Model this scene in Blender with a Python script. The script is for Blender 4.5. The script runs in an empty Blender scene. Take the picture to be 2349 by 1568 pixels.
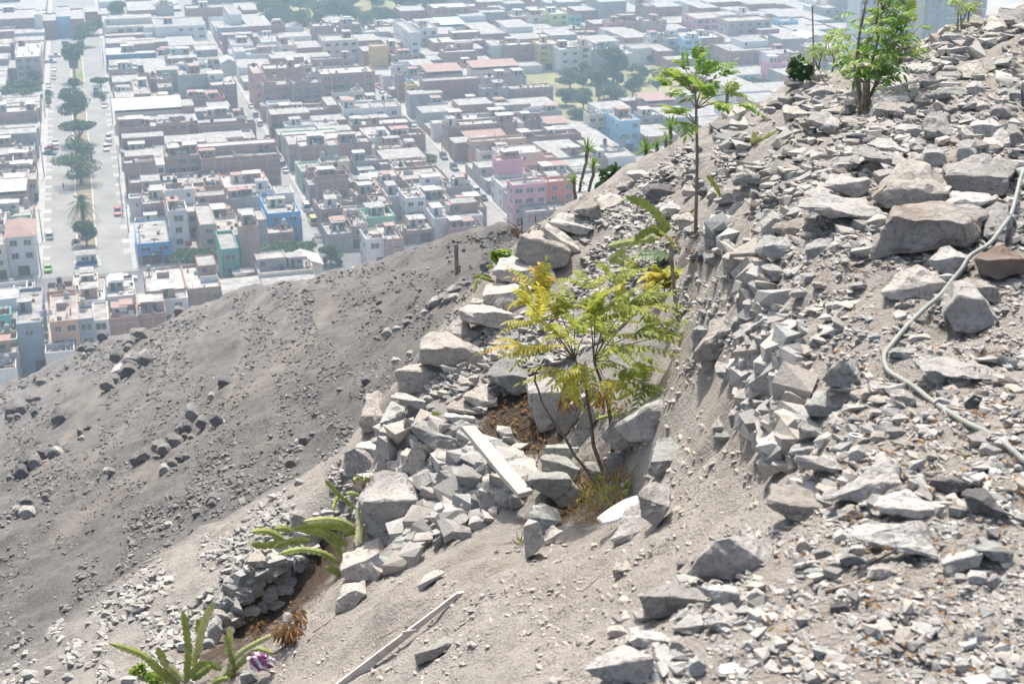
import bpy, bmesh, math, random
import numpy as np
from mathutils import Vector, Matrix, Euler
R = random.Random(7)
NR = np.random.default_rng(11)
S = bpy.context.scene
COL = S.collection
H = 110.0
PITCH = math.radians(21.86)
FP = 3262.0                      # focal length in units of a 2349 px wide picture
SP, CP = math.sin(PITCH), math.cos(PITCH)

# ---------------------------------------------------------------- camera, light, air
cam_d = bpy.data.cameras.new('camera'); cam = bpy.data.objects.new('camera', cam_d); COL.objects.link(cam)
cam.location = (0, 0, H); cam.rotation_euler = (math.pi/2 - PITCH, 0, 0)
cam_d.lens = 50; cam_d.sensor_width = 36; cam_d.clip_end = 9000; cam_d.clip_start = 0.05
cam_d.dof.use_dof = True; cam_d.dof.focus_distance = 9.0; cam_d.dof.aperture_fstop = 8.0
S.camera = cam
SUN_EL, SUN_AZ = math.radians(57), math.radians(-10)      # azimuth from +Y towards +X
sd = bpy.data.lights.new('sun', 'SUN'); so = bpy.data.objects.new('sun', sd); COL.objects.link(so)
sd.energy = 4.3; sd.angle = math.radians(1.5); sd.color = (1.0, .95, .87)
sdir = Vector((math.sin(SUN_AZ)*math.cos(SUN_EL), math.cos(SUN_AZ)*math.cos(SUN_EL), math.sin(SUN_EL)))
so.rotation_euler = sdir.to_track_quat('Z', 'Y').to_euler(); so.location = (0, 0, 300)
W = bpy.data.worlds.new('World'); S.world = W; W.use_nodes = True
nt = W.node_tree; bg = nt.nodes['Background']
sky = nt.nodes.new('ShaderNodeTexSky'); sky.sky_type = 'NISHITA'; sky.sun_disc = False
sky.sun_elevation = SUN_EL; sky.sun_rotation = SUN_AZ; sky.dust_density = 6.0; sky.air_density = 1.0
nt.links.new(sky.outputs[0], bg.inputs[0]); bg.inputs[1].default_value = 0.15
S.view_settings.view_transform = 'Standard'; S.view_settings.look = 'None'
S.view_settings.exposure = 0.42; S.view_settings.gamma = 1
S.cycles.use_denoising = True; S.cycles.denoiser = 'OPENIMAGEDENOISE'
S.cycles.max_bounces = 5; S.cycles.diffuse_bounces = 3; S.cycles.glossy_bounces = 2; S.cycles.transmission_bounces = 3
S.cycles.volume_bounces = 1; S.cycles.transparent_max_bounces = 6
S.cycles.use_adaptive_sampling = True; S.cycles.adaptive_threshold = 0.02

# ---------------------------------------------------------------- helpers
def px(u, v, d):                  # picture point (2349 x 1568) and depth along the lens axis -> world
    x = (u-1174.5)/FP; y = (784-v)/FP
    return np.array([d*x, d*(CP+y*SP), H + d*(-SP+y*CP)])
def ground(u, v, z=0.0):          # picture point -> where its ray meets height z
    y = (784-v)/FP
    return px(u, v, (z-H)/(-SP+y*CP))
def depth_of(p): return p[1]*CP - (p[2]-H)*SP
def proj(p):
    d = p[1]*CP-(p[2]-H)*SP
    return 1174.5+FP*p[0]/d, 784-FP*(p[1]*SP+(p[2]-H)*CP)/d
OFF = {1:(0,0),2:(573.5,0),3:(1147,0),4:(1720.5,0),5:(0,401.4),6:(573.5,401.4),7:(1147,401.4),8:(1720.5,401.4),
       9:(0,802.9),10:(573.5,802.9),11:(1147,802.9),12:(1720.5,802.9),13:(0,1147),14:(573.5,1147),15:(1147,1147),16:(1720.5,1147)}
def cr(k, x, y): return OFF[k][0]+x*.26857, OFF[k][1]+y*.26857

def tag(o, label=None, cat=None, group=None, kind=None):
    if label: o['label'] = label
    if cat: o['category'] = cat
    if group: o['group'] = group
    if kind: o['kind'] = kind
    return o
def empty(name, loc, rz=0.0):
    o = bpy.data.objects.new(name, None); COL.objects.link(o); o.location = loc; o.rotation_euler = (0, 0, rz)
    o.empty_display_size = .2
    return o
def mesh_np(name, V, F, mats=None, mi=None, smooth=False):
    """V (n,3); F: (m,k) array or list of index lists"""
    me = bpy.data.meshes.new(name)
    V = np.asarray(V, dtype=np.float32)
    if isinstance(F, np.ndarray):
        m, k = F.shape
        me.vertices.add(len(V)); me.vertices.foreach_set('co', V.ravel())
        me.loops.add(m*k); me.loops.foreach_set('vertex_index', F.astype(np.int32).ravel())
        me.polygons.add(m); me.polygons.foreach_set('loop_start', np.arange(0, m*k, k, dtype=np.int32))
        me.update(calc_edges=True)
    else:
        me.from_pydata(V.tolist(), [], F); me.update()
    for m_ in (mats or []): me.materials.append(m_)
    if mi is not None: me.polygons.foreach_set('material_index', np.asarray(mi, dtype=np.int32))
    if smooth: me.polygons.foreach_set('use_smooth', np.ones(len(me.polygons), dtype=bool))
    me.validate()
    return me
def link(name, me, parent=None, loc=None):
    o = bpy.data.objects.new(name, me); COL.objects.link(o)
    if parent is not None: o.parent = parent
    if loc is not None: o.location = loc
    return o
def copy_tree(o, parent=None):
    c = o.copy(); COL.objects.link(c)
    if parent is not None: c.parent = parent
    for ch in list(o.children): copy_tree(ch, c)
    return c
class MB:                          # collects boxes, tubes and polygons into one mesh
    def __init__(s): s.V = []; s.F = []; s.M = []
    def add(s, V, F, m=0):
        n = len(s.V); s.V += [tuple(map(float, v)) for v in V]; s.F += [[i+n for i in f] for f in F]; s.M += [m]*len(F)
    def box(s, x0, y0, z0, x1, y1, z1, m=0):
        s.add([(x0,y0,z0),(x1,y0,z0),(x1,y1,z0),(x0,y1,z0),(x0,y0,z1),(x1,y0,z1),(x1,y1,z1),(x0,y1,z1)],
              [[0,3,2,1],[4,5,6,7],[0,1,5,4],[1,2,6,5],[2,3,7,6],[3,0,4,7]], m)
    def tube(s, pts, rad, n=6, m=0, cap=True):
        pts = [Vector(p) for p in pts]; k = len(pts)
        if not hasattr(rad, '__len__'): rad = [rad]*k
        V = []; F = []
        ref = Vector((0,0,1))
        for i, p in enumerate(pts):
            t = (pts[min(i+1,k-1)]-pts[max(i-1,0)]).normalized()
            if abs(t.dot(ref)) > .97: ref2 = Vector((1,0,0))
            else: ref2 = ref
            a = t.cross(ref2).normalized(); b = t.cross(a)
            for j in range(n):
                an = 2*math.pi*j/n
                V.append(p+(a*math.cos(an)+b*math.sin(an))*rad[i])
        for i in range(k-1):
            for j in range(n):
                j2 = (j+1) % n
                F.append([i*n+j, i*n+j2, (i+1)*n+j2, (i+1)*n+j])
        if cap: F.append(list(range(n))[::-1]); F.append([(k-1)*n+j for j in range(n)])
        s.add(V, F, m)
    def lathe(s, prof, n=12, c=(0,0,0), m=0):
        V = []; F = []
        for (r, z) in prof:
            for j in range(n):
                a = 2*math.pi*j/n; V.append((c[0]+r*math.cos(a), c[1]+r*math.sin(a), c[2]+z))
        for i in range(len(prof)-1):
            for j in range(n):
                j2 = (j+1) % n; F.append([i*n+j, i*n+j2, (i+1)*n+j2, (i+1)*n+j])
        F.append(list(range(n))[::-1]); F.append([(len(prof)-1)*n+j for j in range(n)])
        s.add(V, F, m)
    def prism(s, poly, z0, z1, m=0):
        n = len(poly)
        s.add([(x,y,z0) for x,y in poly]+[(x,y,z1) for x,y in poly],
              [list(range(n))[::-1], [n+i for i in range(n)]]+[[i,(i+1)%n,n+(i+1)%n,n+i] for i in range(n)], m)
    def mesh(s, name, mats, smooth=False):
        if not isinstance(mats, (list, tuple)): mats = [mats]
        return mesh_np(name, s.V, s.F, mats, s.M, smooth)
    def build(s, name, mats, parent=None, loc=None, smooth=False):
        return link(name, s.mesh(name, mats, smooth), parent, loc)

# ---------------------------------------------------------------- numpy noise
def _hash(ix, iy, iz, seed):
    h = (ix.astype(np.int64)*374761393 + iy.astype(np.int64)*668265263 + iz.astype(np.int64)*2147483647 + seed*1274126177) & 0xffffffff
    h = ((h ^ (h >> 13)) * 1274126177) & 0xffffffff
    return ((h ^ (h >> 16)) & 0xffff)/65535.0*2-1
def vnoise(x, y, z=None, seed=0):
    x = np.asarray(x, dtype=np.float64); y = np.asarray(y, dtype=np.float64)
    z = np.zeros_like(x) if z is None else np.asarray(z, dtype=np.float64)
    ix, iy, iz = np.floor(x), np.floor(y), np.floor(z)
    fx, fy, fz = x-ix, y-iy, z-iz
    fx, fy, fz = [t*t*(3-2*t) for t in (fx, fy, fz)]
    r = 0
    for dx in (0, 1):
        for dy in (0, 1):
            for dz in (0, 1):
                w = (fx if dx else 1-fx)*(fy if dy else 1-fy)*(fz if dz else 1-fz)
                r = r + w*_hash(ix+dx, iy+dy, iz+dz, seed)
    return r
def fbm(x, y, z=None, oct=4, seed=0, gain=.5):
    a = 1.0; r = 0; f = 1.0
    for i in range(oct):
        r = r + a*vnoise(np.asarray(x)*f, np.asarray(y)*f, None if z is None else np.asarray(z)*f, seed+i*17)
        a *= gain; f *= 2.03
    return r

# ---------------------------------------------------------------- materials
def newmat(name, rough=.9, spec=.2):
    m = bpy.data.materials.new(name); m.use_nodes = True
    b = m.node_tree.nodes['Principled BSDF']; b.inputs['Roughness'].default_value = rough
    b.inputs['Specular IOR Level'].default_value = spec
    return m, m.node_tree, b
def N(nt, t, **kw):
    n = nt.nodes.new(t)
    for k, v in kw.items():
        if k in n.inputs: n.inputs[k].default_value = v
        else: setattr(n, k, v)
    return n
def L(nt, a, b): nt.links.new(a, b)
def mix(nt, f, a, b, mode='MIX'):
    n = nt.nodes.new('ShaderNodeMix'); n.data_type = 'RGBA'; n.blend_type = mode
    for s, val in ((0, f), (6, a), (7, b)):
        if hasattr(val, 'type') and not isinstance(val, (tuple, list)): nt.links.new(val, n.inputs[s])
        else: n.inputs[s].default_value = val if s == 0 else (*val[:3], 1)
    return n.outputs[2]
def ramp(nt, inp, stops):
    n = nt.nodes.new('ShaderNodeValToRGB'); nt.links.new(inp, n.inputs[0])
    e = n.color_ramp.elements
    while len(e) < len(stops): e.new(.5)
    for i, (p, c) in enumerate(stops):
        e[i].position = p; e[i].color = (c, c, c, 1) if not hasattr(c, '__len__') else (*c[:3], 1)
    return n.outputs[0]
def noise(nt, scale, detail=4, vec=None, rough=.6):
    n = N(nt, 'ShaderNodeTexNoise', Scale=scale, Detail=detail, Roughness=rough)
    if vec is not None: nt.links.new(vec, n.inputs['Vector'])
    return n
def bump(nt, b, h, strength=.5, dist=.02):
    n = N(nt, 'ShaderNodeBump', Strength=strength, Distance=dist)
    nt.links.new(h, n.inputs['Height']); nt.links.new(n.outputs[0], b.inputs['Normal']); return n
_plain = {}
def plain(name, col, rough=.8, var=.12, scale=6.0, metal=0, spec=.2):
    """a colour with a little procedural wear"""
    if name in _plain: return _plain[name]
    m, nt, b = newmat(name, rough, spec)
    g = N(nt, 'ShaderNodeTexCoord')
    n = noise(nt, scale, 5, g.outputs['Object'])
    c2 = tuple(max(0, c*(1-var*2)) for c in col); c1 = tuple(min(1, c*(1+var)) for c in col)
    L(nt, mix(nt, ramp(nt, n.outputs[0], [(.3, 0), (.7, 1)]), c2, c1), b.inputs['Base Color'])
    b.inputs['Metallic'].default_value = metal
    _plain[name] = m
    return m
# ---------------------------------------------------------------- hillside: height field through surveyed points
# u, v, depth, grey gravel share, dark soil share
CT = """2349,1568,2.9;1700,1568,3.0;1400,1568,3.1;2000,1400,3.2;2349,1300,3.3;2349,1070,3.9;2000,1150,3.8;1850,1050,4.3;2200,800,5;1900,700,5.6;1750,620,6.5;2050,480,6.8
2200,300,8.5;1950,250,10.5;2100,120,13;2300,30,13;1850,190,13.5;1600,300,12.5;1480,400,11.6;1850,370,8.6;1700,430,8.9;2349,600,5.6;2349,150,10;2200,180,10.5;1750,300,10.2
1840,1060,4.35;1830,960,4.75;1830,880,5;1800,780,5.4;1790,690,5.8;1740,640,6.2;1660,600,6.8;1620,530,7.6;1700,500,7.6
1790,1090,4.7;1700,1000,5.7;1620,980,6.1;1650,900,6.3;1640,760,6.6;1620,680,7.1;1600,640,7.6;1640,720,6.7;1600,740,7.0;1580,620,8.2;1750,1110,4.95
1560,640,8.6;1480,560,9.6;1560,480,9.8;1400,560,10.2;1350,640,10;1250,720,9.6;1400,750,9;1500,700,8.6;1550,800,7.6;1560,870,7.1;1450,850,8.2;1300,850,8.8;1180,800,9.3;1100,820,9.4;1050,900,9
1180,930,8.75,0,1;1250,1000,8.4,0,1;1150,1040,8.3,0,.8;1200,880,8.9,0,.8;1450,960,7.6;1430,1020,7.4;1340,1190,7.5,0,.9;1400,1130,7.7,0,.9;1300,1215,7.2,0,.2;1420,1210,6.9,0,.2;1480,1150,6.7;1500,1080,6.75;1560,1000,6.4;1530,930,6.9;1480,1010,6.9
1700,1100,5.3;1600,1100,5.8;1650,1200,5;1560,1290,4.75;1600,1310,4;1480,1380,3.7;1370,1500,3.3;1750,1350,3.5;2000,1300,3.4;1780,1160,4.5;1800,1140,4.2
1450,1330,4.9;1350,1420,4.7;1280,1540,4.4;1200,1450,5.4;1100,1350,6.2;1250,1320,5.9;1100,1250,7;1000,1330,6.9;900,1400,6.8;850,1500,6.6;1000,1560,5.6;700,1568,7;600,1568,7.5;1350,1290,6;1200,1250,6.8
1200,1130,7.9;1080,1210,8.1;960,1240,8.1;870,1310,7.9;780,1340,7.8
1180,1060,8.2;1050,1000,8.6;930,1010,8.8;860,1080,8.9;950,930,9.1;900,880,9.3;980,820,9.4;1060,740,9.8;1120,650,10.3;1200,560,10.8;1290,490,11.2;1370,440,11.6
850,1000,10.4,.3;760,1080,10;880,900,11,.6;940,800,12,.7;1030,720,13,.7;1100,640,14,.8;1180,560,15,.8;1290,475,16,.7
700,1100,10.3;600,1150,10.4;550,1200,10.3;450,1250,10.4,.1;350,1350,10,.1,.35;250,1450,9.6,.2;100,1568,9.2,.4;300,1568,8.2,0;500,1320,9.4,0,.1;480,1400,9
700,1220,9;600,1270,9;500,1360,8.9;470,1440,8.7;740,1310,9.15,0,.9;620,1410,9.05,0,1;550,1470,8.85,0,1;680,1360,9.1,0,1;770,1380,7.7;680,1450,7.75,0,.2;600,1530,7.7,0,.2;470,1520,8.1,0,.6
850,990,12,1;600,1000,14,1;720,1040,12.5,.9;450,1150,12.2,1;300,1250,12.5,1;200,1380,11.3,.8;0,1450,11,.8;0,1250,15,1;0,1100,22,1;150,1150,17.5,1;400,900,27,1;400,1020,17,1;700,800,25,1;900,760,20,1;950,720,19,1;1050,650,20,1;1180,540,21,1
0,1000,60,1;200,960,45,1;300,850,75,1;0,915,130,1;140,835,125,1;250,790,105,1;380,730,92,1;500,680,78,1;650,632,68,1;800,600,58,1;700,700,38,1;550,760,45,1;1000,640,30,1;850,680,36,1;950,565,46,1;1100,530,36,1;1200,505,31,1;1290,482,27,1;1330,462,15.5,.7;1348,464,15.3,.7;1320,490,15.2,.7;1482,400,13.6,.6;1508,398,13.5,.6;1528,378,13.9,.6;1539,358,14.2,.6;1666,302,15.8,.6;1418,438,13.2,.6"""
pts = []
for t in CT.replace('\n', ';').split(';'):
    a = [float(q) for q in t.split(',')]
    P_ = px(*a[:3]); pts.append((math.atan2(P_[0], P_[1]), math.log(math.hypot(P_[0], P_[1])), P_[2]-H, a[3] if len(a) > 3 else 0, a[4] if len(a) > 4 else 0))
def thr(deg, r, z, g=0, s=0): pts.append((math.radians(deg), math.log(r), z, g, s))
# beyond every crest the hill falls away
for (u, v, d, fall) in [(0,915,130,.1),(140,835,125,.12),(250,790,105,.14),(380,730,92,.15),(500,680,78,.16),(650,632,68,.18),(800,600,58,.2),(950,565,46,.22),(1100,530,36,.25),(1200,505,31,.25),(1290,482,27,.28)]:
    P_ = px(u, v, d); r = math.hypot(P_[0], P_[1]); s = (P_[2]-H)/r; th = math.atan2(P_[0], P_[1])
    for k in (1.12, 1.35, 1.8): pts.append((th, math.log(r*k), max(s*r*k - fall*r*(k-1) - .02*r, -112), 1, 0))
    pts.append((th, math.log(max(r*2.6, 270)), -113, 1, 0))
for (u, v, d) in [(1370,440,11.6),(1480,400,11.6),(1600,300,12.5),(1850,190,13.5),(2000,150,13.2),(2100,120,13),(2300,30,13),(2450,0,13)]:
    P_ = px(u, v, d); r = math.hypot(P_[0], P_[1]); s = (P_[2]-H)/r; th = math.atan2(P_[0], P_[1])
    for k, f in ((1.42, .12), (1.8, .5), (2.4, 1.1)): pts.append((th, math.log(r*k), s*r*k - f*r, .6, 0))
    pts.append((th, math.log(270), -113, 1, 0))
for a in [(-25,1.2,-1.95),(-25,2.2,-2.8),(-25,3.5,-3.55),(-25,5,-4.4),(-12,1.2,-1.85),(-12,2.4,-2.4),(-12,3.6,-3.0),(-40,2,-2.6),(-40,5,-5),(-40,9,-8),(-32,9,-6.6),(-32,16,-9.5),(-32,25,-14),(-32,60,-32),(-32,120,-66),(-35,270,-113),
          (0,.8,-1.75),(0,1.8,-1.95),(12,.8,-1.7),(12,1.6,-1.72),(26,.9,-1.65),(26,2,-1.68),(26,3.5,-1.7),(30,6,-1.75),(32,9,-1.6),(32,14,-1.9),(40,4,-1.5),(40,12,-1.2),(32,22,-5),(40,40,-12),(30,270,-113)]: thr(*a)
pts = np.array(pts)
def rbf_fit(q, val, lam=2e-3):
    n = len(q); D = np.hypot(q[:,None,0]-q[None,:,0], q[:,None,1]-q[None,:,1])
    A = np.zeros((n+3, n+3)); A[:n,:n] = D - lam*np.eye(n); Pm = np.c_[np.ones(n), q]; A[:n,n:] = Pm; A[n:,:n] = Pm.T
    return np.linalg.solve(A, np.r_[val, np.zeros((3, val.shape[1]))])
TH0, TH1, LR0, LR1 = math.radians(-42), math.radians(42), math.log(.6), math.log(285)
Q = pts[:,:2]
# heights are fitted as slope seen from the camera (z/r) so near and far detail weigh alike
wts = rbf_fit(Q, np.c_[pts[:,2]/np.exp(pts[:,1]), pts[:,3], pts[:,4]])
GA, GB = 360, 520
ga = np.linspace(TH0, TH1, GA); gb = np.linspace(LR0, LR1, GB)
def rbf_eval(a, b):
    out = np.zeros((a.size, 3)); a = a.ravel(); b = b.ravel()
    for s in range(0, a.size, 20000):
        aa, bb = a[s:s+20000], b[s:s+20000]
        D = np.hypot(aa[:,None]-Q[None,:,0], bb[:,None]-Q[None,:,1])
        out[s:s+20000] = D @ wts[:-3] + np.c_[np.ones(len(aa)), aa, bb] @ wts[-3:]
    return out
AA, BB = np.meshgrid(ga, gb, indexing='ij')
GR = rbf_eval(AA, BB).reshape(GA, GB, 3)
def field(th, lr):
    fa = np.clip((th-TH0)/(TH1-TH0)*(GA-1), 0, GA-1.001); fb = np.clip((lr-LR0)/(LR1-LR0)*(GB-1), 0, GB-1.001)
    ia, ib = fa.astype(int), fb.astype(int); ta, tb = (fa-ia)[...,None], (fb-ib)[...,None]
    return GR[ia,ib]*(1-ta)*(1-tb)+GR[ia+1,ib]*ta*(1-tb)+GR[ia,ib+1]*(1-ta)*tb+GR[ia+1,ib+1]*ta*tb
def terr(x, y):
    """height (world z), grey, soil at ground position"""
    x = np.asarray(x, dtype=float); y = np.asarray(y, dtype=float)
    r = np.hypot(x, y); F_ = field(np.arctan2(x, y), np.log(np.maximum(r, .5)))
    g = np.clip(F_[...,1], 0, 1); s = np.clip(F_[...,2], 0, 1)
    z = F_[...,0]*r
    # gullies and clods, scaled with distance
    th = np.arctan2(x, y)*9; lr = np.log(np.maximum(r, .5))*9; sc = r/9
    n = (fbm(th, lr, oct=5, seed=3)*.085+.05*fbm(th*3.1+lr, lr*3.1-th, oct=3, seed=5)*(1-s))*sc*(1-.3*g)
    n2 = fbm(th*2.6+lr*1.2, lr*.7-th*.3, oct=3, seed=9)*.05*sc*g      # runnels down the gravel slope
    rg = (1-np.abs(fbm(th*1.3+lr*.8, lr*1.3-th*.8, oct=4, seed=41)))**3; n = n+(rg*.10+.026*fbm(th*9, lr*9, oct=3, seed=77))*sc*(1-g)*(1-s)+.022*sc*g*fbm(th*7, lr*7, oct=4, seed=78, gain=.65)      # ribs of bedrock
    f = np.clip(r/3, .2, 1)
    return H+z+(n*.62+n2)*f, g, s
def hit(u, v, dmin=2.0, dmax=260.0):
    """first point of the picture ray on the hillside (vectorised)"""
    u = np.atleast_1d(np.asarray(u, float)); v = np.atleast_1d(np.asarray(v, float))
    x = (u-1174.5)/FP; y = (784-v)/FP
    dx, dy, dz = x, CP+y*SP, -SP+y*CP
    D = np.exp(np.linspace(math.log(dmin), math.log(dmax), 420))
    out = np.full(len(u), np.nan); prev = np.full(len(u), dmin); alive = np.ones(len(u), bool)
    def under(i, dd):                       # rough surface first, the full one only close to it
        X, Y = dx[i]*dd, dy[i]*dd; r = np.hypot(X, Y); zr = dz[i]*dd
        gap = zr-field(np.arctan2(X, Y), np.log(np.maximum(r, .5)))[...,0]*r
        res = gap < -.04*r; k = np.nonzero(np.abs(gap) <= .04*r)[0]
        if len(k): res[k] = H+zr[k] <= terr(X[k], Y[k])[0]
        return res
    for d in D:
        idx = np.nonzero(alive)[0]
        if not len(idx): break
        hi = idx[under(idx, np.full(len(idx), d))]
        if len(hi):
            lo_, hi_ = prev[hi].copy(), np.full(len(hi), d)
            for _ in range(8):
                m_ = (lo_+hi_)/2; bl = under(hi, m_)
                hi_ = np.where(bl, m_, hi_); lo_ = np.where(bl, lo_, m_)
            out[hi] = hi_; alive[hi] = False
        prev[:] = d
    return np.c_[dx*out, dy*out, H+dz*out], out
def build_terrain():
    na, nr = 820, 860
    th = np.linspace(math.radians(-36), math.radians(36), na); lr = np.linspace(math.log(1.0), math.log(280), nr)
    A_, B_ = np.meshgrid(th, lr, indexing='ij'); r = np.exp(B_)
    x, y = np.sin(A_)*r, np.cos(A_)*r
    z, g, s = terr(x.ravel(), y.ravel())
    V = np.c_[x.ravel(), y.ravel(), z]
    i = np.arange((na-1)*(nr-1)); a = i//(nr-1); b = i % (nr-1); k = a*nr+b
    F = np.c_[k, k+1, k+nr+1, k+nr]
    me = mesh_np('hillside', V, F[:, ::-1], [M_HILL], smooth=True)
    # worn foot trails down the gravel
    uu = 1174.5+FP*V[:,0]/(V[:,1]*CP-(V[:,2]-H)*SP); vv = 784-FP*(V[:,1]*SP+(V[:,2]-H)*CP)/(V[:,1]*CP-(V[:,2]-H)*SP); tr = np.zeros(len(V))
    for line, wd in (([(612,670),(585,700),(565,760),(545,840),(530,900),(440,1010),(330,1120)],9),([(700,650),(672,700),(650,745),(600,800)],6),([(420,760),(380,850),(270,1000),(200,1060)],7),([(480,700),(455,780)],6),([(760,690),(700,790),(560,900),(300,1100),(120,1240)],16),([(230,900),(140,1020),(60,1110)],10)):
        for (x1,y1),(x2,y2) in zip(line, line[1:]):
            t_ = np.clip(((uu-x1)*(x2-x1)+(vv-y1)*(y2-y1))/((x2-x1)**2+(y2-y1)**2),0,1); tr = np.maximum(tr, np.exp(-((uu-x1-t_*(x2-x1))**2+(vv-y1-t_*(y2-y1))**2)/wd**2))
    tr *= g
    for nm, val in (('grey', g), ('soil', s), ('trail', tr)):
        at = me.attributes.new(nm, 'FLOAT', 'POINT'); at.data.foreach_set('value', val.astype(np.float32))
    o = link('hillside', me); tag(o, kind='structure')
    return o
def hill_material():
    m, nt, b = newmat('hill dirt', .95, .1)
    geo = N(nt, 'ShaderNodeNewGeometry'); P_ = geo.outputs['Position']
    ag = N(nt, 'ShaderNodeAttribute', attribute_name='grey').outputs['Fac']; as_ = N(nt, 'ShaderNodeAttribute', attribute_name='soil').outputs['Fac']
    n1 = noise(nt, 2.2, 8, P_, .65).outputs[0]; n2 = noise(nt, 14, 6, P_, .7).outputs[0]; n3 = noise(nt, .45, 5, P_).outputs[0]
    n4 = noise(nt, 70, 4, P_, .7).outputs[0]
    tan = mix(nt, ramp(nt, n1, [(.35, 0), (.65, 1)]), (.40, .365, .325), (.53, .495, .455))
    tan = mix(nt, ramp(nt, n3, [(.42, 0), (.62, 1)]), tan, (.45, .43, .40))
    gr = mix(nt, ramp(nt, n1, [(.35, 0), (.65, 1)]), (.165, .163, .16), (.25, .246, .24))
    gr = mix(nt, ramp(nt, n3, [(.5, 0), (.7, .7)]), gr, (.265, .245, .225))
    mp = N(nt, 'ShaderNodeMath', operation='ADD'); 
    mm = N(nt, 'ShaderNodeMath', operation='MULTIPLY_ADD'); L(nt, n1, mm.inputs[0]); mm.inputs[1].default_value = .7; L(nt, ag, mm.inputs[2])
    base = mix(nt, ramp(nt, mm.outputs[0], [(.62, 0), (1.05, 1)]), tan, gr)
    base = mix(nt, N(nt, 'ShaderNodeAttribute', attribute_name='trail').outputs['Fac'], base, (.29,.27,.245))
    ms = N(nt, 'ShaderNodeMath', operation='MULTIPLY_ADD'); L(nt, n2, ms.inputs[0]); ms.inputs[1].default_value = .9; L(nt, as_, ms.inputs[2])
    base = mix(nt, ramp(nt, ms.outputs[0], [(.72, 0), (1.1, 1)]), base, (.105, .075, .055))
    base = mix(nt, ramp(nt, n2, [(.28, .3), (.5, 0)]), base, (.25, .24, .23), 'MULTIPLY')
    n6 = noise(nt, 110, 3, P_, .8).outputs[0]; base = mix(nt, ramp(nt, n6, [(.55,0),(.72,.55)]), base, (.56,.54,.51)); base = mix(nt, ramp(nt, n6, [(.28,.6),(.42,0)]), base, (.2,.185,.17))
    L(nt, base, b.inputs['Base Color'])
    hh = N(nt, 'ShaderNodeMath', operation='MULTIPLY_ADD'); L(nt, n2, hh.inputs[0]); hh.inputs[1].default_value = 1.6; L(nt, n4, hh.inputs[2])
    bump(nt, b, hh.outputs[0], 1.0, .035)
    return m
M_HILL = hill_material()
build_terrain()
# ---------------------------------------------------------------- the town on the plain (local x = across the streets, local y = along them)
CA = math.radians(16.4); cA, sA = math.cos(CA), math.sin(CA)
def to_ab(p): return (-sA*p[0]+cA*p[1], cA*p[0]+sA*p[1])
def to_xy(a, b): return (-sA*a+cA*b, cA*a+sA*b)
def gab(u, v, z=0): return to_ab(ground(u, v, z))
_pv = {}
def city(name, col, rough=.9, var=.1, scale=.35): return plain(name, col, rough, var, scale)
PAL = dict(br=(.38,.235,.19), b2=(.33,.215,.18), b3=(.42,.29,.235), gc=(.37,.36,.35), wh=(.66,.66,.65), cr=(.66,.60,.50), bl=(.13,.36,.68), nb=(.13,.25,.40), lb=(.33,.55,.74), yl=(.66,.47,.20), yg=(.58,.58,.26),
           pk=(.66,.36,.42), sa=(.62,.34,.28), og=(.66,.20,.10), tl=(.20,.52,.50), gn=(.15,.38,.31), mg=(.30,.55,.38), bg=(.27,.32,.38), tn=(.48,.40,.36), ot=(.60,.38,.28), li=(.45,.40,.62))
WORD = dict(br='red brick', b2='dusty brick', b3='pale brick', gc='bare concrete', wh='white', cr='cream', bl='bright blue', nb='dark blue', lb='light blue', yl='ochre yellow', yg='yellow-green', pk='pink', sa='salmon', og='orange', tl='turquoise', gn='dark green', mg='mint green', bg='slate grey', tn='tan', ot='peach', li='lilac')
MAT = {k: city('wall '+WORD[k], c, .9, .13 if k in ('br','b2','b3','gc') else .06) for k, c in PAL.items()}
ROOFS = [city('roof pale', (.36,.35,.335), .9, .24, .5), city('roof cement', (.32,.31,.30), .9, .22, .5), city('roof dusty', (.37,.345,.315), .9, .24, .4), city('roof white', (.44,.435,.42), .85, .2, .4)]
R_RED = city('roof tin red', (.33,.22,.19), .7, .1, .5); R_SHEET = city('roof sheet', (.43,.43,.42), .6, .08, .4)
M_GLASS = plain('window dark glass', (.045,.06,.07), .25, .2, 2, 0, .5); M_FRAME = plain('window frame', (.55,.55,.53), .6)
M_CONC = city('concrete frame', (.42,.40,.385)); M_DOOR = plain('steel door', (.13,.09,.08), .6)
def window_mesh(g):
    mb = MB(); mb.box(-.5,-.06,-.5,.5,0,.5,1)
    mb.box(-.56,-.09,-.56,.56,0,-.5,0); mb.box(-.56,-.09,.5,.56,0,.56,0); mb.box(-.56,-.09,-.5,-.5,0,.5,0); mb.box(.5,-.09,-.5,.56,0,.5,0); mb.box(-.03,-.075,-.5,.03,-.06,.5,0)
    return mb.mesh('window', [M_FRAME, g])
ME_WIN = window_mesh(M_GLASS); ME_WIN2 = window_mesh(plain('curtained glass', (.16,.165,.16), .4, .4, 1.5))
def door_mesh():
    mb = MB(); mb.box(-.5,-.06,0,.5,0,1,0)
    for i in range(5): mb.box(-.5,-.08,.18*i+.06,.5,-.06,.18*i+.09,0)
    return mb.mesh('door', [M_DOOR])
ME_DOOR = door_mesh()
houses = []                        # dict records
def rect_overlap(A_, B_):
    w = min(A_[1],B_[1])-max(A_[0],B_[0]); h = min(A_[3],B_[3])-max(A_[2],B_[2])
    return max(0,w)*max(0,h)
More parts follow.
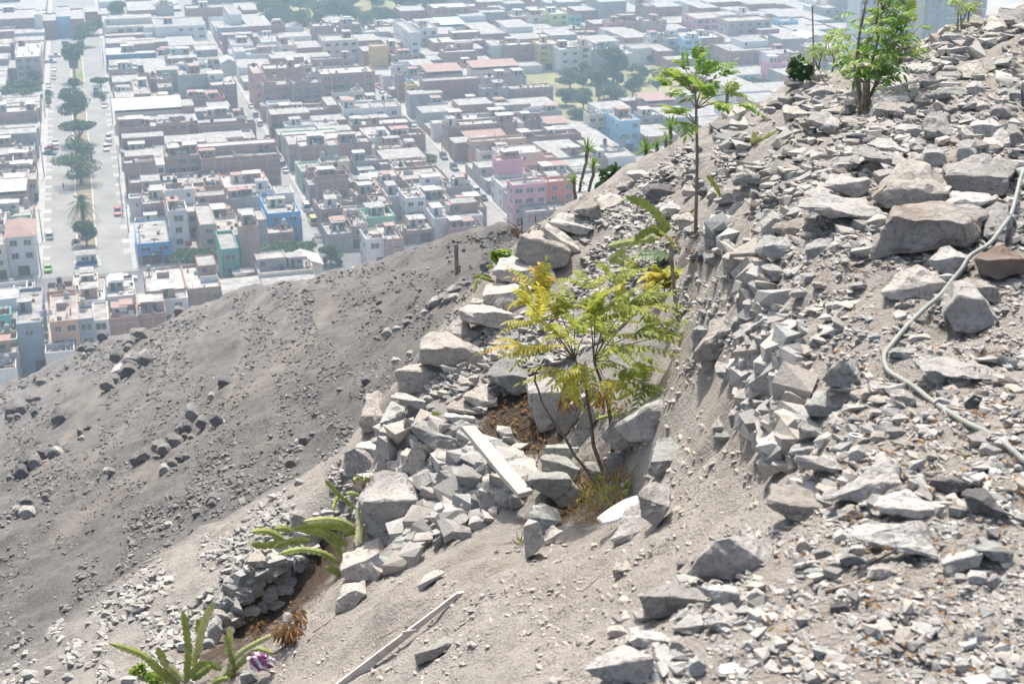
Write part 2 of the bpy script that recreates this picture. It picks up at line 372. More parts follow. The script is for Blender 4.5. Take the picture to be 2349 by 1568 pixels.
# streets, measured on the picture
b_av0, b_av1 = gab(98,600)[1], gab(303,600)[1]
b_s2 = (gab(690,535)[1], gab(737,535)[1]); b_s3 = (gab(1112,490)[1], gab(1152,490)[1]); b_s4 = (gab(1335,290)[1], gab(1368,290)[1]); b_s2 = (b_s2[0]-2.6, b_s2[1]); b_s3 = (b_s3[0]-4.6, b_s3[1]); b_s4 = (b_s4[0]-4, b_s4[1])
a_x0, a_x1 = gab(400,662)[0]-1, gab(560,598)[0]           # street running across, near side and far side
SW = 2.0
TR = """1 -150 180 300 100 8 br .;1 272 135 362 95 11 wh f;1 -150 395 120 340 7.5 b2 .;1 128 500 345 375 10 tn w;1 365 190 480 125 7.5 br s;1 482 155 600 60 8.5 lb s;1 602 175 718 85 8 br s;1 722 105 835 60 7.5 lb w;1 838 125 920 100 6 gc w
1 -150 985 318 935 6 br r;1 -150 1185 305 1120 5.5 br .;1 -150 1260 130 1235 6 b2 .;1 135 1320 298 1240 4.5 gc w;1 -150 1400 290 1375 5 br p;1 -150 1515 300 1470 4.6 gc r
1 1320 240 1760 165 9.2 wh w;1 905 250 1312 185 8.6 cr w;1 895 318 1238 288 5 br .;1 1242 300 1300 288 6 wh .;1 905 480 1335 412 6.6 nb w;1 1342 500 1470 440 5 gc t;1 1472 515 1690 450 4 wh w;1 1690 520 1880 440 4.5 cr w
1 1090 95 1330 60 8 br .;1 1334 64 1484 40 9.5 gc .;1 1590 85 1950 52 9 br .;1 1962 135 2062 -10 12 wh s;1 1650 -35 1990 -70 13 b2 .;1 2070 90 2200 40 7 or w
1 1680 410 1832 352 4.6 wh .;1 1985 405 2170 338 6 wh w;1 2110 490 2340 450 6 wh p;1 2240 372 2400 310 6 wh w;1 930 615 1180 578 5 gc r;1 942 678 1168 652 4 br p;1 1186 672 1280 648 5.4 b3 p;1 1290 690 1340 660 4 br .;1 1346 692 1466 650 6 br .
1 1412 565 1778 532 4.6 wh r;1 1892 545 2020 506 4.6 cr g;1 1530 652 1800 600 10.5 gc r;1 1803 742 2022 660 8.6 b2 r;1 972 825 1138 778 4.4 br p;1 1146 815 1290 690 5.4 br .;1 1352 762 1476 715 5.2 br .
1 985 972 1560 890 6.4 cr S;1 1292 885 1520 850 4.6 wh .;1 1602 852 1780 838 5.6 br p;1 1782 872 1925 830 5.6 br p;1 1600 950 1770 925 4 gc .;1 1012 1118 1350 1062 6.6 br t;1 1352 1066 1602 1030 8.2 br t;1 1612 1092 1700 1070 5.5 b2 p;1 1705 1118 2192 1080 6.4 br p
1 1750 1002 1985 970 5 br r;1 1990 1015 2110 1000 4.6 wh w;1 1950 1255 2215 1225 4.6 br p;1 2095 1215 2190 1120 7 wh .;1 1036 1312 1305 1268 5 br .;1 1312 1280 1650 1245 5.4 gc .;1 1060 1428 1332 1372 9 br p;1 1412 1355 1708 1290 9.8 br t;1 1716 1392 2392 1300 8.6 br p;1 1335 1420 1410 1340 8 wh w
2 30 645 118 560 11.5 sa w;2 122 602 460 562 8.6 br .;2 462 570 528 545 8.6 tn w;2 110 745 330 700 10.6 br t;2 362 735 612 690 11.6 b2 t;2 535 522 880 502 7.6 br .;2 606 648 1066 590 11.4 br t;2 630 362 922 312 8.6 cr w;2 168 235 300 208 5.6 br p;2 100 362 246 310 5.6 wh w;2 266 402 400 345 6.8 cr w
2 540 238 716 205 8.6 br .;2 785 220 965 190 10 b2 t;2 970 288 1092 260 7 cr w;2 1036 238 1212 210 8.4 br .;2 1036 408 1178 386 10.6 yl s;2 1180 418 1290 380 10.2 sa w;2 1366 295 1450 165 13.5 wh w;2 1452 258 1602 200 13 wh w
2 1570 78 1880 36 10.6 br t;2 1882 104 2146 86 7.6 br .;2 1950 22 2172 4 8 br .;2 1622 235 1842 186 6 cr G;2 1570 378 2052 322 8.6 br q;2 1660 458 1940 420 8.6 br .;2 2066 402 2190 342 8 wh s;2 2192 402 2352 360 8 br .;2 1115 342 1320 316 6 wh .;2 1210 492 1392 466 6.6 br t
2 1226 572 1382 552 9.6 wh s;2 1262 654 1510 636 9 br .;2 1512 642 1818 590 8.6 br R;2 1500 722 1988 672 11.4 br s;2 1350 700 1498 672 7.6 lb .;2 1346 745 1430 720 7.6 yl w;2 1785 562 1902 545 5.6 br .;2 1906 604 2300 560 8.4 cr R;2 2006 684 2360 645 8.2 gc d
2 2046 774 2202 752 8.4 gc w;2 2090 930 2240 890 5 br p;2 1556 922 1962 872 5 gc r;2 1762 872 1832 850 7 br .;2 710 812 870 790 5.6 wh t;2 880 796 972 770 8 cr t;2 720 914 930 892 5.6 b3 .;2 975 895 1110 850 4 cr .;2 800 952 1292 892 6.8 wh w;2 155 912 352 882 7.6 wh s;2 362 912 622 882 6.6 br .;2 220 988 662 935 5.8 br p
2 305 1092 560 1050 5.4 wh .;2 562 1092 760 1042 5 wh .;2 872 1094 1380 1040 5.8 br q;2 290 1182 760 1132 6 mg q;2 312 1218 892 1162 6.6 br q;2 425 1262 666 1212 9.2 br r;2 668 1252 758 1200 9 gc .;2 760 1248 1040 1192 9 br .
2 1020 1194 1206 1160 6 wh w;2 1042 1264 1310 1242 5 wh .;2 1208 1194 1500 1142 4 br p;2 1106 1285 1312 1245 5 br .;2 1316 1305 1446 1256 4 b3 r;2 1686 1095 2290 1050 8.8 br q;2 1700 1040 2220 995 8 wh q;2 1850 1205 2182 1156 8.8 br R;2 1890 1232 2360 1200 8.8 ot w;2 1960 1318 2352 1282 8 cr w
2 2112 1388 2334 1350 10 pk r;2 605 1405 852 1372 6.8 cr t;2 885 1395 1102 1362 6 gc .;2 500 1504 842 1482 6 br p;2 1112 1424 1502 1384 5 b3 q;2 1230 1456 1342 1432 5 wh r;2 1436 1454 1582 1424 5 br .
3 50 34 216 8 9 br .;3 275 148 402 122 8.6 cr r;3 404 134 582 70 10.6 yg w;3 592 155 690 138 7 tl w;3 855 20 1082 -40 12 wh w;3 1142 -8 1350 -40 9 tl s;3 720 52 850 35 7 pk w;3 1250 62 1330 20 10.6 br .;3 1334 64 1560 22 9.6 br t
3 916 205 1052 182 6.8 sa w;3 1056 204 1202 165 7.6 br .;3 1246 194 1422 165 9.6 b3 .;3 1680 168 1922 112 9.8 pk w;3 1950 198 2322 152 10.6 tn w;3 1430 344 1572 302 8.8 gc w;3 1576 348 1722 320 9.8 lb w;3 1724 344 1932 290 9.6 br .;3 1850 414 1960 390 9.2 wh w;3 1962 452 2360 372 7.8 br .
3 316 394 512 352 9.8 yl w;3 516 434 680 392 9.2 wh w;3 682 408 780 372 9.8 cr w;3 785 434 962 402 7 gc r;3 50 404 292 372 8.6 br .;3 1290 334 1412 302 7.6 wh w;3 872 344 1060 312 7.6 tn .;3 1062 424 1132 372 6 ot w;3 610 294 762 262 6 br .;3 764 334 880 302 6 b2 .;3 1135 425 1300 380 6 wh .
3 1330 20 1560 -20 8 cr w;3 1610 40 1760 20 8 cr w;3 1780 30 2100 0 8 b3 .;3 2100 130 2200 90 9 wh .;3 2120 40 2360 10 8 gc .;3 -60 80 50 50 7 br .;3 100 160 270 120 6 b3 .
3 -150 776 76 748 8.8 gc w;3 80 770 456 738 8 br .;3 100 990 362 948 6 b2 t;3 362 974 530 952 5 gc .;3 1022 1045 1200 950 9.4 lb w;3 760 995 900 960 8.6 cr w;3 1202 1004 1382 962 7.6 gc w;3 1250 890 1500 832 6.6 br R;3 300 1194 692 1152 5.6 br p;3 182 1046 312 1022 5 br .;3 402 1086 592 1042 5 gc R
3 575 1346 800 1312 5 gc w;3 802 1376 920 1332 5 br .;3 1002 1316 1112 1292 5 wh w;3 396 1366 490 1324 6 sa w;3 -20 1230 290 1180 5 br .;3 0 1330 360 1260 6 cr q;3 930 1300 1000 1240 6 gc t;3 1380 880 1560 840 6 gc .
4 -60 198 188 150 10.6 tn w;4 270 192 412 160 7 lb w;4 480 335 640 285 6.5 wh g;4 -40 330 130 300 6 br .;4 210 460 330 420 6 br .;4 300 500 450 470 7.4 br t;4 180 560 325 520 9 pk w;4 530 480 820 430 7 br .;4 610 500 1010 450 7 b3 w;4 900 430 1150 390 7 br .;4 640 80 780 40 9 gc w
5 -140 465 42 350 9 wh r;5 45 540 292 402 9.4 wh h;5 -100 185 220 105 6.6 br S;5 -140 60 240 -10 5.6 cr .;5 242 60 312 -20 5.6 tn w;5 -140 380 280 295 6 gc .;5 1172 602 1462 402 5 bl B;5 1440 332 1600 250 11.6 wh w;5 1605 340 1712 250 11 wh W;5 1400 150 1660 112 10.6 wh .;5 1105 228 1225 215 5.6 wh .;5 1218 265 1420 170 6.6 br r;5 1670 205 1800 160 6 br r;5 1712 442 1850 262 8 tn w
5 1892 658 2042 500 9.4 gn w;5 2044 452 2208 425 13.6 b3 d;5 2200 400 2280 300 9 gc c;6 150 348 432 182 8.3 bl w;5 1925 220 2230 190 6 gc r;5 1755 130 1900 100 6 br p;5 2090 160 2330 130 6 wh .
5 632 1000 845 870 4.4 cr q;5 848 1010 945 880 5 br .;5 905 1055 1160 912 6 wh P;5 1252 1010 1590 815 6 br q;5 1592 1000 1890 790 6 b3 q;5 140 1300 412 1000 9.6 bg w;5 425 1268 668 1040 9 ot w;5 672 1250 800 1140 8.8 bg w;5 800 1255 930 1100 7 wh w;5 -100 1452 150 1375 6 cr w;5 -100 1235 92 1165 8 tl w;5 -140 1025 300 945 4 gc q;5 936 1272 1182 1160 5.8 br p;5 1184 1215 1420 1120 5 br r;5 405 1040 630 960 4.6 br p;5 655 1100 900 1010 7 wh P
9 390 70 640 45 4 wh p;9 -60 215 140 190 3.6 wh p;6 990 560 1155 470 6.8 wh w;6 1158 575 1308 440 6.4 br .;6 600 306 800 242 6 br w;6 665 526 872 425 3.8 gc D;6 905 185 1112 142 6 br q;6 985 384 1242 300 5.6 mg q;6 1182 205 1330 122 8 wh r;6 1332 214 1500 130 8.2 wh w;6 1502 236 1722 172 6 gc d;6 1770 304 2022 225 4.4 br D;6 1718 492 1992 432 4 br p;6 570 48 840 20 8.2 br p;6 650 205 780 190 6 gc .;6 805 330 930 290 5 gc r;6 330 790 620 700 4 cr g;6 1110 100 1240 40 6 b3 r;6 1660 120 1900 80 5.6 gc d
7 110 104 402 52 10.6 pk w;7 404 82 650 62 10.2 og w;8 -200 40 -100 0 6 cr w"""
def add_house(a0, a1, b0, b1, h, col, st, src):
    houses.append(dict(r=[a0,a1,b0,b1], h=h, col=col, st=st, src=src))
def trace():
    sp = []
    for t in TR.replace('\n', ';').split(';'):
        k, x0, y0, x1, yb, h, col, st = t.split()
        k = int(k); h = float(h); col = {'or':'og'}.get(col, col)
        u0, v0 = cr(k, float(x0), float(y0)); u1, _ = cr(k, float(x1), 0); _, vb = cr(k, 0, float(yb))
        sp.append((u0, v0, u1, vb, h, col, st))
    sp.sort(key=lambda s: -s[1])
    for (u0, v0, u1, vb, h, col, st) in sp:
        while True:
            a0, b0 = gab(u0, v0, h); ab, _ = gab(u0, vb, h)
            # width on the same front line
            lo, hi = b0, b0+150
            for _ in range(30):
                m = (lo+hi)/2; x, y = to_xy(a0, m); uu, _ = proj((x, y, h))
                if uu < u1: lo = m
                else: hi = m
            b1 = lo; a1 = max(ab, a0+5); a1 = min(a1, a0+32)
            rc = [a0,a1,b0,b1]; area = (a1-a0)*(b1-b0)
            ov = max([rect_overlap(rc, q['r']) for q in houses]+[0])
            if ov < .06*area or h < 3.0: break
            h -= .4
        # trim the leftovers of an overlap
        for q in houses:
            if rect_overlap(rc, q['r']) > 0:
                c = q['r']; da = c[1]-rc[0]; dbl = c[3]-rc[2]; dbr = rc[3]-c[2]
                m = min(da if da > 0 else 99, dbl, dbr)
                if m == da and rc[1]-c[1] > 4: rc[0] = c[1]+.05
                elif m == dbl and rc[3]-c[3] > 3: rc[2] = c[3]+.05
                elif m == dbr and c[2]-rc[2] > 3: rc[3] = c[2]-.05
        add_house(*rc, h, col, st, 1)
trace()
PARKS = [(gab(1290,280), gab(1520,150)), (gab(600,75), gab(985,-10)), (gab(-30,258), gab(92,190))]
def in_park(a, b):
    for (p, q) in PARKS:
        if min(p[0],q[0]) <= a <= max(p[0],q[0]) and min(p[1],q[1]) <= b <= max(p[1],q[1]): return True
    return False
BLOCKS = []
bs = [b_av0-SW-62, b_av0-SW, b_av1+SW, b_s2[0]-SW*.6, b_s2[1]+SW*.6, b_s3[0]-SW*.6, b_s3[1]+SW*.6, b_s4[0]-1, b_s4[1]+1, b_s4[1]+48, b_s4[1]+56, b_s4[1]+105, b_s4[1]+113, b_s4[1]+165, b_s4[1]+172, b_s4[1]+230]
AX = [a_x1+2, a_x1+190, a_x1+200, a_x1+330, a_x1+338, a_x1+520]
for i in range(0, len(bs), 2):
    for j in range(0, len(AX), 2): BLOCKS.append((AX[j], AX[j+1], bs[i], bs[i+1]))
    BLOCKS.append((a_x0-46, a_x0-2, bs[i], bs[i+1]))
def fill():
    for (a0, a1, b0, b1) in BLOCKS:
        nc = max(1, round((b1-b0)/11.5)); wb = (b1-b0)/nc
        for c in range(nc):
            a = a0
            while a < a1-4:
                w = R.uniform(8, 17)
                rc = [a, min(a+w, a1), b0+c*wb, b0+(c+1)*wb-.05]
                if rc[1]-rc[0] > 4:
                    x, y = to_xy((rc[0]+rc[1])/2, (rc[2]+rc[3])/2); u, v = proj((x, y, 6)); d = depth_of((x,y,0))
                    if d > 100 and -90 < u < 2440 and -40 < v < 900 and not in_park((rc[0]+rc[1])/2, (rc[2]+rc[3])/2):
                        # cut back to free ground
                        ok = True
                        for q in houses:
                            if rect_overlap(rc, q['r']) > 0:
                                c_ = q['r']; best = None
                                for cand in ([c_[1]+.05, rc[1], rc[2], rc[3]], [rc[0], c_[0]-.05, rc[2], rc[3]], [rc[0], rc[1], c_[3]+.05, rc[3]], [rc[0], rc[1], rc[2], c_[2]-.05]):
                                    if cand[1]-cand[0] > 3 and cand[3]-cand[2] > 3:
                                        ar = (cand[1]-cand[0])*(cand[3]-cand[2])
                                        if best is None or ar > best[0]: best = (ar, cand)
                                if best is None: ok = False; break
                                rc = best[1]
                        if ok and (rc[1]-rc[0])*(rc[3]-rc[2]) > 18:
                            col = R.choices(['br','b2','b3','gc','wh','cr','sa','lb','tn','yl','mg'], [7,5,3,3,4,3,.6,.6,1.2,.5,.4])[0]
                            add_house(*rc, R.choice([2.8,3.0,5.2,5.4,5.6,5.8,8.0]), col, R.choice(['.','r','p','w','t','q','.','s']), 0)
                a += w
fill()
JUNK = [plain('junk dark', (.08,.08,.085)), plain('junk brick', (.34,.22,.18)), plain('junk wood', (.30,.24,.18)), plain('junk pale', (.55,.54,.52))]
_sb = MB(); _sb.box(0,0,0,.22,.22,1); _sb.tube([(.05,.05,1),(.05,.05,1.35)], .015, 3); _sb.tube([(.17,.17,1),(.17,.17,1.3)], .015, 3); ME_STUB = _sb.mesh('column_stub', M_CONC)
def house_parts(hd, root, far):
    """the parts of one house, local x from 0..w (across), y 0..d (away), z up"""
    q_near = hd['d'] < 560
    w = hd['r'][3]-hd['r'][2]; d = hd['r'][1]-hd['r'][0]; h = hd['h']; col = hd['col']; st = hd['st']; m = MAT[col]
    rm = R_RED if st == 'R' else R.choice(ROOFS) if st not in 'qPS' else ROOFS[3]
    par = .12 if st in 'SRGgh' else R.choice([.35,.5,.7]) if st != 'p' else 1.1
    t = .18; mb = MB()
    # shell: four walls carried up as a parapet
    mb.box(0,0,0,w,t,h+par); mb.box(0,d-t,0,w,d,h+par); mb.box(0,t,0,t,d-t,h+par); mb.box(w-t,t,0,w,d-t,h+par)
    left_side = (hd['r'][2] > b_av0)          # which flank the camera sees
    mb.build('wall', m, root)
    rb = MB()
    if st in 'gh':
        rh = 1.6; e = .3
        rb.add([(-e,-e,h+par),(w+e,-e,h+par),(w+e,d+e,h+par),(-e,d+e,h+par),(w*.3 if st=='h' else w/2, d*.25 if st=='h' else -e, h+par+rh),(w*.7 if st=='h' else w/2, d*.75 if st=='h' else d+e, h+par+rh)],
               [[0,1,2,3],[0,1,4] if st=='g' else [0,1,5,4],[1,2,5,4] if st=='g' else [1,2,5],[2,3,5] if st=='g' else [2,3,4,5],[3,0,4,5] if st=='g' else [3,0,4]])
        if st == 'h': rb = MB(); rb.add([(-e,-e,h+par),(w+e,-e,h+par),(w+e,d+e,h+par),(-e,d+e,h+par),(w*.5,d*.3,h+par+rh),(w*.5,d*.8,h+par+rh)], [[3,2,1,0],[0,1,4],[1,2,5,4],[2,3,5],[3,0,4,5]])
        rb.build('roof', R_RED if st == 'h' else R_SHEET, root)
    elif st in 'SRG':
        # corrugated lean-to sheet on posts
        n = 26; V = []; z0 = h+1.3; 
        for i in range(n+1):
            x = -.3+(w+.6)*i/n; zz = .07*(i % 2)
            V += [(x,-.4,z0+zz-.3),(x,d+.2,z0+zz+.5)]
        rb.add(V, [[2*i,2*i+2,2*i+3,2*i+1] for i in range(n)])
        rb.build('roof_sheet', {'S':R_SHEET,'R':R_RED,'G':city('roof mint', (.42,.60,.52))}[st], root)
        r2 = MB(); r2.box(t,t,h-.2,w-t,d-t,h); r2.build('roof', ROOFS[1], root)
        pb = MB()
        for x in (.2, w/2, w-.2):
            for y in (.2, d-.2): pb.box(x-.07,y-.07,h,x+.07,y+.07,h+1.15+.8*(y/d))
        pb.build('roof_posts', M_CONC, root)
    else:
        rb.box(t,t,h-.25,w-t,d-t,h); rb.build('roof', rm, root)
    if st in '.pqtrw' and h < 9 and w > 6 and d > 9 and R.random() < .5:      # a further storey over part of the plan
        ub = MB(); x0, x1 = R.choice([(.02,w-.02),(.02,w*.55),(w*.45,w-.02)]); y0 = d*R.uniform(.35,.65); z1 = h+2.6
        ub.box(x0,y0,h,x1,y0+t,z1); ub.box(x0,d-t-.02,h,x1,d-.02,z1); ub.box(x0,y0+t,h,x0+t,d-t-.02,z1); ub.box(x1-t,y0+t,h,x1,d-t-.02,z1)
        ub.box(x0+.8,y0-.03,h+1.0,x0+1.9,y0-.006,h+2.0,1); ub.box(x0+t,y0+t,z1-.4,x1-t,d-t-.02,z1-.2,2); ub.build('upper_floor', [MAT[R.choice([col,col,'br','gc','wh','b3'])], M_GLASS, R.choice(ROOFS)], root)
    if far: return
    # concrete frame on bare walls
    if col in ('br','b2','b3','gc') and st != 's' or st == 'd':
        fb = MB(); nf = max(1, round(h/2.8)); nc = max(2, round(w/3.6))
        for i in range(nc+1):
            x = (w-.22)*i/nc; fb.box(x,-.04,0,x+.22,-.004,h+.02)
        for k in range(1, nf+1): fb.box(0,-.05,h*k/nf-.22,w,-.042,h*k/nf-.02)
        nd = max(2, round(d/3.6)); X0 = -.04 if left_side else w+.004
        for i in range(nd+1):
            y = (d-.22)*i/nd; fb.box(X0,y,0,X0+.036,y+.22,h+.02)
        for k in range(1, nf+1): fb.box(X0-.008 if left_side else X0+.037,0,h*k/nf-.22,X0-.002 if left_side else X0+.043,d,h*k/nf-.02)
        fb.build('concrete_frame', M_CONC, root)
    nf = max(1, round(h/2.75)); fh = h/nf
    kw, kh, pw = R.uniform(.7,1.25), R.uniform(.75,1.2), R.random()
    def win(x, z, ww, wh_, side=None):
        if R.random() < .1: return
        ww *= kw*R.choice([1,1,1,.7]); wh_ *= kh; x += R.uniform(-.15,.15)
        o = link('window', ME_WIN if R.random() < pw else ME_WIN2, root)
        if side is None: o.location = (x, -.005, z); o.scale = (ww, 1, wh_)
        else:
            o.location = (side, x, z); o.scale = (ww, 1, wh_); o.rotation_euler = (0,0,-math.pi/2 if side <= 0 else math.pi/2)
    if st in 'wrtPBhW' and st != 'r' or (st in 'rt' and R.random() < .3):
        nw = max(1, min(5, round(w/(3.4 if w < 14 else 4.4))))
        for k in range(nf):
            for i in range(nw):
                if k == 0 and st != 'W': continue
                win(w*(i+.5)/nw, fh*(k+.55), min(1.9, w/nw*.62), 1.25)
        o = link('door', ME_DOOR, root); o.location = (w*R.choice([.25,.5,.75]), -.005, .05); o.scale = (min(2.6, w*.4), 1, 2.3)
    elif st in '.pq' and R.random() < .45:
        for _ in range(R.choice([1,1,2])): win(w*R.uniform(.15,.85), fh*(R.randrange(nf)+.55), R.uniform(.7,1.5), R.uniform(.7,1.1))
    if st in 'sw.rt' and (st == 's' or R.random() < .6):
        ns = max(2, round(d/4)); X = -.005 if left_side else w+.005
        for k in range(nf):
            for i in range(ns):
                if R.random() < .85: win(d*(i+.5)/ns, fh*(k+.55), 1.5, 1.3, X)
    # what stands on the flat roof
    if st in 'rtpqwW.BDdP' and w > 4 and d > 4:
        z = h
        n_ = 1 if st in '.wB' else 2
        if st in 'rdPD' or R.random() < .55:
            for _ in range(n_):
                sw, sd_ = min(w*.5, R.uniform(2.2, 5)), min(d*.6, R.uniform(2.5, 5)); x = R.uniform(.3, w-sw-.3); y = R.uniform(.35*d, d-sd_-.2) if d-sd_-.2 > .35*d else .3
                sh = R.uniform(1.9, 2.5); sb = MB(); q = .12
                sb.box(x,y,z,x+sw,y+sd_,z+sh,0); sb.box(x-.25,y-.3,z+sh,x+sw+.25,y+sd_+.2,z+sh+q,1)
                sb.box(x+sw*.15,y-.02,z+.1,x+sw*.15+.9,y-.003,z+1.95,2)
                if sw > 3: sb.box(x+sw*.6,y-.02,z+.9,x+sw*.6+.9,y-.003,z+1.7,2)
                sb.build('roof_room', [MAT[R.choice(['br','wh','gc','b3','cr', col])], R.choice([R_SHEET, ROOFS[0], R_SHEET, R_RED]), M_GLASS], root)
        if q_near:
            jb = MB()
            for _ in range(R.randint(5, 16)):
                x, y = R.uniform(.3,w-.9), R.uniform(.3,d-.9); k = R.random(); zj = z+.002*_
                if k < .5: jb.box(x,y,zj,x+R.uniform(.2,.9),y+R.uniform(.2,.8),zj+R.uniform(.15,.9), R.randrange(4))
                elif k < .75: jb.tube([(x,y,zj),(x,y,zj+R.uniform(.8,1.8))], .035, 4, 0)
                else: jb.box(x,y,zj,x+R.uniform(.8,1.8),y+R.uniform(.1,.5),zj+R.uniform(.05,.2), R.randrange(4))
            tag(jb.build('roof_clutter', JUNK, root), kind='stuff')
        if st in 'pqtd' or R.random() < .4:
            for _ in range(R.randint(1, 3)):              # low partition walls of an unfinished storey
                pb = MB()
                if R.random() < .5:
                    x = R.uniform(.3, w-.5); y0 = R.uniform(.2, d*.5); pb.box(x,y0,z,x+.15,min(d-.2, y0+R.uniform(2,6)),z+R.uniform(.6,1.5))
                else:
                    y = R.uniform(.3, d-.5); x0 = R.uniform(.2, w*.5); pb.box(x0,y,z,min(w-.2, x0+R.uniform(2,6)),y+.15,z+R.uniform(.6,1.5))
                pb.build('partition_wall', MAT[R.choice(['br','b3','gc','wh'])], root)
        if R.random() < .6:
            cb = 0
            for x in (.1, w/2, w-.32):
                for y in (.1, d/2, d-.32):
                    if R.random() < .5: o = link('column_stub', ME_STUB, root, (x,y,z)); o.scale = (1,1,R.uniform(1,1.8))
TANKS = []
def tank_mesh(name, col):
    mb = MB(); mb.lathe([(.02,0),(.55,0),(.55,.35),(.58,.38),(.55,.42),(.55,.8),(.58,.83),(.55,.87),(.55,1.05),(.3,1.22),(.22,1.24),(.22,1.34),(.02,1.36)], 14)
    return mb.mesh(name, plain('tank '+name, col, .5), True)
ME_TANK = {'black':tank_mesh('black', (.05,.055,.06)), 'cream':tank_mesh('cream', (.52,.47,.40)), 'grey':tank_mesh('grey', (.40,.41,.42)), 'blue':tank_mesh('blue', (.10,.22,.38))}
def build_houses():
    for q in houses:
        a = (q['r'][0]+q['r'][1])/2; b = (q['r'][2]+q['r'][3])/2; x, y = to_xy(a, b); q['u'], q['v'] = proj((x, y, q['h'])); q['d'] = depth_of((x, y, 0))
        q['vis'] = -60 < q['u'] < 2420 and q['v'] > -45
    vis = [q for q in houses if q['vis']]
    uv = []
    for q in vis:                                       # would the hill hide it?
        x, y = to_xy(q['r'][0], (q['r'][2]+q['r'][3])/2); uv.append(proj((x, y, q['h']+1.5)))
    uv = np.array(uv); _, dd = hit(uv[:,0], uv[:,1])
    for q, e in zip(vis, dd): q['hid'] = bool(e == e and e < q['d'])
    behind = [q for q in vis if q['hid'] and not q['src'] and q['d'] > 300]
    vis = [q for q in vis if not q['hid'] or q['src']]
    vis.sort(key=lambda q: (q['src'] == 0)*250+q['d'])
    keep, rest = vis[:298], vis[298:]+behind
    cols = {}
    names = {0:'left of the avenue',1:'block right of the avenue',2:'block right of yellow van street',3:'block right of red car street',4:'block beyond the park street',5:'far right blocks'}
    for q in keep:
        bc = (q['r'][2]+q['r'][3])/2; fr = q['r'][0] < a_x0-1
        blk = 0 if bc < b_av0 else 1 if bc < b_s2[0] else 2 if bc < b_s3[0] else 3 if bc < b_s4[0] else 4 if bc < b_s4[1]+50 else 5
        q['blk'] = blk; q['front'] = fr; cols.setdefault((blk, fr, q['col'], round(q['h']/2.75)), []).append(q)
    ordn = lambda n: ['nearest','second','third','fourth','fifth','sixth','seventh','eighth','ninth','tenth'][n] if n < 10 else '%d%s' % (n+1, 'st' if (n+1)%10==1 and n!=10 else 'nd' if (n+1)%10==2 and n!=11 else 'rd' if (n+1)%10==3 and n!=12 else 'th')
    for key, lst in cols.items():
        lst.sort(key=lambda q: q['d'])
        for i, q in enumerate(lst): q['rank'] = i
    for q in keep:
        st = q['st']; nf = max(1, round(q['h']/2.75)); a, b = q['r'][0], q['r'][2]; x, y = to_xy(a, b)
        root = empty('house', (x, y, 0), CA)
        fl = ['one','two','three','four','five'][min(4, nf-1)]
        lab = '%s %s-storey %s house, %s%s' % (ordn(q['rank']), fl, WORD[q['col']], 'hill foot row, ' if q['front'] else '', names[q['blk']])
        tag(root, lab, 'house', 'houses of the town below')
        q['root'] = root; q['lab'] = lab
        house_parts(q, root, q['d'] > 640 and q['src'] == 0)
        w = q['r'][3]-q['r'][2]; dd = q['r'][1]-q['r'][0]
        if q['d'] < 620 and st in 'tqpwr.dP' and (st == 't' or R.random() < .42):
            for k in range(2 if st == 't' and R.random() < .5 else 1):
                lx, ly = R.uniform(.8, max(.9, w-1)), R.uniform(.6*dd, max(.61*dd, dd-.9)); X = x+cA*lx-sA*ly; Y = y+sA*lx+cA*ly
                TANKS.append((X, Y, q['h'], q))
    # the rest of the far town, too many to tell apart
    mb = MB()
    for q in rest:
        a0, a1, b0, b1 = q['r']; n = len(mb.V); c = [to_xy(a0,b0), to_xy(a0,b1), to_xy(a1,b1), to_xy(a1,b0)]
        mb.add([(x,y,0) for x,y in c]+[(x,y,q['h']) for x,y in c], [[0,1,5,4],[1,2,6,5],[2,3,7,6],[3,0,4,7]], R.choice([0,0,1,2])); mb.add([(x,y,q['h']) for x,y in c], [[0,1,2,3]], 3)
    if rest: tag(mb.build('far_houses', [MAT['br'], MAT['wh'], MAT['gc'], ROOFS[0]]), kind='stuff')
    cnt = {}
    for (X, Y, Z, q) in TANKS:
        kind = R.choices(['black','cream','grey','blue'], [4,4,3,.4])[0]
        t = empty('water_tank', (X, Y, Z), R.uniform(0, 6)); stand = R.random() < .4
        sb = MB()
        zt = 1.3 if stand else .12
        if stand:
            for sx in (-.5,.38):
                for sy in (-.5,.38): sb.box(sx,sy,0,sx+.12,sy+.12,1.15)
            sb.box(-.65,-.65,1.15,.65,.65,1.3)
        else: sb.box(-.6,-.6,0,.6,.6,.12)
        sb.build('base', M_CONC, t)
        o = link('tank', ME_TANK[kind], t, (0,0,zt))
        cnt[(q['lab'], kind)] = cnt.get((q['lab'], kind), 0)+1
        nth = '' if cnt[(q['lab'], kind)] == 1 else 'second '
        w_ = q['lab'].split(' ')
        tag(t, '%s%s tank on %s' % (nth, kind, q['lab']), 'water tank', 'rooftop water tanks')
build_houses()
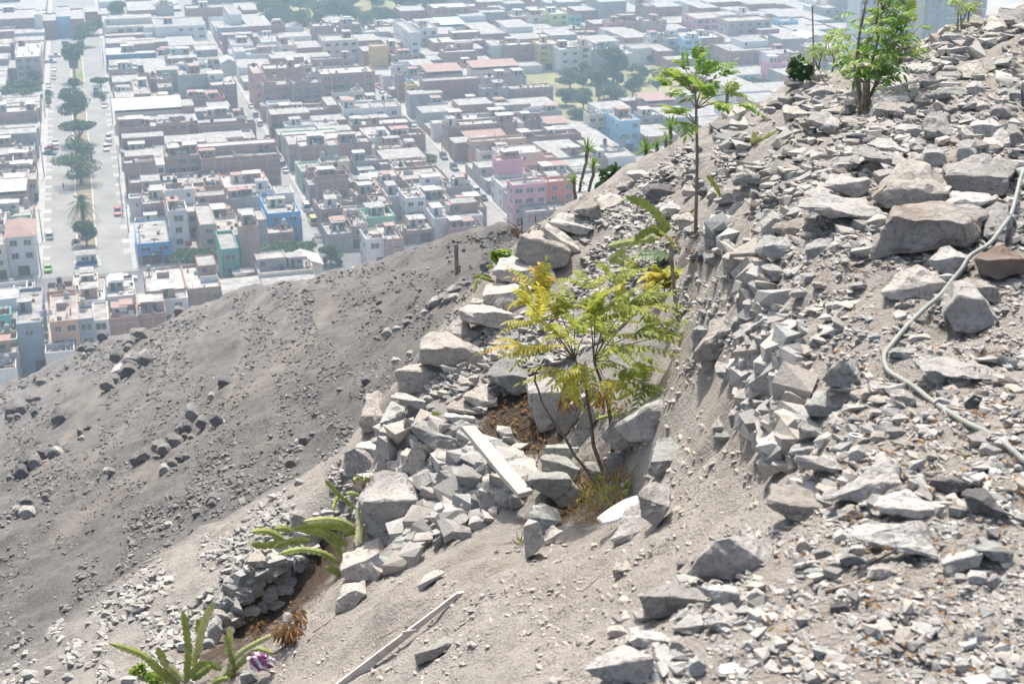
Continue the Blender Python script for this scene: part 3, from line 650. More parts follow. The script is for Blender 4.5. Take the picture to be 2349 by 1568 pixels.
# ---------------------------------------------------------------- ground, streets, pavements
def ground_mat():
    m, nt, b = newmat('town ground', .95, .1); g = N(nt, 'ShaderNodeTexCoord')
    n = noise(nt, .05, 8, g.outputs['Object'], .7).outputs[0]
    L(nt, mix(nt, ramp(nt, n, [(.4,0),(.6,1)]), (.33,.30,.26), (.42,.39,.35)), b.inputs['Base Color']); return m
def strip(name, a0, a1, b0, b1, z, mat, zb=None):
    mb = MB(); c = [to_xy(a0,b0), to_xy(a0,b1), to_xy(a1,b1), to_xy(a1,b0)]
    if zb is None: mb.add([(x,y,z) for x,y in c], [[0,1,2,3]])
    else: mb.prism(c, zb, z)
    return tag(mb.build(name, mat), kind='structure')
M_ROAD = city('worn road', (.28,.273,.262), .95, .12, .12); M_ROAD2 = city('worn lane', (.30,.293,.28), .95, .12, .15)
M_PAVE = city('pavement', (.42,.41,.395), .95, .1, .3); M_KERB = city('yellowed kerb', (.60,.56,.45)); M_DIRT = city('median dirt', (.25,.21,.15), .95, .2, .4)
M_GRASS = city('lawn', (.16,.20,.07), .95, .3, .15); M_DARKROAD = city('asphalt', (.17,.17,.17), .95, .12, .15)
mb = MB(); mb.add([(-1450,-50,0),(1450,-50,0),(1450,2380,0),(-1450,2380,0)], [[0,1,2,3]]); tag(mb.build('ground', ground_mat()), kind='structure')
A_END = 830
strip('avenue', a_x1, A_END, b_av0, b_av1, .004, M_ROAD)
for (b0, b1) in (b_s2, b_s3, b_s4, (b_s4[1]+50, b_s4[1]+54.5), (b_s4[1]+107, b_s4[1]+111.5)): strip('road', a_x1, A_END, b0, b1, .004, M_ROAD2)
strip('cross_street', a_x0, a_x1, -220, 330, .008, M_DARKROAD)
for a in (AX[1]+3, AX[3]+2): strip('road', a, a+5, b_av0-60, b_s4[1]+110, .008, M_ROAD2)
for (b0, b1) in ((b_av0-SW, b_av0), (b_av1, b_av1+SW), (b_s2[0]-SW*.6, b_s2[0]), (b_s2[1], b_s2[1]+SW*.6), (b_s3[0]-SW*.6, b_s3[0]), (b_s3[1], b_s3[1]+SW*.6)):
    strip('pavement', a_x1+1, A_END, b0, b1, .14, M_PAVE, -.05)
strip('pavement', a_x1, a_x1+2, b_av1+SW, b_s2[0]-SW, .14, M_PAVE, -.05)
# median with kerb
mL, mR = gab(176,560)[1], gab(222,560)[1]
a_m0 = gab(200,585)[0]
for (a0, a1) in ((a_m0-5, gab(190,210)[0]), (gab(190,198)[0], gab(180,128)[0])):
    strip('median_kerb', a0, a1, mL, mR, .14, M_KERB, -.05); strip('median_soil', a0+.3, a1-.3, mL+.25, mR-.25, .18, M_DIRT, .1)
strip('median_lawn', gab(190,180)[0], gab(180,165)[0], mL+.3, mR-.3, .2, M_GRASS, .1)
for (p, q) in PARKS: strip('lawn', min(p[0],q[0]), max(p[0],q[0]), min(p[1],q[1]), max(p[1],q[1]), .012, M_GRASS if R.random() < .5 else city('dry lawn', (.27,.26,.14), .95, .25, .1))
# concrete crossings over the verge in front of the houses
k = 0
for b0, b1 in ((b_av0-.004, b_av0+1.7), (b_av1-1.7, b_av1+.004)):
    a = a_x1+14
    while a < a_x1+230:
        w = R.uniform(2.2,4.2); strip('driveway', a, a+w, b0, b1, .03+.001*(k % 3), M_PAVE); a += w+R.uniform(2.5,9); k += 1
# ---------------------------------------------------------------- rocks
def rock_material(name, c1, c2, c3, stain=None):
    m, nt, b = newmat(name, .92, .15)
    g = N(nt, 'ShaderNodeTexCoord'); o = N(nt, 'ShaderNodeObjectInfo')
    mp = N(nt, 'ShaderNodeMapping'); L(nt, g.outputs['Object'], mp.inputs[0])
    cx = N(nt, 'ShaderNodeCombineXYZ'); sc = N(nt, 'ShaderNodeMath', operation='MULTIPLY'); L(nt, o.outputs['Random'], sc.inputs[0]); sc.inputs[1].default_value = 40
    L(nt, sc.outputs[0], cx.inputs[0]); L(nt, cx.outputs[0], mp.inputs['Location'])
    vec = mp.outputs[0]
    n1 = noise(nt, 5, 7, vec, .65).outputs[0]; n2 = noise(nt, 45, 6, vec, .7).outputs[0]
    mp2 = N(nt, 'ShaderNodeMapping'); mp2.inputs['Scale'].default_value = (6, 9, 45); mp2.inputs['Rotation'].default_value = (.5, .35, 0); L(nt, vec, mp2.inputs[0]); n3 = noise(nt, 1, 5, mp2.outputs[0], .6).outputs[0]
    base = mix(nt, ramp(nt, n1, [(.33,0),(.67,1)]), c1, c2)
    base = mix(nt, ramp(nt, n3, [(.45,0),(.75,.6)]), base, c3)
    if stain:
        n5 = noise(nt, 2.3, 5, vec, .7).outputs[0]; base = mix(nt, ramp(nt, n5, [(.5,0),(.68,.75)]), base, stain)
    vo = N(nt, 'ShaderNodeTexVoronoi', feature='DISTANCE_TO_EDGE', Scale=4.5); wv = N(nt, 'ShaderNodeVectorMath', operation='MULTIPLY_ADD'); L(nt, noise(nt, 6, 4, vec).outputs['Color'], wv.inputs[0]); wv.inputs[1].default_value = (.25,.25,.25); L(nt, vec, wv.inputs[2]); L(nt, wv.outputs[0], vo.inputs['Vector'])
    base = mix(nt, ramp(nt, vo.outputs['Distance'], [(0,.55),(.018,0)]), base, (.12,.11,.10))
    tone = ramp(nt, o.outputs['Random'], [(0,.68),(.5,.92),(1,1.1)])
    base = mix(nt, 1.0, base, tone, 'MULTIPLY')
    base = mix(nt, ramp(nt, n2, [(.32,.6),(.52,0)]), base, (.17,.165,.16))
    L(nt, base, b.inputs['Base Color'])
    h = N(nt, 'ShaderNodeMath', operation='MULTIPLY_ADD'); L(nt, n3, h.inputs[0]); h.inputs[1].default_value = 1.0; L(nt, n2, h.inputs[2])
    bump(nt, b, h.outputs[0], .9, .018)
    return m
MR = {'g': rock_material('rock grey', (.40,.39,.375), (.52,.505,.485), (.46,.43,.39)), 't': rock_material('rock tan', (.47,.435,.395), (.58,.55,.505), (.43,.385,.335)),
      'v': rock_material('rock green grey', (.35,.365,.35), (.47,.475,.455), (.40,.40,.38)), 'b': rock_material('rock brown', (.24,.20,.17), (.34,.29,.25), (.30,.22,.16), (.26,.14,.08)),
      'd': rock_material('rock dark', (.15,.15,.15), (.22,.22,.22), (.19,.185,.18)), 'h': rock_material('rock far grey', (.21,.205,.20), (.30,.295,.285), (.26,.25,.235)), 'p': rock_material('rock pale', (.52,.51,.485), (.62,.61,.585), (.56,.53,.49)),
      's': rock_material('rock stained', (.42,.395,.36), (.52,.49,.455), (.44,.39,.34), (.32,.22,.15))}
TONE = dict(g='grey', h='dull grey', t='tan', v='greenish grey', b='rusty brown', d='dark grey', p='pale', s='brown-streaked')
def rough_hull(P_, rough=.036, detail=2, bev=.035, seed=0):
    """faceted stone: hull of the points, broken edges, chipped faces. returns verts, faces"""
    P_ = np.asarray(P_, float); c = P_.mean(0); size = np.ptp(P_, axis=0).max()
    bm = bmesh.new()
    for p in P_: bm.verts.new(p-c)
    res = bmesh.ops.convex_hull(bm, input=bm.verts)
    bmesh.ops.delete(bm, geom=[v for v in bm.verts if not v.link_faces], context='VERTS')
    bmesh.ops.dissolve_limit(bm, angle_limit=math.radians(9), verts=bm.verts, edges=bm.edges)
    if bev:
        try: bmesh.ops.bevel(bm, geom=list(bm.edges), offset=size*bev, offset_type='OFFSET', segments=1, affect='EDGES', clamp_overlap=True)
        except Exception: pass
    bmesh.ops.triangulate(bm, faces=bm.faces)
    for _ in range(detail):
        mx = size*(.3, .15, .075)[min(_, 2)]
        ed = [e for e in bm.edges if e.calc_length() > mx]
        if ed: bmesh.ops.subdivide_edges(bm, edges=ed, cuts=1); bmesh.ops.triangulate(bm, faces=[f for f in bm.faces if len(f.verts) > 3])
    bm.normal_update()
    V = np.array([v.co[:] for v in bm.verts]); Nn = np.array([v.normal[:] for v in bm.verts])
    k = 3.2/size
    n = fbm(V[:,0]*k+seed, V[:,1]*k, V[:,2]*k, oct=4, seed=seed % 97, gain=.6)
    st = np.floor(fbm(V[:,0]*k*.8, V[:,1]*k*.8+seed, V[:,2]*k*.8, oct=2, seed=seed % 53)*3)/3     # small steps where flakes broke off
    V = V+Nn*(n*rough*size+st*rough*.6*size)[:,None]
    F = [[v.index for v in f.verts] for f in bm.faces]; bm.verts.index_update(); F = [[v.index for v in f.verts] for f in bm.faces]
    bm.free()
    return V+c, F
ROCKS = []
def rock(pts_, T, mat, label=None, reg=None, base=None, rough=.036, sink=.0):
    """pts_: (u, v, back share) in picture units; stood on the hillside under its lowest point"""
    ROCKS.append(dict(p=pts_, T=T, mat=mat, label=label, base=base, rough=rough, sink=sink))
HERO = """8|.34|s|big square-cut boulder with a brown-streaked front face beside the grey hose|1180,305 1730,392 1850,402 1035,725 1100,728 1225,680 1570,690 1800,640 1880,640 1890,560|1300,210 1480,228 1680,260 2055,322 1990,480
8|.25|g|long tilted grey slab lying left of the square-cut boulder|385,272 560,318 1000,405 1110,405 1140,350 925,330|510,92 970,215 640,120
8|.35|s|tall pyramid-shaped boulder with a mossy left face behind the square-cut boulder|1035,190 1165,300 1640,245 1700,160 1110,95|1370,-185 1290,-130 1490,-110 1580,-20
8|.4|g|broad flat-topped boulder at the right edge above the hose top|1650,0 1780,130 2150,185 2215,130 2240,0|1690,-100 1990,-180 2300,-100
8|.25|g|thick slab with a curved shaded front left of the pyramid-shaped boulder|615,95 880,195 1005,150 1015,50 880,110|740,-30 690,-20 1010,35
8|.2|p|chunky pale stone leaning on the hose below the square-cut boulder|1520,720 1545,790 1690,890 1790,860 1880,690|1600,640 1700,602 1850,672
8|.28|b|rusty brown earth-caked boulder at the right edge over a dark hole|1915,720 1950,850 2130,905 2345,850 2345,720|1980,620 2200,640 2300,680
8|.3|g|tilted block with a bright top and smooth grey front right of the hose|1640,1180 1740,1330 1880,1345 2090,1290 2130,1230 1985,1060 1770,1040|1575,1090 1740,900 1850,890 1930,960
8|.12|t|smooth dusty rock sheet lying in the ground left of the hose|1100,1000 1200,1065 1560,1065 1690,920|1250,820 1400,770 1300,790
8|.18|s|flat overhanging stone roofing the dark hole at the right edge|1900,960 2110,945 2150,1100 2020,1070|1795,870 1930,880 2080,930
8|.3|g|rough rounded grey rock between the square-cut boulder and the hose|1980,520 2060,600 2200,540 2240,440|1985,300 2110,210 2210,250
8|.3|p|flat bright slab behind the square-cut boulder|1670,250 1940,290 2110,200|1720,150 2060,170
12|.18|v|pointed wedge stone with a mossy triangular face and white top|680,320 805,60 950,265 840,330 600,250|890,10 905,120
12|.25|v|greenish lumpy rock under the pointed wedge stone|470,460 500,570 740,575 960,500|560,360 780,310 900,380
12|.08|d|small charcoal-coloured stone right of the curving hose|1825,450 1900,505 1990,490 1985,400 1905,380|1920,390
12|.3|p|long bright flat slab lying right of the hose bend|1480,190 1760,250 2200,258|1370,50 1460,60 1900,120
12|.22|p|sharp-crested block with a white sloping face and dark right side|640,1268 920,1240 1060,1340 1290,1220 1310,1130 990,1140|1170,940 1240,990
12|.2|p|wide low slab in front of the sharp-crested block|1050,1330 1110,1370 1420,1440 1670,1380|1120,1220 1350,1200 1660,1330
12|.16|d|dark grey flat stone right of the sharp-crested block|1490,1100 1600,1200 1760,1230 1930,1130|1520,1080 1890,1060
12|.18|d|dark tilted stone with a round mark, lower right of the sharp-crested block|1810,1220 1910,1400 2110,1450 2235,1400|1850,1180 2000,1160
12|.25|t|rounded pinkish boulder at the terrace edge left of the sharp-crested block|150,1300 330,1450 480,1470 620,1350|190,1150 400,1130 560,1230
12|.2|v|jagged grey stone at the terrace edge left of the pipe ring|320,880 440,910 540,850 640,800 820,860|470,720 560,690 700,760
12|.16|g|flat splintered stone below the pipe ring|400,930 500,1000 690,1050 800,1020|430,890 560,900 790,950
12|.2|v|lumpy stone at the terrace edge above the pipe ring|400,650 450,740 590,690 725,735|480,560 640,600 720,670
15|.22|g|large triangular boulder with a smooth dark face near the bottom right|1580,625 1700,480 1830,330 1960,312 2110,400 2310,560 2210,640 1970,695 1740,670|2000,290 2340,330 2330,520
15|.22|g|blocky grey boulder at the terrace edge below the triangular boulder|1165,810 1260,1040 1440,1020 1780,920 1785,850 1200,800|1250,760 1500,735 1690,760
15|.15|p|stone with a bright flat top wedged under the triangular boulder|1680,730 1740,800 1900,910 2000,900 2050,800|1720,700 2000,720
15|.12|g|angular stone with a small hole at the lower terrace edge|1450,1090 1560,1130 1690,1145 1740,1060|1560,1010 1720,960
15|.2|g|wide blurred rock at the bottom edge of the picture|700,1440 850,1540 1050,1575 1190,1565 1300,1480 1290,1350|880,1270 1050,1240 1230,1290
16|.18|p|pale flat rock half buried near the bottom right|850,300 1000,380 1580,510 1635,480|860,210 1480,160 1590,280
16|.16|p|pale angular slab with a dark right end near the bottom right|1620,540 1700,640 1960,570 1990,450|1700,440 1890,420
16|.14|v|dark greenish stone beside the white stick at the right edge|1900,410 2060,520 2230,530 2240,450|2020,330 2120,350
10|.25|v|large diamond-shaped slab leaning above the dark planting pit|1995,210 2110,290 2295,390 2400,350 2400,230|2190,45 2250,80
11|.22|g|block with a bright flat top standing in the dark planting pit|228,360 250,480 345,690 470,690 480,450 560,360|235,235 380,190 540,260
11|.12|g|dark upright slab left of the pale leaning slab in the planting pit|480,500 480,690 575,740 632,610 590,480 530,420|560,430
11|.12|p|pale upright slab leaning behind the yellow-leaved sapling|590,800 690,830 770,720 832,560 770,450 740,440 640,640|800,470
11|.12|v|grey upright slab behind the pale leaning slab|590,470 620,640 700,560 740,380|640,400 720,365
11|.22|v|thick greenish slab over the blocky stone left of the sapling stems|340,920 370,1040 620,1130 690,1020|380,880 560,900 690,980
11|.25|v|big blocky greenish stone at the lower end of the white plank|215,1110 310,1190 530,1340 690,1330 730,1220 605,1090|330,1030 480,1040
11|.14|v|thin greenish slab laid on top of the stones left of the sapling stems|360,830 440,920 620,960 680,830|400,805 650,800
11|.25|g|rounded grey boulder right of the sapling stems|880,960 900,1060 1100,1070 1165,930|950,860 1100,860
11|.14|g|dark narrow stone behind the middle sapling stem|700,990 760,1090 880,1155 885,1050|720,950 860,960
15|.2|v|greenish pitted rock left of the dry grass pit|250,150 330,310 540,170|270,50 370,20 500,90
15|.16|g|smooth upright rock carrying a small succulent|205,220 215,500 310,450 380,350 320,180|250,160
15|.12|t|small pale block beside the upright rock with the succulent|370,350 440,390 480,330 540,260|390,260 450,210
15|.25|g|bedrock lump in front of the white plastic sheet|945,340 1000,370 1230,300 1310,220|1080,60 1180,40 1230,100
11|.3|g|bedrock knob right of the white plastic sheet|1175,1230 1200,1420 1340,1520 1450,1330|1220,1170 1330,1120 1450,1160
11|.35|v|greenish bedrock outcrop right of the yellow-leaved sapling|1280,950 1270,1050 1450,1120 1700,980 1640,900|1330,760 1450,740 1500,860
11|.25|t|smooth rounded boulder at the foot of the retaining wall|1700,80 1730,170 1850,210 1890,100|1740,-60 1870,-40
11|.16|g|flat stone stacked on another at the foot of the retaining wall|1830,180 1870,240 2020,280 2060,190|1850,90 2000,130
11|.12|p|thin slab topping the small stack at the foot of the retaining wall|1925,150 1960,185 2090,180 2140,110|1960,75 2060,65
11|.25|p|wide ledge stone jutting from the retaining wall|2090,270 2260,430 2349,400|2200,180 2349,190
11|.2|g|flat stone under the wide ledge stone of the retaining wall|1990,400 2060,440 2260,455 2280,420|2030,330 2200,310
11|.18|p|bright slanted slab at the lower end of the retaining wall|1800,660 1850,690 1970,650|1900,510 1960,540
11|.2|v|chunky greenish stone beside the bright slanted slab|1960,560 1970,660 2090,690 2210,560|2000,470 2100,445
11|.16|v|low stone ending the retaining wall above the dirt slope|1820,740 1860,790 1990,800 2050,740|1850,700 2010,670
10|.4|t|wide tan boulder with a cracked front topping the lower wall|1450,90 1620,150 2030,162 1980,35 1452,-10 1900,-30|1470,-85 1550,-150 1650,-160 1730,-90 1900,-62
10|.3|t|white-topped boulder just below the wide tan boulder|1240,180 1310,350 1440,356 1560,290 1665,192 1470,242|1430,110 1620,130
10|.16|g|small dark slab beside the white-topped boulder|1625,130 1650,180 1790,205 1812,170|1700,105 1770,110
10|.2|g|long flat slab under the white-topped boulder|1200,400 1380,470 1480,530 1502,440|1240,360 1340,365
10|.22|p|pale slanted stone on the outer edge of the lower wall|1100,620 1280,660 1345,672 1330,560|1210,440 1320,480
10|.18|g|grey stone under the pale slanted stone|1095,690 1130,735 1312,725|1150,615 1230,660
10|.22|g|large smooth triangular block at the foot of the lower wall|805,870 810,1080 960,1110 1150,1042 890,832|1000,900 1190,990
10|.16|p|slab resting on the smooth triangular block|890,820 1040,920 1080,915 1150,860|950,770 1060,770
10|.35|v|broad rough boulder above the middle of the lower wall|1375,650 1450,770 1640,880 1730,870 1880,780|1480,590 1640,600 1780,680
10|.25|t|upright tapering stone in the face of the lower wall|1290,1000 1420,1110 1480,1080 1510,900 1455,782 1400,800|1440,790
10|.2|v|square stone under the broad rough boulder|1450,980 1560,1025 1660,960 1640,890|1520,845 1600,870
10|.18|g|cube-like stone at the top of the white plank|1668,880 1680,945 1810,900 1815,815|1690,830 1790,808
10|.2|g|kite-shaped stone in the middle of the lower wall|1445,1190 1610,1255 1665,1180 1640,1060|1480,1042 1560,1040
10|.16|p|long pale stone tilted in the lower wall|1710,1250 1770,1310 1890,1200 1850,1130|1800,1120
10|.28|p|big block under the white plank's lower end|1945,1190 1960,1370 2090,1405 2200,1300 2160,1230|2050,1080 2180,1120
14|.45|g|massive grey boulder at the corner of the lower wall above the cactus|920,40 930,130 1090,400 1210,405 1360,200 1450,-20 1230,60 1080,115 960,20 1220,300|980,-110 1080,-220 1300,-240 1420,-140
14|.28|t|pale block at the end of the deep pit right of the cactus|770,600 830,700 1030,680 1100,450|800,460 930,400 1060,440
14|.18|v|dark stone beside the pale block at the end of the deep pit|1045,560 1060,650 1130,640 1220,540|1090,480 1210,465
14|.22|g|pointed grey stone at the foot of the lower wall|1330,375 1450,350 1570,280|1400,200 1500,160
14|.18|g|wide stone beside the pointed stone at the foot of the lower wall|1520,300 1690,335 1720,330 1760,240|1600,200 1720,205
10|.2|t|tan stone with a chipped face above the thin pale slab|1665,490 1680,525 1900,550 2020,540|1730,400 1830,395 1920,460
10|.28|t|sloping tan rock at the upper rim of the dark planting pit|1815,390 1940,480 2100,450|1990,285 2090,330
10|.12|p|thin pale slab at the upper end of the white plank|1640,560 1810,690 1920,650 1920,580|1660,530 1840,560
10|.5|t|pinkish bedrock stump outside the lower wall|950,560 960,720 1100,660 1150,560|1000,370 1080,350 1190,430
7|.25|t|pointed tan boulder on the crest beside the thin stakes|620,310 820,375 870,360 840,260|750,130 700,150
7|.3|t|rounded tan boulder right of the pointed tan boulder|850,300 1000,315 1050,262 1090,212|810,170 950,115
7|.25|p|thin bright slab below the pointed tan boulder|410,400 650,500 740,522 812,460|490,330 780,350
7|.3|t|lumpy tan stone under the thin bright slab|360,440 380,530 600,662 682,650|420,420 600,490
7|.35|t|large tan boulder left of the rubble terrace|130,680 400,830 560,770 600,650 180,520|260,460 350,480 560,622
7|.35|p|wide bright boulder under the large tan boulder|-75,820 10,910 250,956 390,850 400,790|0,710 100,700 330,720
7|.3|t|dark-fronted boulder carrying the wide bright boulder|-170,1030 -60,1140 100,1165 240,1090 290,960|-120,940 0,920 200,940
6|.3|t|oblong tan block on the lower wall left of the yellow-leaved sapling|1780,1150 1785,1235 1900,1270 2170,1330 2242,1240 2250,1182|1880,1100 2100,1110 2230,1170
6|.16|t|small thin slab on top of the oblong tan block|1880,1090 1980,1125 2125,1140 2110,1090|1900,1045 2050,1060
6|.25|g|grey tilted slab below the oblong tan block|1690,1340 1750,1400 1860,1412 1930,1372|1720,1240 1840,1240
7|.28|p|flat wedge stone topping the small stair of slabs|1720,475 1860,470 2110,460 2122,420|1800,330 2060,370
7|.28|g|thick middle slab of the small stair of slabs|1720,500 1750,600 1870,612 2090,570 2132,512|1740,480 2050,460
7|.18|p|thin lower slab of the small stair of slabs|1800,640 1900,690 2100,590|1830,610 2060,580
7|.3|t|big pale rock below the small stair of slabs|1890,700 1960,885 2060,860 2190,720|1960,620 2130,590
4|.4|p|bright flat-topped block tilted on the far rubble path|455,1020 680,1150 765,1080 690,1100|640,945 790,990
4|.3|t|oblong stone left of the bright flat-topped block|275,960 300,1028 440,1010 530,975|290,905 400,910
4|.45|g|wide boulder at the foot of the leafy bush|1085,760 1280,790 1440,760 1420,690|1250,610 1400,660
4|.4|g|squared grey block under the wide boulder by the bush|1020,1035 1060,930 1380,880 1370,850|1060,795 1350,795
4|.35|t|slab on the step below the squared grey block|1075,930 1110,950 1310,1000 1335,960|1110,870 1320,890
4|.45|g|rounded blocky boulder below the step of slabs|960,1190 1240,1215 1310,1130|980,1060 1180,1005 1300,1060
4|.35|p|long pale slab in front of the rounded blocky boulder|985,1230 1230,1340 1350,1302|1080,1170 1200,1180
4|.35|g|rough slab left of the long pale slab|855,1310 1190,1430 1235,1372|900,1225 1010,1240
4|.4|g|tall angular boulder in the middle of the rubble field|1475,1110 1540,1180 1760,1150|1530,910 1640,940
4|.5|t|big rounded boulder high on the rubble field|1805,660 1930,690 2042,650|1830,560 1960,510 2050,590
4|.4|t|humped boulder right of the leafy bush|1395,525 1510,520 1640,530|1430,420 1510,385 1690,480
4|.35|g|straight-edged slab under the humped boulder|1320,620 1500,630 1640,600|1330,535 1670,545
4|.4|g|leaning ribbed slab at the right of the rubble field|1985,1300 2040,1310 2215,1290 2220,1220|2100,1110 2180,1065
4|.5|t|large block at the base of the stacked wall, top right|1980,260 2130,300 2210,310 2200,220|2060,140 2150,150
4|.5|g|long top stone of the stacked wall, top right|2110,150 2200,210 2345,235|2130,60 2345,90
4|.5|g|pale upper stone of the stacked wall, top right|1945,70 1990,120 2120,100 2140,20|1960,0 2130,-20
4|.5|g|corner stone at the very top right|2140,40 2170,75 2290,80 2290,-10|2150,-30 2280,-40
4|.4|t|brown stone on the left flank of the stacked wall, top right|1870,200 1960,255 2000,200|1900,120 1970,130"""
HERO += """
7|.5|t|smooth pale bedrock hump at the foot of the retaining wall behind the stake|1620,1568 1750,1410 1900,1330 2060,1400 2050,1575|1800,1265 1980,1180 2060,1235
7|.35|v|dark pitted block in shade right of the stake foot|1640,1320 1645,1480 1760,1490 1870,1310|1700,1270 1850,1245
11|.5|p|long pale bedrock rib sloping down right of the sapling|1000,650 1150,560 1320,470 1480,640 1330,750 1100,760|1250,440 1500,240 1620,330
11|.4|t|dusty flat bedrock shelf beside the upright slabs|860,740 960,600 1250,690 1280,780 1000,840|1000,560 1120,500
15|.3|t|half-buried bedrock hump on the dirt slope above the blocky boulder|960,590 970,660 1100,650 1130,590|1000,520 1080,510
14|.35|t|half-buried tan hump on the dirt slope beside the deep pit|735,850 735,950 860,945 1000,800 900,760|800,710 980,690
14|.3|g|jagged dark outcrop on the dirt slope below the weathered plank|1420,1310 1425,1400 1560,1370 1780,1230 1840,1180|1480,1260 1700,1130 1820,1120
14|.2|g|low dark outcrop on the dirt slope above the weathered plank|1445,720 1460,770 1560,700 1660,620|1500,620 1600,580
"""
HERO = HERO.replace('\n\n', '\n').strip()
BOXES = """8 440 610 360 510;8 175 460 400 525;8 90 270 290 525;8 690 910 380 445;8 50 450 520 715;8 460 680 540 690;8 1010 1120 405 500;8 700 930 490 570;8 770 900 570 660;8 90 320 725 905;8 280 540 795 860;8 180 310 825 910;8 430 640 820 920;8 520 690 870 975;8 330 550 970 1050;8 630 860 1070 1155;8 460 640 1105 1205;8 240 490 1060 1260;8 130 220 990 1200;8 50 210 1250 1500;8 260 430 1240 1360;8 240 530 1330 1460;8 200 580 1400 1568;8 500 610 1370 1470;8 600 750 1440 1520;8 0 100 900 1100;8 910 1000 1340 1410;8 1000 1120 1340 1420;8 1180 1440 1470 1568;8 1340 1560 1350 1440;8 850 1040 910 970
12 310 660 30 200;12 230 480 185 530;12 345 470 330 530;12 1170 1420 330 500;12 1010 1180 500 570;12 1080 1240 560 650;12 1210 1400 530 630;12 940 1140 310 430;12 1160 1340 650 750;12 1020 1180 680 790;12 1500 1600 690 760;12 830 990 800 960;12 850 960 560 640;12 1460 1590 500 590;12 1640 1760 220 300;12 1560 1730 380 480;12 700 1000 1320 1450;12 580 760 1100 1200;12 920 1130 1290 1340
15 1430 1610 1140 1330;15 910 1110 1060 1180;15 1100 1480 1100 1270;15 1740 1990 990 1110;15 1610 1760 1290 1500;15 1290 1440 1420 1510;15 1450 1620 1320 1400;15 2100 2260 740 860;15 1500 1650 500 600;15 960 1130 540 670
16 710 840 240 370;16 390 520 305 440;16 1000 1250 540 670;16 530 740 400 490;16 670 830 500 590;16 850 1030 370 460;16 760 980 440 560;16 1850 2030 590 720;16 2020 2160 620 750;16 480 600 500 560;16 1740 1850 620 710;16 680 850 850 960;16 1730 1900 1340 1480;16 600 700 590 680;16 1270 1370 930 1000;16 1370 1460 1130 1180
10 1030 1200 730 820;10 1190 1360 730 840;10 1615 1830 935 1035;10 1640 1760 1010 1180;10 1640 1780 1180 1320;10 1790 1940 1210 1405;10 2160 2349 1220 1350;10 1565 1690 1290 1465;10 1630 1785 1325 1490;10 1780 1970 1350 1485;10 1440 1600 1240 1390;10 1760 2000 1040 1150;10 1170 1280 810 960;10 1265 1370 820 920;10 1810 1940 860 940;10 1890 2120 870 1060;10 1350 1480 550 610;10 1330 1440 460 550;10 1470 1590 370 460;10 1550 1640 270 350;10 1380 1510 1290 1480;10 1510 1590 455 515;10 950 1040 220 290;10 740 800 320 360;10 1200 1300 50 130;10 1330 1400 -10 60
14 1185 1370 320 490;14 1715 1900 210 350;14 1860 2040 135 260;14 1380 1480 80 210;14 340 510 60 230;14 160 320 180 270;14 610 800 50 150;14 1240 1310 300 390;14 740 860 780 950
14 130 350 450 580;14 10 220 540 665;14 -20 125 590 760;14 290 430 500 620;14 390 515 455 600;14 190 290 590 700;14 270 390 610 720;14 60 220 690 860;14 210 300 700 800;14 150 300 820 930;14 300 370 720 800
13 2035 2260 585 760;13 1905 2170 670 900;13 1845 2010 800 945;13 1810 1965 920 1050;13 1785 1890 1000 1200;13 1700 1840 1170 1270;13 1960 2060 890 970;13 2080 2210 890 980;13 2190 2280 860 950;13 1890 1990 1050 1150;13 1980 2090 1010 1060;13 2140 2350 540 660;13 2280 2349 500 570;13 1020 1230 1490 1575;13 1170 1320 1420 1540;13 170 320 1440 1540;13 520 640 1470 1550;13 370 460 1410 1480;13 2050 2200 1420 1575;13 1500 1640 1190 1290;13 860 950 930 1000;13 990 1080 730 820;13 900 1010 840 900;13 740 830 930 970;13 720 800 1020 1080;13 1390 1440 780 830
7 985 1210 45 140;7 1060 1325 -50 65;7 1220 1530 45 235;7 1550 1690 70 200;7 1690 1790 95 195;7 1890 2160 90 235;7 1345 1615 245 360;7 1450 1680 310 470;7 1725 1900 630 790;7 1685 1780 630 755;7 2230 2349 300 520;7 2190 2349 530 700;7 2100 2230 800 920;7 1820 2090 175 250;7 1820 2050 270 330;7 940 1150 780 900;7 1760 1870 110 220;7 1860 1960 240 270;7 2020 2140 860 1030;7 2000 2230 970 1180;7 2080 2260 1110 1230;7 2230 2349 740 900;7 1970 2150 1180 1390;7 380 480 800 920;7 1980 2220 -60 110
4 280 490 680 765;4 490 750 725 850;4 790 930 750 850;4 790 910 840 980;4 340 450 760 850;4 130 290 850 940;4 160 380 800 910;4 1550 1890 750 850;4 1650 1850 885 965;4 1400 1565 795 905;4 1885 2180 1000 1170;4 1740 1940 1180 1370;4 1460 1690 1240 1425;4 1345 1620 1190 1295;4 1380 1530 1230 1355;4 1905 2065 860 950;4 2050 2230 880 1010;4 2180 2341 1050 1270;4 1630 1900 270 365;4 1540 1750 340 425;4 1580 1770 640 725;4 1700 1880 440 520;4 1300 1480 980 1060;4 1310 1480 1050 1170;4 1840 2010 690 810;4 2090 2240 745 820;4 1890 2030 400 500;4 2200 2341 760 860;4 1640 1760 550 620;4 1430 1600 630 760;4 1960 2190 270 350;4 1420 1480 770 840;4 480 660 600 690;4 1330 1420 870 980;4 540 620 810 860;4 2200 2341 1270 1340;4 1240 1380 610 690;4 1640 1700 950 1010;4 2310 2345 680 920;4 100 220 900 970;4 660 780 1080 1160"""
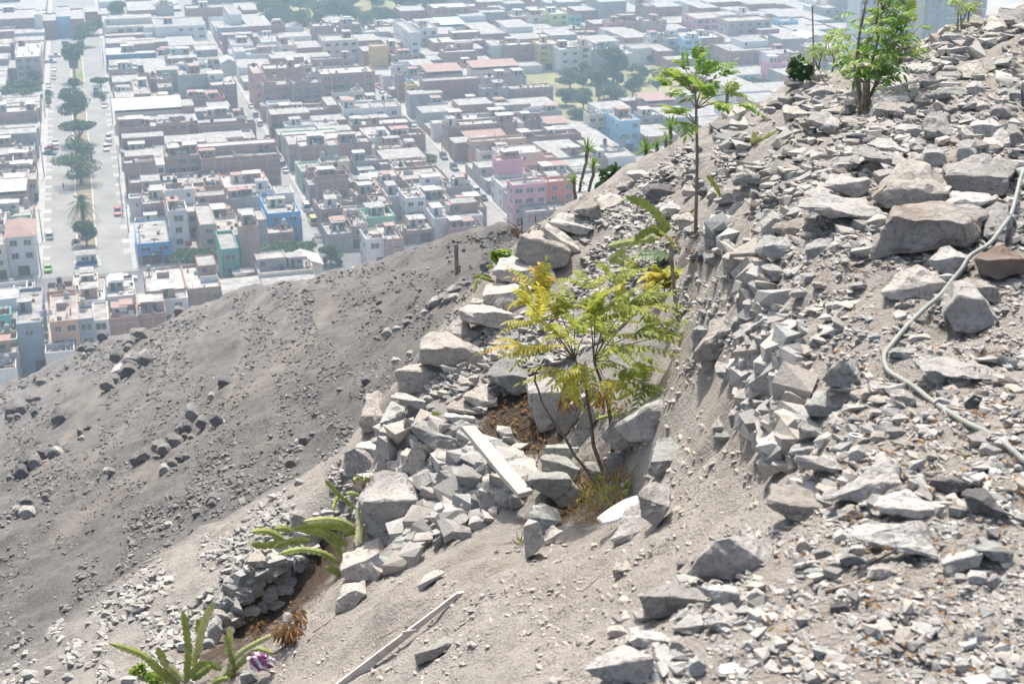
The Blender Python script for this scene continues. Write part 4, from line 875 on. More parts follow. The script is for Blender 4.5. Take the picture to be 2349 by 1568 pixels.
def parse_rocks():
    for l in HERO.split('\n'):
        k, T, m, lab, F, B = l.split('|'); k = int(k); T = float(T)
        P_ = [(*cr(k, *map(float, q.split(','))), 0) for q in F.split()]+[(*cr(k, *map(float, q.split(','))), 1) for q in B.split()]
        rock(P_, T, m, lab)
    for t in BOXES.replace('\n', ';').split(';'):
        k, x0, x1, y0, y1 = map(float, t.split()); k = int(k)
        u0, v0 = cr(k, x0, y0); u1, v1 = cr(k, x1, y1)
        if (k == 14 and x1 < 520 and y0 > 440) or (k == 13 and x0 > 1700 and y1 < 1300): cx, cy = (u0+u1)/2, (v0+v1)/2; u0, u1, v0, v1 = cx+(u0-cx)*1.3, cx+(u1-cx)*1.3, cy+(v0-cy)*1.3, cy+(v1-cy)*1.3
        w, h = u1-u0, v1-v0
        P_ = []; tl = R.uniform(-.12, .12)
        for (fx, fy, b) in ((0,.62,0),(.1,.9,0),(.38,1,0),(.75,.98,0),(.97,.75,0),(1,.5,.4),(.85,.16,1),(.55,0,1),(.2,.08,1),(.03,.36,.6),(.2,.42,0),(.6,.38,0),(.88,.5,0)):
            if R.random() < .2 and b in (0, 1) and fy not in (1, 0): continue
            P_.append((u0+w*min(1, max(0, fx+R.uniform(-.08,.08))), v0+h*min(1, max(0, fy+R.uniform(-.09,.09)+tl*(fx-.5))), b))
        rock(P_, None, R.choices('gtvpds', [5,3,3,3,1,.6])[0])
parse_rocks()
# loose rows and outcrops on the far gravel slope
def far_rocks():
    SP_ = """9 620 1560 30 460 14;9 20 130 640 780 6;9 1850 1980 210 320 1;9 1580 1690 450 615 1;9 1770 1840 350 420 1;9 440 590 480 640 1;9 260 330 470 580 1;9 30 160 430 590 2;9 80 280 340 480 5;9 290 380 310 440 2;9 690 780 220 360 2"""
    out = []
    clusters = [(9,870,1260,20,320,13),(9,70,330,350,600,5),(9,70,420,820,1120,9),(9,130,500,1120,1400,7),(9,630,780,1010,1140,2),(9,900,1120,920,1060,4),(9,1140,1640,700,950,9),(9,1380,1640,880,1020,8),
                (6,1390,1560,1090,1250,5),(6,1520,1800,990,1140,13),(6,1040,1230,1310,1410,5),(6,1190,1400,1190,1350,4),(6,1650,1910,880,1030,9),(9,1640,1880,1230,1420,7),(9,1360,1560,1400,1520,5),(9,0,140,1290,1560,6),
                (5,960,1260,1290,1560,9),(5,1240,1480,1170,1300,6),(5,1500,1740,1000,1190,7),(5,660,940,1350,1530,8),(10,300,560,640,960,8),(5,640,800,1500,1567,4),(9,470,600,100,240,6),(9,140,400,230,330,4),(9,640,760,640,800,4),(9,1500,1900,560,700,6),(9,220,560,820,1000,5),(10,0,120,860,1010,4)]
    for (k, x0, x1, y0, y1, n) in clusters:
        for i in range(int(n*1.6)):
            w = R.uniform(.12, .42)*min(x1-x0, 360); h = w*R.uniform(.6, 1.15); t = R.random()
            cx = x0+(x1-x0)*(t*.8+.1+R.uniform(-.12,.12)); cy = y1-(y1-y0)*(t*.8+.1+R.uniform(-.12,.12))
            out.append((k, cx-w/2, cx+w/2, cy-h/2, cy+h/2))
    for (k, x0, x1, y0, y1) in [(9,1850,1980,210,320),(9,1580,1700,450,615),(9,1770,1840,350,420),(9,440,590,480,645),(9,260,330,470,580),(9,30,165,430,600),(9,655,710,650,730),(9,330,415,830,930),(9,150,265,900,1020),(10,945,1035,215,295),(10,735,800,315,362),(6,1955,2080,690,840)]: out.append((k, x0, x1, y0, y1))
    for (k, x0, x1, y0, y1) in out:
        u0, v0 = cr(k, x0, y0); u1, v1 = cr(k, x1, y1); w, h = u1-u0, v1-v0; P_ = []
        for (fx, fy, b) in ((0,.62,0),(.1,.9,0),(.38,1,0),(.75,.98,0),(.97,.75,0),(1,.5,.4),(.85,.16,1),(.55,0,1),(.2,.08,1),(.03,.36,.6),(.2,.42,0),(.6,.38,0)):
            P_.append((u0+w*(fx+R.uniform(-.08,.08)), v0+h*(fy+R.uniform(-.09,.09)), b))
        rock(P_, None, R.choice('hhhdg'))
        ROCKS[-1]['far'] = True
far_rocks()
LANDMARKS = [('big square-cut boulder',2130,540),('pyramid-shaped boulder',2080,410),('pointed wedge stone',1930,850),('hose bend',2030,820),('sharp-crested block',1990,1110),('triangular dark-faced boulder',1690,1260),('pipe ring',1958,1008),
 ('foot of the hose',2330,1040),('tall slim sapling',1597,420),('leafy bush',2020,110),('top right stacked wall',2290,40),('small stair of slabs',1660,550),('thin grey stake',1548,690),('yellow-leaved sapling',1390,760),('white plank on the wall',1140,1050),('dirt slope plank',920,1460),
 ('white plastic sheet',1415,1165),('dark planting pit',1190,930),('massive corner boulder',890,1170),('long cactus clump',720,1240),('deep pit',640,1400),('bottom left cactus',440,1480),('wide tan boulder',1040,800),('large tan boulder',1230,570),('broken wooden post',1046,605),('pair of thin stakes',1215,505),
 ('gravel slope stone row',960,710),('gravel slope slab group',420,1060),('crest boulders over the houses',290,810),('left edge outcrop',90,1080),('retaining wall foot',1680,880),('fern-leaved plants',1540,580),('rubble path',1830,330),('open rubble field',2150,230),('bottom right gravel',2050,1400),('bedrock knob',1500,1110)]
SM = {}
def build_rocks():
    area = lambda r: (max(p[0] for p in r['p'])-min(p[0] for p in r['p']))*(max(p[1] for p in r['p'])-min(p[1] for p in r['p']))+(1e6 if r['label'] else 0)
    small = set(id(r) for r in sorted(ROCKS, key=area)[:max(0, len(ROCKS)-298)]); rest = ([], [], 0)
    n = len(ROCKS); bu = []; bv = []
    for r in ROCKS:
        P_ = r['p']; vb = max(p[1] for p in P_); low = [p for p in P_ if p[1] > vb-(vb-min(q[1] for q in P_))*.25]
        bu.append(np.mean([p[0] for p in low])); bv.append(vb-1)
    pos, dep = hit(np.array(bu), np.array(bv))
    used = {}
    order = sorted(range(n), key=lambda i: ROCKS[i]['label'] is None)
    for i in order:
        r = ROCKS[i]; d = dep[i]
        if not d == d: continue
        P_ = r['p']; us = [p[0] for p in P_]; vs = [p[1] for p in P_]; wpx = max(us)-min(us); hpx = max(vs)-min(vs)
        T = r['T']; sz = d/FP*max(wpx, hpx)
        if T is None: T = sz*R.uniform(.45, .75)
        else: T = T*d/6.0 if d < 6 else T
        T = min(T, sz*1.0)
        d = d-T*.12
        V = []
        for (u, v, b) in P_:
            dd = d+T*b*.9; V.append(px(u, v, dd))
        cu, cv = np.mean(us), np.mean(vs)
        for (u, v, b) in P_:
            if v > cv-hpx*.3: V.append(px(cu+(u-cu)*.86, cv+(v-cv)*.9, d+T*(.8+.35*b)))
        V = np.array(V); big = wpx > 60
        VV, F = rough_hull(V, r['rough']*(1.35 if big else .9), 3 if big else 2 if wpx > 22 else 1, .012 if big else .012, seed=i*7+3)
        o0 = VV.mean(0); o0[2] = VV[:,2].min()
        if id(r) in small:
            SM.setdefault(r['mat'], []).append((VV, F)); continue
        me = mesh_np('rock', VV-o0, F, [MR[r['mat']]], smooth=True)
        try: me.set_sharp_from_angle(angle=math.radians(16))
        except Exception: pass
        o = link('rock', me, None, o0)
        lab = r['label']
        if lab is None:
            nm, lu, lv = min(LANDMARKS, key=lambda q: math.hypot((q[1]-cu), (q[2]-cv)*1.2))
            du, dv = cu-lu, cv-lv
            dr = ('right of' if du > 0 else 'left of') if abs(du) > abs(dv) else ('below' if dv > 0 else 'above')
            asp = wpx/max(1, hpx); shape = 'flat' if asp > 2 else 'long' if asp > 1.55 else 'upright' if asp < .85 else R.choice(['angular','blocky'])
            size = 'tiny' if sz < .13 else 'small' if sz < .22 else 'medium' if sz < .4 else 'large'
            base = '%s %s %s rock %s the %s' % (size, TONE[r['mat']], shape, dr, nm)
            used.setdefault(base, []).append((math.hypot(du, dv), o)); 
        else: tag(o, lab, 'rock')
        o['group'] = 'loose rocks of the hillside'; o['category'] = 'rock'
    for base, lst in used.items():
        lst.sort(key=lambda q: q[0])
        for j, (_, o) in enumerate(lst): o['label'] = base if len(lst) == 1 else base+', '+['closest to it','second closest','third closest','fourth closest','fifth closest','sixth closest','seventh closest','eighth closest','ninth closest'][min(j, 8)]
build_rocks()
def small_rocks():
    V = []; F = []; mi = []; mats = []
    for k, lst in SM.items():
        mats.append(MR[k])
        for (VV, FF) in lst:
            n = len(V); V += [tuple(p) for p in VV]; F += [[i+n for i in f] for f in FF]; mi += [len(mats)-1]*len(FF)
    if V: tag(link('small_rocks', mesh_np('small_rocks', V, F, mats, mi)), kind='stuff')
small_rocks()

# ---------------------------------------------------------------- rubble nobody could count
def protos(k, flat):
    out = []
    for i in range(k):
        P_ = np.array([(a,b,c) for a in (-1,1) for b in (-1,1) for c in (-1,1)], float)*NR.uniform(.3,1.05,(8,3)); P_ = np.r_[P_, NR.uniform(-1,1,(4,3))*1.15]; P_ = P_[NR.permutation(12)[:R.randint(9,12)]]; P_ *= (1, R.uniform(.55,.9), flat*R.uniform(.6,1.2))
        bm = bmesh.new()
        for p in P_: bm.verts.new(p)
        bmesh.ops.convex_hull(bm, input=bm.verts); bmesh.ops.delete(bm, geom=[v for v in bm.verts if not v.link_faces], context='VERTS')
        bmesh.ops.triangulate(bm, faces=bm.faces); bm.verts.index_update()
        V = np.array([v.co[:] for v in bm.verts]); V /= np.abs(V).max(); F = np.array([[v.index for v in f.verts] for f in bm.faces]); bm.free(); out.append((V, F))
    return out
def rubble_mat():
    m, nt, b = newmat('rubble', .95, .1)
    at = N(nt, 'ShaderNodeAttribute', attribute_name='tint'); geo = N(nt, 'ShaderNodeNewGeometry')
    n = noise(nt, 60, 4, geo.outputs['Position'], .7).outputs[0]
    L(nt, mix(nt, ramp(nt, n, [(.3,.45),(.55,0)]), at.outputs['Color'], (.15,.145,.14)), b.inputs['Base Color'])
    bump(nt, b, n, .5, .01); return m
M_RUB = rubble_mat()
def in_poly(u, v, poly):
    c = np.zeros(len(u), bool); n = len(poly)
    for i in range(n):
        x1, y1 = poly[i]; x2, y2 = poly[(i+1) % n]
        k = ((y1 > v) != (y2 > v)) & (u < (x2-x1)*(v-y1)/(y2-y1+1e-9)+x1); c ^= k
    return c
def rubble(name, poly, n, s0, s1, flat=.45, tones=((.41,.395,.37),(.35,.345,.335),(.46,.43,.39),(.31,.305,.29),(.43,.395,.355),(.36,.375,.365),(.48,.465,.44)), clump=0, dmin=2.0, pxs=None, power=2.2, sink=.25):
    poly = np.array(poly, float); lo, hi_ = poly.min(0), poly.max(0)
    u = NR.uniform(lo[0], hi_[0], n*4); v = NR.uniform(lo[1], hi_[1], n*4)
    k = in_poly(u, v, poly)
    if clump: k &= fbm(u/clump, v/clump, oct=3, seed=31) > NR.uniform(-.5, .35, len(u))
    u, v = u[k][:n], v[k][:n]
    pos, d = hit(u, v, dmin); ok = d == d; pos, d = pos[ok], d[ok]; n = len(pos)
    s = s0+(s1-s0)*NR.random(n)**power
    if pxs: s = s*np.clip(d/pxs, .6, 8)
    pr = protos(14, flat); Vs = []; Fs = []; Ts = []; off = 0
    tones = np.array(tones)
    for i in range(len(pr)):
        ids = np.arange(i, n, len(pr))
        if not len(ids): continue
        V, F = pr[i]; m = len(ids)
        yaw = NR.uniform(0, 2*math.pi, m); tx = NR.normal(0, .2, m); ty = NR.normal(0, .2, m)
        cy, sy = np.cos(yaw), np.sin(yaw); cx, sx = np.cos(tx), np.sin(tx); c2, s2 = np.cos(ty), np.sin(ty)
        P_ = np.repeat(V[None], m, 0)*s[ids,None,None]*.5
        y = P_[...,1]*cx[:,None]-P_[...,2]*sx[:,None]; z = P_[...,1]*sx[:,None]+P_[...,2]*cx[:,None]; x = P_[...,0]
        x, z = x*c2[:,None]+z*s2[:,None], -x*s2[:,None]+z*c2[:,None]
        x, y = x*cy[:,None]-y*sy[:,None], x*sy[:,None]+y*cy[:,None]
        W_ = np.stack([x, y, z], -1)+pos[ids][:,None,:]; W_[...,2] += (s[ids]*.5*flat*(1-2*sink))[:,None]
        Vs.append(W_.reshape(-1, 3)); Fs.append((F[None]+(np.arange(m)*len(V))[:,None,None]+off).reshape(-1, 3)); off += m*len(V)
        t = tones[NR.integers(0, len(tones), m)]*NR.uniform(.75, 1.2, m)[:,None]
        Ts.append(np.repeat(t, len(V), 0))
    V = np.concatenate(Vs); F = np.concatenate(Fs); T = np.concatenate(Ts)
    me = mesh_np(name, V, F, [M_RUB]); me.shade_flat()
    at = me.attributes.new('tint', 'FLOAT_COLOR', 'POINT'); at.data.foreach_set('color', np.c_[T, np.ones(len(T))].astype(np.float32).ravel())
    return tag(link(name, me), kind='stuff')
GT = ((.24,.23,.215),(.21,.205,.195),(.27,.26,.245),(.18,.175,.17))
TER = [(1400,1640),(1370,1500),(1480,1390),(1600,1310),(1800,1150),(1840,1050),(1830,880),(1790,700),(1740,640),(1660,590),(1620,520),(1700,430),(1620,300),(1860,190),(2120,95),(2240,0),(2420,-40),(2420,1640)]
rubble('rubble', TER, 15000, .004, .034, .32, clump=38, pxs=4.5, power=2.6)
rubble('rubble', TER, 1500, .03, .10, .42, clump=110, pxs=5, power=2)
rubble('rubble', [(1620,300),(1860,190),(2120,95),(2240,0),(2420,-40),(2420,480),(2150,450),(1900,560),(1780,470),(1720,420)], 1500, .03, .17, .42, clump=60, pxs=10, power=2.6)
rubble('rubble', [(1640,520),(1760,640),(1840,860),(1830,1080),(1790,1080),(1720,960),(1680,880),(1720,780),(1700,660)], 260, .07, .19, .7, power=1.3)
rubble('rubble', [(1300,480),(1480,400),(1600,310),(1700,330),(1640,480),(1580,620),(1500,650),(1440,740),(1300,830),(1240,740),(1330,620)], 6500, .012, .085, .35, clump=60, power=2.6)
rubble('rubble', [(980,900),(1060,780),(1240,700),(1300,820),(1200,870),(1100,960)], 800, .025, .11, .45, power=2)
rubble('rubble', [(820,1200),(900,960),(1180,1000),(1220,1130),(1040,1240),(860,1330)], 330, .07, .2, .7, power=1.2)
rubble('rubble', [(480,1470),(500,1370),(600,1280),(720,1230),(740,1260),(600,1340),(520,1440)], 60, .09, .17, .7, power=1.2)
rubble('rubble', [(1650,1000),(1810,1080),(1620,1290),(1380,1460),(1250,1600),(560,1600),(700,1450),(900,1330),(1250,1230),(1450,1240),(1530,1050)], 2600, .004, .035, .4, tones=((.42,.38,.34),(.37,.35,.325),(.46,.43,.39)), clump=60, power=4)
rubble('rubble', [(1380,1050),(1480,900),(1620,800),(1650,980),(1540,1100),(1450,1200)], 260, .006, .05, .4, tones=((.42,.38,.34),(.37,.35,.325),(.46,.43,.39)), clump=40, power=3)
rubble('rubble', [(1560,630),(1700,640),(1690,800),(1600,870),(1520,800)], 600, .005, .06, .42, clump=30, power=3)
rubble('rubble', [(0,1600),(0,1480),(200,1400),(430,1240),(640,1130),(840,1020),(860,1160),(700,1240),(560,1290),(470,1400),(440,1600)], 6500, .008, .09, .42, tones=((.37,.36,.34),(.32,.315,.30),(.42,.40,.37)), clump=60, power=4)
rubble('gravel', [(-60,900),(140,830),(300,770),(520,680),(830,600),(1110,530),(1310,480),(1200,640),(1050,760),(960,880),(860,1000),(640,1110),(430,1230),(200,1400),(0,1490),(-60,1600)], 24000, .010, .075, .5, tones=GT, clump=50, pxs=20, power=4, dmin=10.3)
rubble('gravel', [(540,1010),(700,960),(860,880),(880,980),(700,1080),(520,1180),(300,1300),(60,1480),(0,1420),(200,1290)], 3500, .010, .08, .5, tones=GT, clump=50, power=2.6, dmin=10.3)
# ---------------------------------------------------------------- plants on the hillside
def leaf_mat(name, cols, transl=.45, rough=.45):
    """cols: list of (position, colour) along the attribute 'hue' 0..1"""
    m = bpy.data.materials.new(name); m.use_nodes = True; nt = m.node_tree; b = nt.nodes['Principled BSDF']
    at = N(nt, 'ShaderNodeAttribute', attribute_name='hue'); geo = N(nt, 'ShaderNodeNewGeometry')
    c = ramp(nt, at.outputs['Fac'], cols)
    n = noise(nt, 25, 4, geo.outputs['Position']).outputs[0]
    c = mix(nt, ramp(nt, n, [(.35,.35),(.6,0)]), c, (.10,.12,.03))
    L(nt, c, b.inputs['Base Color']); b.inputs['Roughness'].default_value = rough; b.inputs['Specular IOR Level'].default_value = .35
    t = N(nt, 'ShaderNodeBsdfTranslucent'); L(nt, c, t.inputs[0]); mx = N(nt, 'ShaderNodeMixShader'); mx.inputs[0].default_value = transl
    L(nt, b.outputs[0], mx.inputs[1]); L(nt, t.outputs[0], mx.inputs[2]); L(nt, mx.outputs[0], nt.nodes['Material Output'].inputs[0]); return m
ML_Y = leaf_mat('leaf yellow green', [(0,(.25,.36,.06)),(.45,(.48,.50,.08)),(.78,(.66,.52,.08)),(1,(.60,.28,.07))], .55)
ML_L = leaf_mat('leaf lemon', [(0,(.34,.42,.06)),(.6,(.60,.54,.07)),(1,(.68,.52,.08))], .5)
ML_G = leaf_mat('leaf fresh green', [(0,(.07,.19,.04)),(.5,(.20,.38,.06)),(1,(.42,.52,.08))], .5)
ML_D = leaf_mat('leaf dark green', [(0,(.03,.09,.035)),(1,(.08,.17,.05))], .25)
ML_C = leaf_mat('cactus skin', [(0,(.24,.33,.10)),(.4,(.47,.53,.17)),(1,(.70,.69,.45))], .35, .55)
ML_O = leaf_mat('dead leaf', [(0,(.17,.085,.04)),(.5,(.33,.17,.07)),(1,(.42,.31,.18))], .25, .8)
ML_T = leaf_mat('tree leaf', [(0,(.045,.085,.035)),(.5,(.085,.14,.05)),(1,(.17,.21,.08))], .25, .6)
ML_F = leaf_mat('flame tree leaf', [(0,(.05,.10,.03)),(.55,(.11,.18,.05)),(.9,(.20,.26,.07)),(.95,(.62,.16,.04)),(1,(.65,.2,.06))], .3, .6)
M_BARK = plain('bark', (.20,.155,.13), .9, .25, 30); M_BARK2 = plain('pale bark', (.27,.23,.19), .9, .2, 20); M_STAKE = plain('weathered wood', (.27,.225,.19), .9, .25, 18)
class LB:                           # leaf builder: triangles with a hue per vertex
    def __init__(s): s.V = []; s.F = []; s.H = []
    def leaflet(s, b, d, side, ln, w, hue, fold=.25, droop=.15):
        b = Vector(b); d = Vector(d).normalized(); side = (Vector(side)-d*Vector(side).dot(d)).normalized(); up = d.cross(side)
        n = len(s.V); dn = Vector((0,0,-1))*ln*droop
        s.V += [tuple(b), tuple(b+d*ln*.3+side*w*.5-up*w*fold*.5), tuple(b+d*ln*.3-side*w*.5-up*w*fold*.5), tuple(b+d*ln*.66+side*w*.45-up*w*fold*.4+dn*.4), tuple(b+d*ln*.66-side*w*.45-up*w*fold*.4+dn*.4), tuple(b+d*ln+dn), tuple(b+d*ln*.4), tuple(b+d*ln*.7+dn*.4)]
        s.F += [[n,n+1,n+6],[n,n+6,n+2],[n+1,n+3,n+7,n+6],[n+6,n+7,n+4,n+2],[n+3,n+5,n+7],[n+7,n+5,n+4]]; s.H += [min(1,max(0,hue+R.uniform(-.03,.03)))]*8
    def frond(s, b, d, ln, pairs, ll, lw, hue, droop=.5, hv=.12, r=.0022, up=Vector((0,0,1)), taper=.35, lift=0.0, mbs=None):
        """pinnate leaf: arching rachis with paired leaflets"""
        b = Vector(b); d = Vector(d).normalized(); side0 = d.cross(up)
        if side0.length < .1: side0 = Vector((1,0,0))
        side0.normalize(); P_ = []
        for i in range(pairs+2):
            t = i/(pairs+1); P_.append(b+d*ln*t+Vector((0,0,-1))*droop*ln*t*t)
        for i in range(1, pairs+1):
            t = i/(pairs+1); tan = (P_[i+1]-P_[i-1]).normalized(); sd_ = tan.cross(up).normalized() if abs(tan.dot(up)) < .95 else side0
            for sg in (-1, 1):
                k = (1-taper*abs(t-.4))*R.uniform(.85,1.1); dr = (sd_*sg*.9+tan*.45+up*(lift-.12)+Vector((R.uniform(-.12,.12),R.uniform(-.12,.12),R.uniform(-.2,.1)))).normalized()
                s.leaflet(P_[i], dr, tan, ll*k, lw*k, hue+R.uniform(-hv,hv)+.12*(t-.5))
        s.leaflet(P_[-1], (P_[-1]-P_[-2]), side0, ll, lw, hue)
        n = len(s.V)                                   # the rachis, three-sided
        for i, p in enumerate(P_):
            rr = r*(1-.6*i/len(P_)); s.V += [tuple(p+side0*rr), tuple(p-side0*rr), tuple(p-up*rr*1.5)]; s.H += [hue]*3
        for i in range(len(P_)-1):
            a = n+3*i
            for j in range(3): s.F.append([a+j, a+(j+1)%3, a+3+(j+1)%3, a+3+j])
    def build(s, name, mat, parent=None):
        V = np.array(s.V); me = mesh_np(name, V, s.F, [mat], smooth=False)
        at = me.attributes.new('hue', 'FLOAT', 'POINT'); at.data.foreach_set('value', np.array(s.H, dtype=np.float32))
        return link(name, me, parent)
def D_at(u, v, dflt=None):
    p, d = hit(u, v); 
    return float(d[0]) if d[0] == d[0] else dflt
def rel(root, p): return Vector(p)-root.location
def stems(root, name, lines, d, rad, mat, jit=.0):
    """each line: picture points with optional depth offset; a list of meshes, one per stem"""
    for k, ln in enumerate(lines):
        P_ = [rel(root, px(q[0], q[1], d+(q[2] if len(q) > 2 else 0))) for q in ln]
        # refine
        Q_ = []
        for i in range(len(P_)-1):
            for t in (0, .5): Q_.append(P_[i].lerp(P_[i+1], t)+Vector((R.uniform(-1,1),R.uniform(-1,1),0))*jit)
        Q_.append(P_[-1])
        r0, r1 = rad[k] if isinstance(rad, list) else rad
        mb = MB(); mb.tube(Q_, [r0+(r1-r0)*i/(len(Q_)-1) for i in range(len(Q_))], 7); mb.build(name, mat, root, smooth=True)
def place_root(name, u, v, d, label, cat, group=None):
    r = empty(name, Vector(px(u, v, d))); tag(r, label, cat, group); return r
def c11(x, y): return cr(11, x, y)
# --- yellow-leaved sapling
def yellow_sapling():
    d = 7.25; r = place_root('sapling', 1416, 1184, d, 'yellow-leaved sapling with three thin bare stems rising from the dry grass pit', 'sapling')
    L1 = [c11(*q) for q in ((1025,1425),(990,1330),(960,1200),(968,900),(945,650),(925,450),(870,300),(840,200),(800,90))]
    L2 = [c11(*q) for q in ((985,1345),(950,1230),(890,1080),(800,820),(775,600),(730,300),(680,180),(640,80))]
    L3 = [c11(*q) for q in ((965,1330),(860,1230),(780,1080),(640,900),(540,730),(420,560),(350,420),(300,260),(300,200),(350,140))]
    stems(r, 'stem', [L1, L2, L3], d, [(.014,.007),(.013,.006),(.009,.004)], M_BARK, .003)
    tips = [(1215,700,-.1,.8),(1245,670,.1,.7),(1200,795,-.1,.9),(1230,745,.05,.75),(1290,775,-.15,.6),(1315,710,.1,.5),(1350,665,.1,.45),(1365,725,-.1,.4),(1412,655,.15,.55),(1430,710,0,.35),(1478,700,.1,.35),(1455,765,-.1,.3),(1500,775,.05,.35),(1405,800,-.2,.35),(1345,835,0,.5),(1440,845,-.1,.45),(1475,880,-.15,.3),(1300,850,.1,.6),(1385,870,-.05,.6),(1260,800,0,.6),(1340,770,0,.4),(1380,770,.1,.35),(1290,730,.15,.55),(1420,740,.2,.4)]
    forks = [(1372,865),(1325,850),(1350,880)]
    mb = MB(); lb = LB(); hub = [Vector(px(*c11(800,90), d)), Vector(px(*c11(640,80), d)), Vector(px(*c11(720,120), d))]
    for (u, v, dd, hue) in tips:
        tip = Vector(px(u, v, d+dd)); h0 = min(hub, key=lambda q: (q-tip).length); mid = h0.lerp(tip, .5)+Vector((0,0,.02))
        mb.tube([rel(r, h0), rel(r, mid), rel(r, tip)], [.004,.003,.002], 5)
        out = (tip-Vector(px(1350, 820, d)))
        for k in range(R.choice([4,5,6])):
            dr = (out.normalized()*.7+Vector((R.uniform(-.8,.8), R.uniform(-.8,.5), R.uniform(-.1,.75)))).normalized()
            lb.frond(rel(r, tip), dr, R.uniform(.16,.26), R.choice([8,9,10]), R.uniform(.04,.053), .0165, min(.85, hue*.75-.05 if R.random() < .85 else hue+.1), R.uniform(.2,.55))
    for (a, b_, hue) in (((1400,845),(1545,925),.25),((1390,790),(1560,800),.25),((1370,735),(1500,690),.3),((1330,720),(1450,690),.35),((1410,770),(1545,760),.25),((1300,790),(1160,800),.65),((1340,840),(1270,865),.55),((1360,690),(1430,640),.5),((1330,830),(1300,890),.5),((1400,700),(1520,720),.3),((1250,700),(1235,645),.6)):
        A_ = Vector(px(*a, d-.1)); B_ = Vector(px(*b_, d-.2)); lb.frond(rel(r, A_), (B_-A_)+Vector((0,0,.12*(B_-A_).length)), (B_-A_).length, 13, .055, .019, hue, .2)
    mb.build('branches', M_BARK, r, smooth=True); lb.build('foliage', ML_Y, r)
yellow_sapling()
# --- tall slim sapling on the path
def slim_sapling():
    d = D_at(1595, 545, 8.8); r = place_root('sapling', 1595, 545, d, 'tall slim green sapling with one straight trunk beside the cactus on the path', 'sapling')
    stems(r, 'trunk', [[(1595,546),(1597,480),(1599,400),(1598,310),(1597,250),(1594,215),(1587,190)]], d, (.0125,.006), M_BARK2, .002)
    tips = [(1597,140,.1),(1575,165,0),(1552,180,-.1),(1540,200,.1),(1612,175,.1),(1632,168,0),(1650,178,.1),(1610,205,-.15),(1580,200,0),(1668,216,.1),(1690,238,0),(1640,240,-.1),(1566,222,.1),(1565,258,-.05),(1547,262,.1),(1590,285,-.1),(1600,225,.15),(1625,225,.1),(1570,190,.2)]
    mb = MB(); lb = LB(); hub = [(1597,250),(1594,215),(1598,290)]
    for (u, v, dd) in tips:
        h0 = Vector(px(*min(hub, key=lambda q: abs(q[1]-v-30)), d)); tip = Vector(px(u, v, d+dd)); mb.tube([rel(r, h0), rel(r, h0.lerp(tip,.5)+Vector((0,0,.03))), rel(r, tip)], [.005,.004,.002], 5)
        out = tip-h0; low = v > 210
        for k in range(3):
            dr = (out.normalized()*.7+Vector((R.uniform(-.7,.7), R.uniform(-.7,.5), R.uniform(-.1,.6)+(.45 if v < 205 else -.15)))).normalized()
            lb.frond(rel(r, tip), dr, R.uniform(.11,.17), 7, R.uniform(.05,.066), .02, (.8 if low and R.random() < .4 else .62)+R.uniform(-.15,.2), R.uniform(.15,.5))
    mb.build('branches', M_BARK2, r, smooth=True); lb.build('foliage', ML_G, r)
slim_sapling()
# --- leafy bush on the crest
def leafy_bush():
    d = D_at(1976, 262, 11); r = place_root('bush', 1976, 260, d, 'tall leafy bright green bush with a cut stump at its foot on the crest', 'bush')
    stems(r, 'stem', [[(1974,260),(1972,200),(1963,150),(1970,90),(1985,20)],[(1975,255),(1990,190),(2005,130),(2020,60),(2025,-30)],[(1978,255),(2010,190),(2040,130),(2075,60),(2090,-20)],[(1976,250),(1960,170),(1975,60),(1990,-20)]], d, (.014,.005), M_BARK2, .004)
    mb = MB(); P_ = rel(r, px(1982,258,d)); mb.lathe([(.024,0),(.03,.08),(.026,.2),(.022,.22)], 8, tuple(P_-Vector((0,0,.02)))); mb.build('stump', plain('split wood', (.31,.24,.18), .8, .3, 25), r)
    lb = LB(); mb = MB()
    ells = [(2010,40,55,55,.4),(2060,120,50,40,.35),(2025,-10,55,40,.4),(2010,175,30,24,.3),(2080,60,30,40,.3),(1985,80,35,45,.4),(1965,140,14,30,.2),(2040,85,55,50,.5),(2030,150,35,30,.3)]
    for (cx, cy, rx, ry, rd) in ells:
        for k in range(17):
            a = R.uniform(0, 2*math.pi); q = math.sqrt(R.random()); u, v = cx+rx*q*math.cos(a), cy+ry*q*math.sin(a)
            tip = Vector(px(u, v, d+R.uniform(-rd,rd))); c = Vector(px(cx, cy+ry*.8, d))
            if k % 2 == 0: mb.tube([rel(r, c), rel(r, c.lerp(tip,.6)), rel(r, tip)], [.004,.003,.002], 4)
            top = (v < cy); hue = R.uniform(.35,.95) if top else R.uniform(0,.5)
            dr = ((tip-c).normalized()*.6+Vector((R.uniform(-.9,.9), R.uniform(-.9,.6), R.uniform(-.3,.5)))).normalized()
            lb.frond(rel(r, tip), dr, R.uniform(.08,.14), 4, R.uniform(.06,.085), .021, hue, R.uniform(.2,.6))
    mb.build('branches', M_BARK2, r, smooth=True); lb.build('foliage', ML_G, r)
leafy_bush()
def thin_sapling(k, base, lines, tips, d, label, hue=.7, size=1.0, mat=None):
    u, v = cr(k, *base); r = place_root('young_tree', u, v, d, label, 'young tree')
    stems(r, 'stem', [[cr(k, *q) for q in l] for l in lines], d, (.008,.003), M_BARK2, .004); lb = LB()
    for t in tips:
        tip = Vector(px(*cr(k, *t), d+R.uniform(-.1,.1)))
        for _ in range(3): lb.frond(rel(r, tip), (R.uniform(-1,1), R.uniform(-1,.6), R.uniform(-.3,.7)), R.uniform(.07,.13)*size, 3, .05*size, .016*size, hue+R.uniform(-.3,.25), .5)
    lb.build('foliage', mat or ML_G, r)
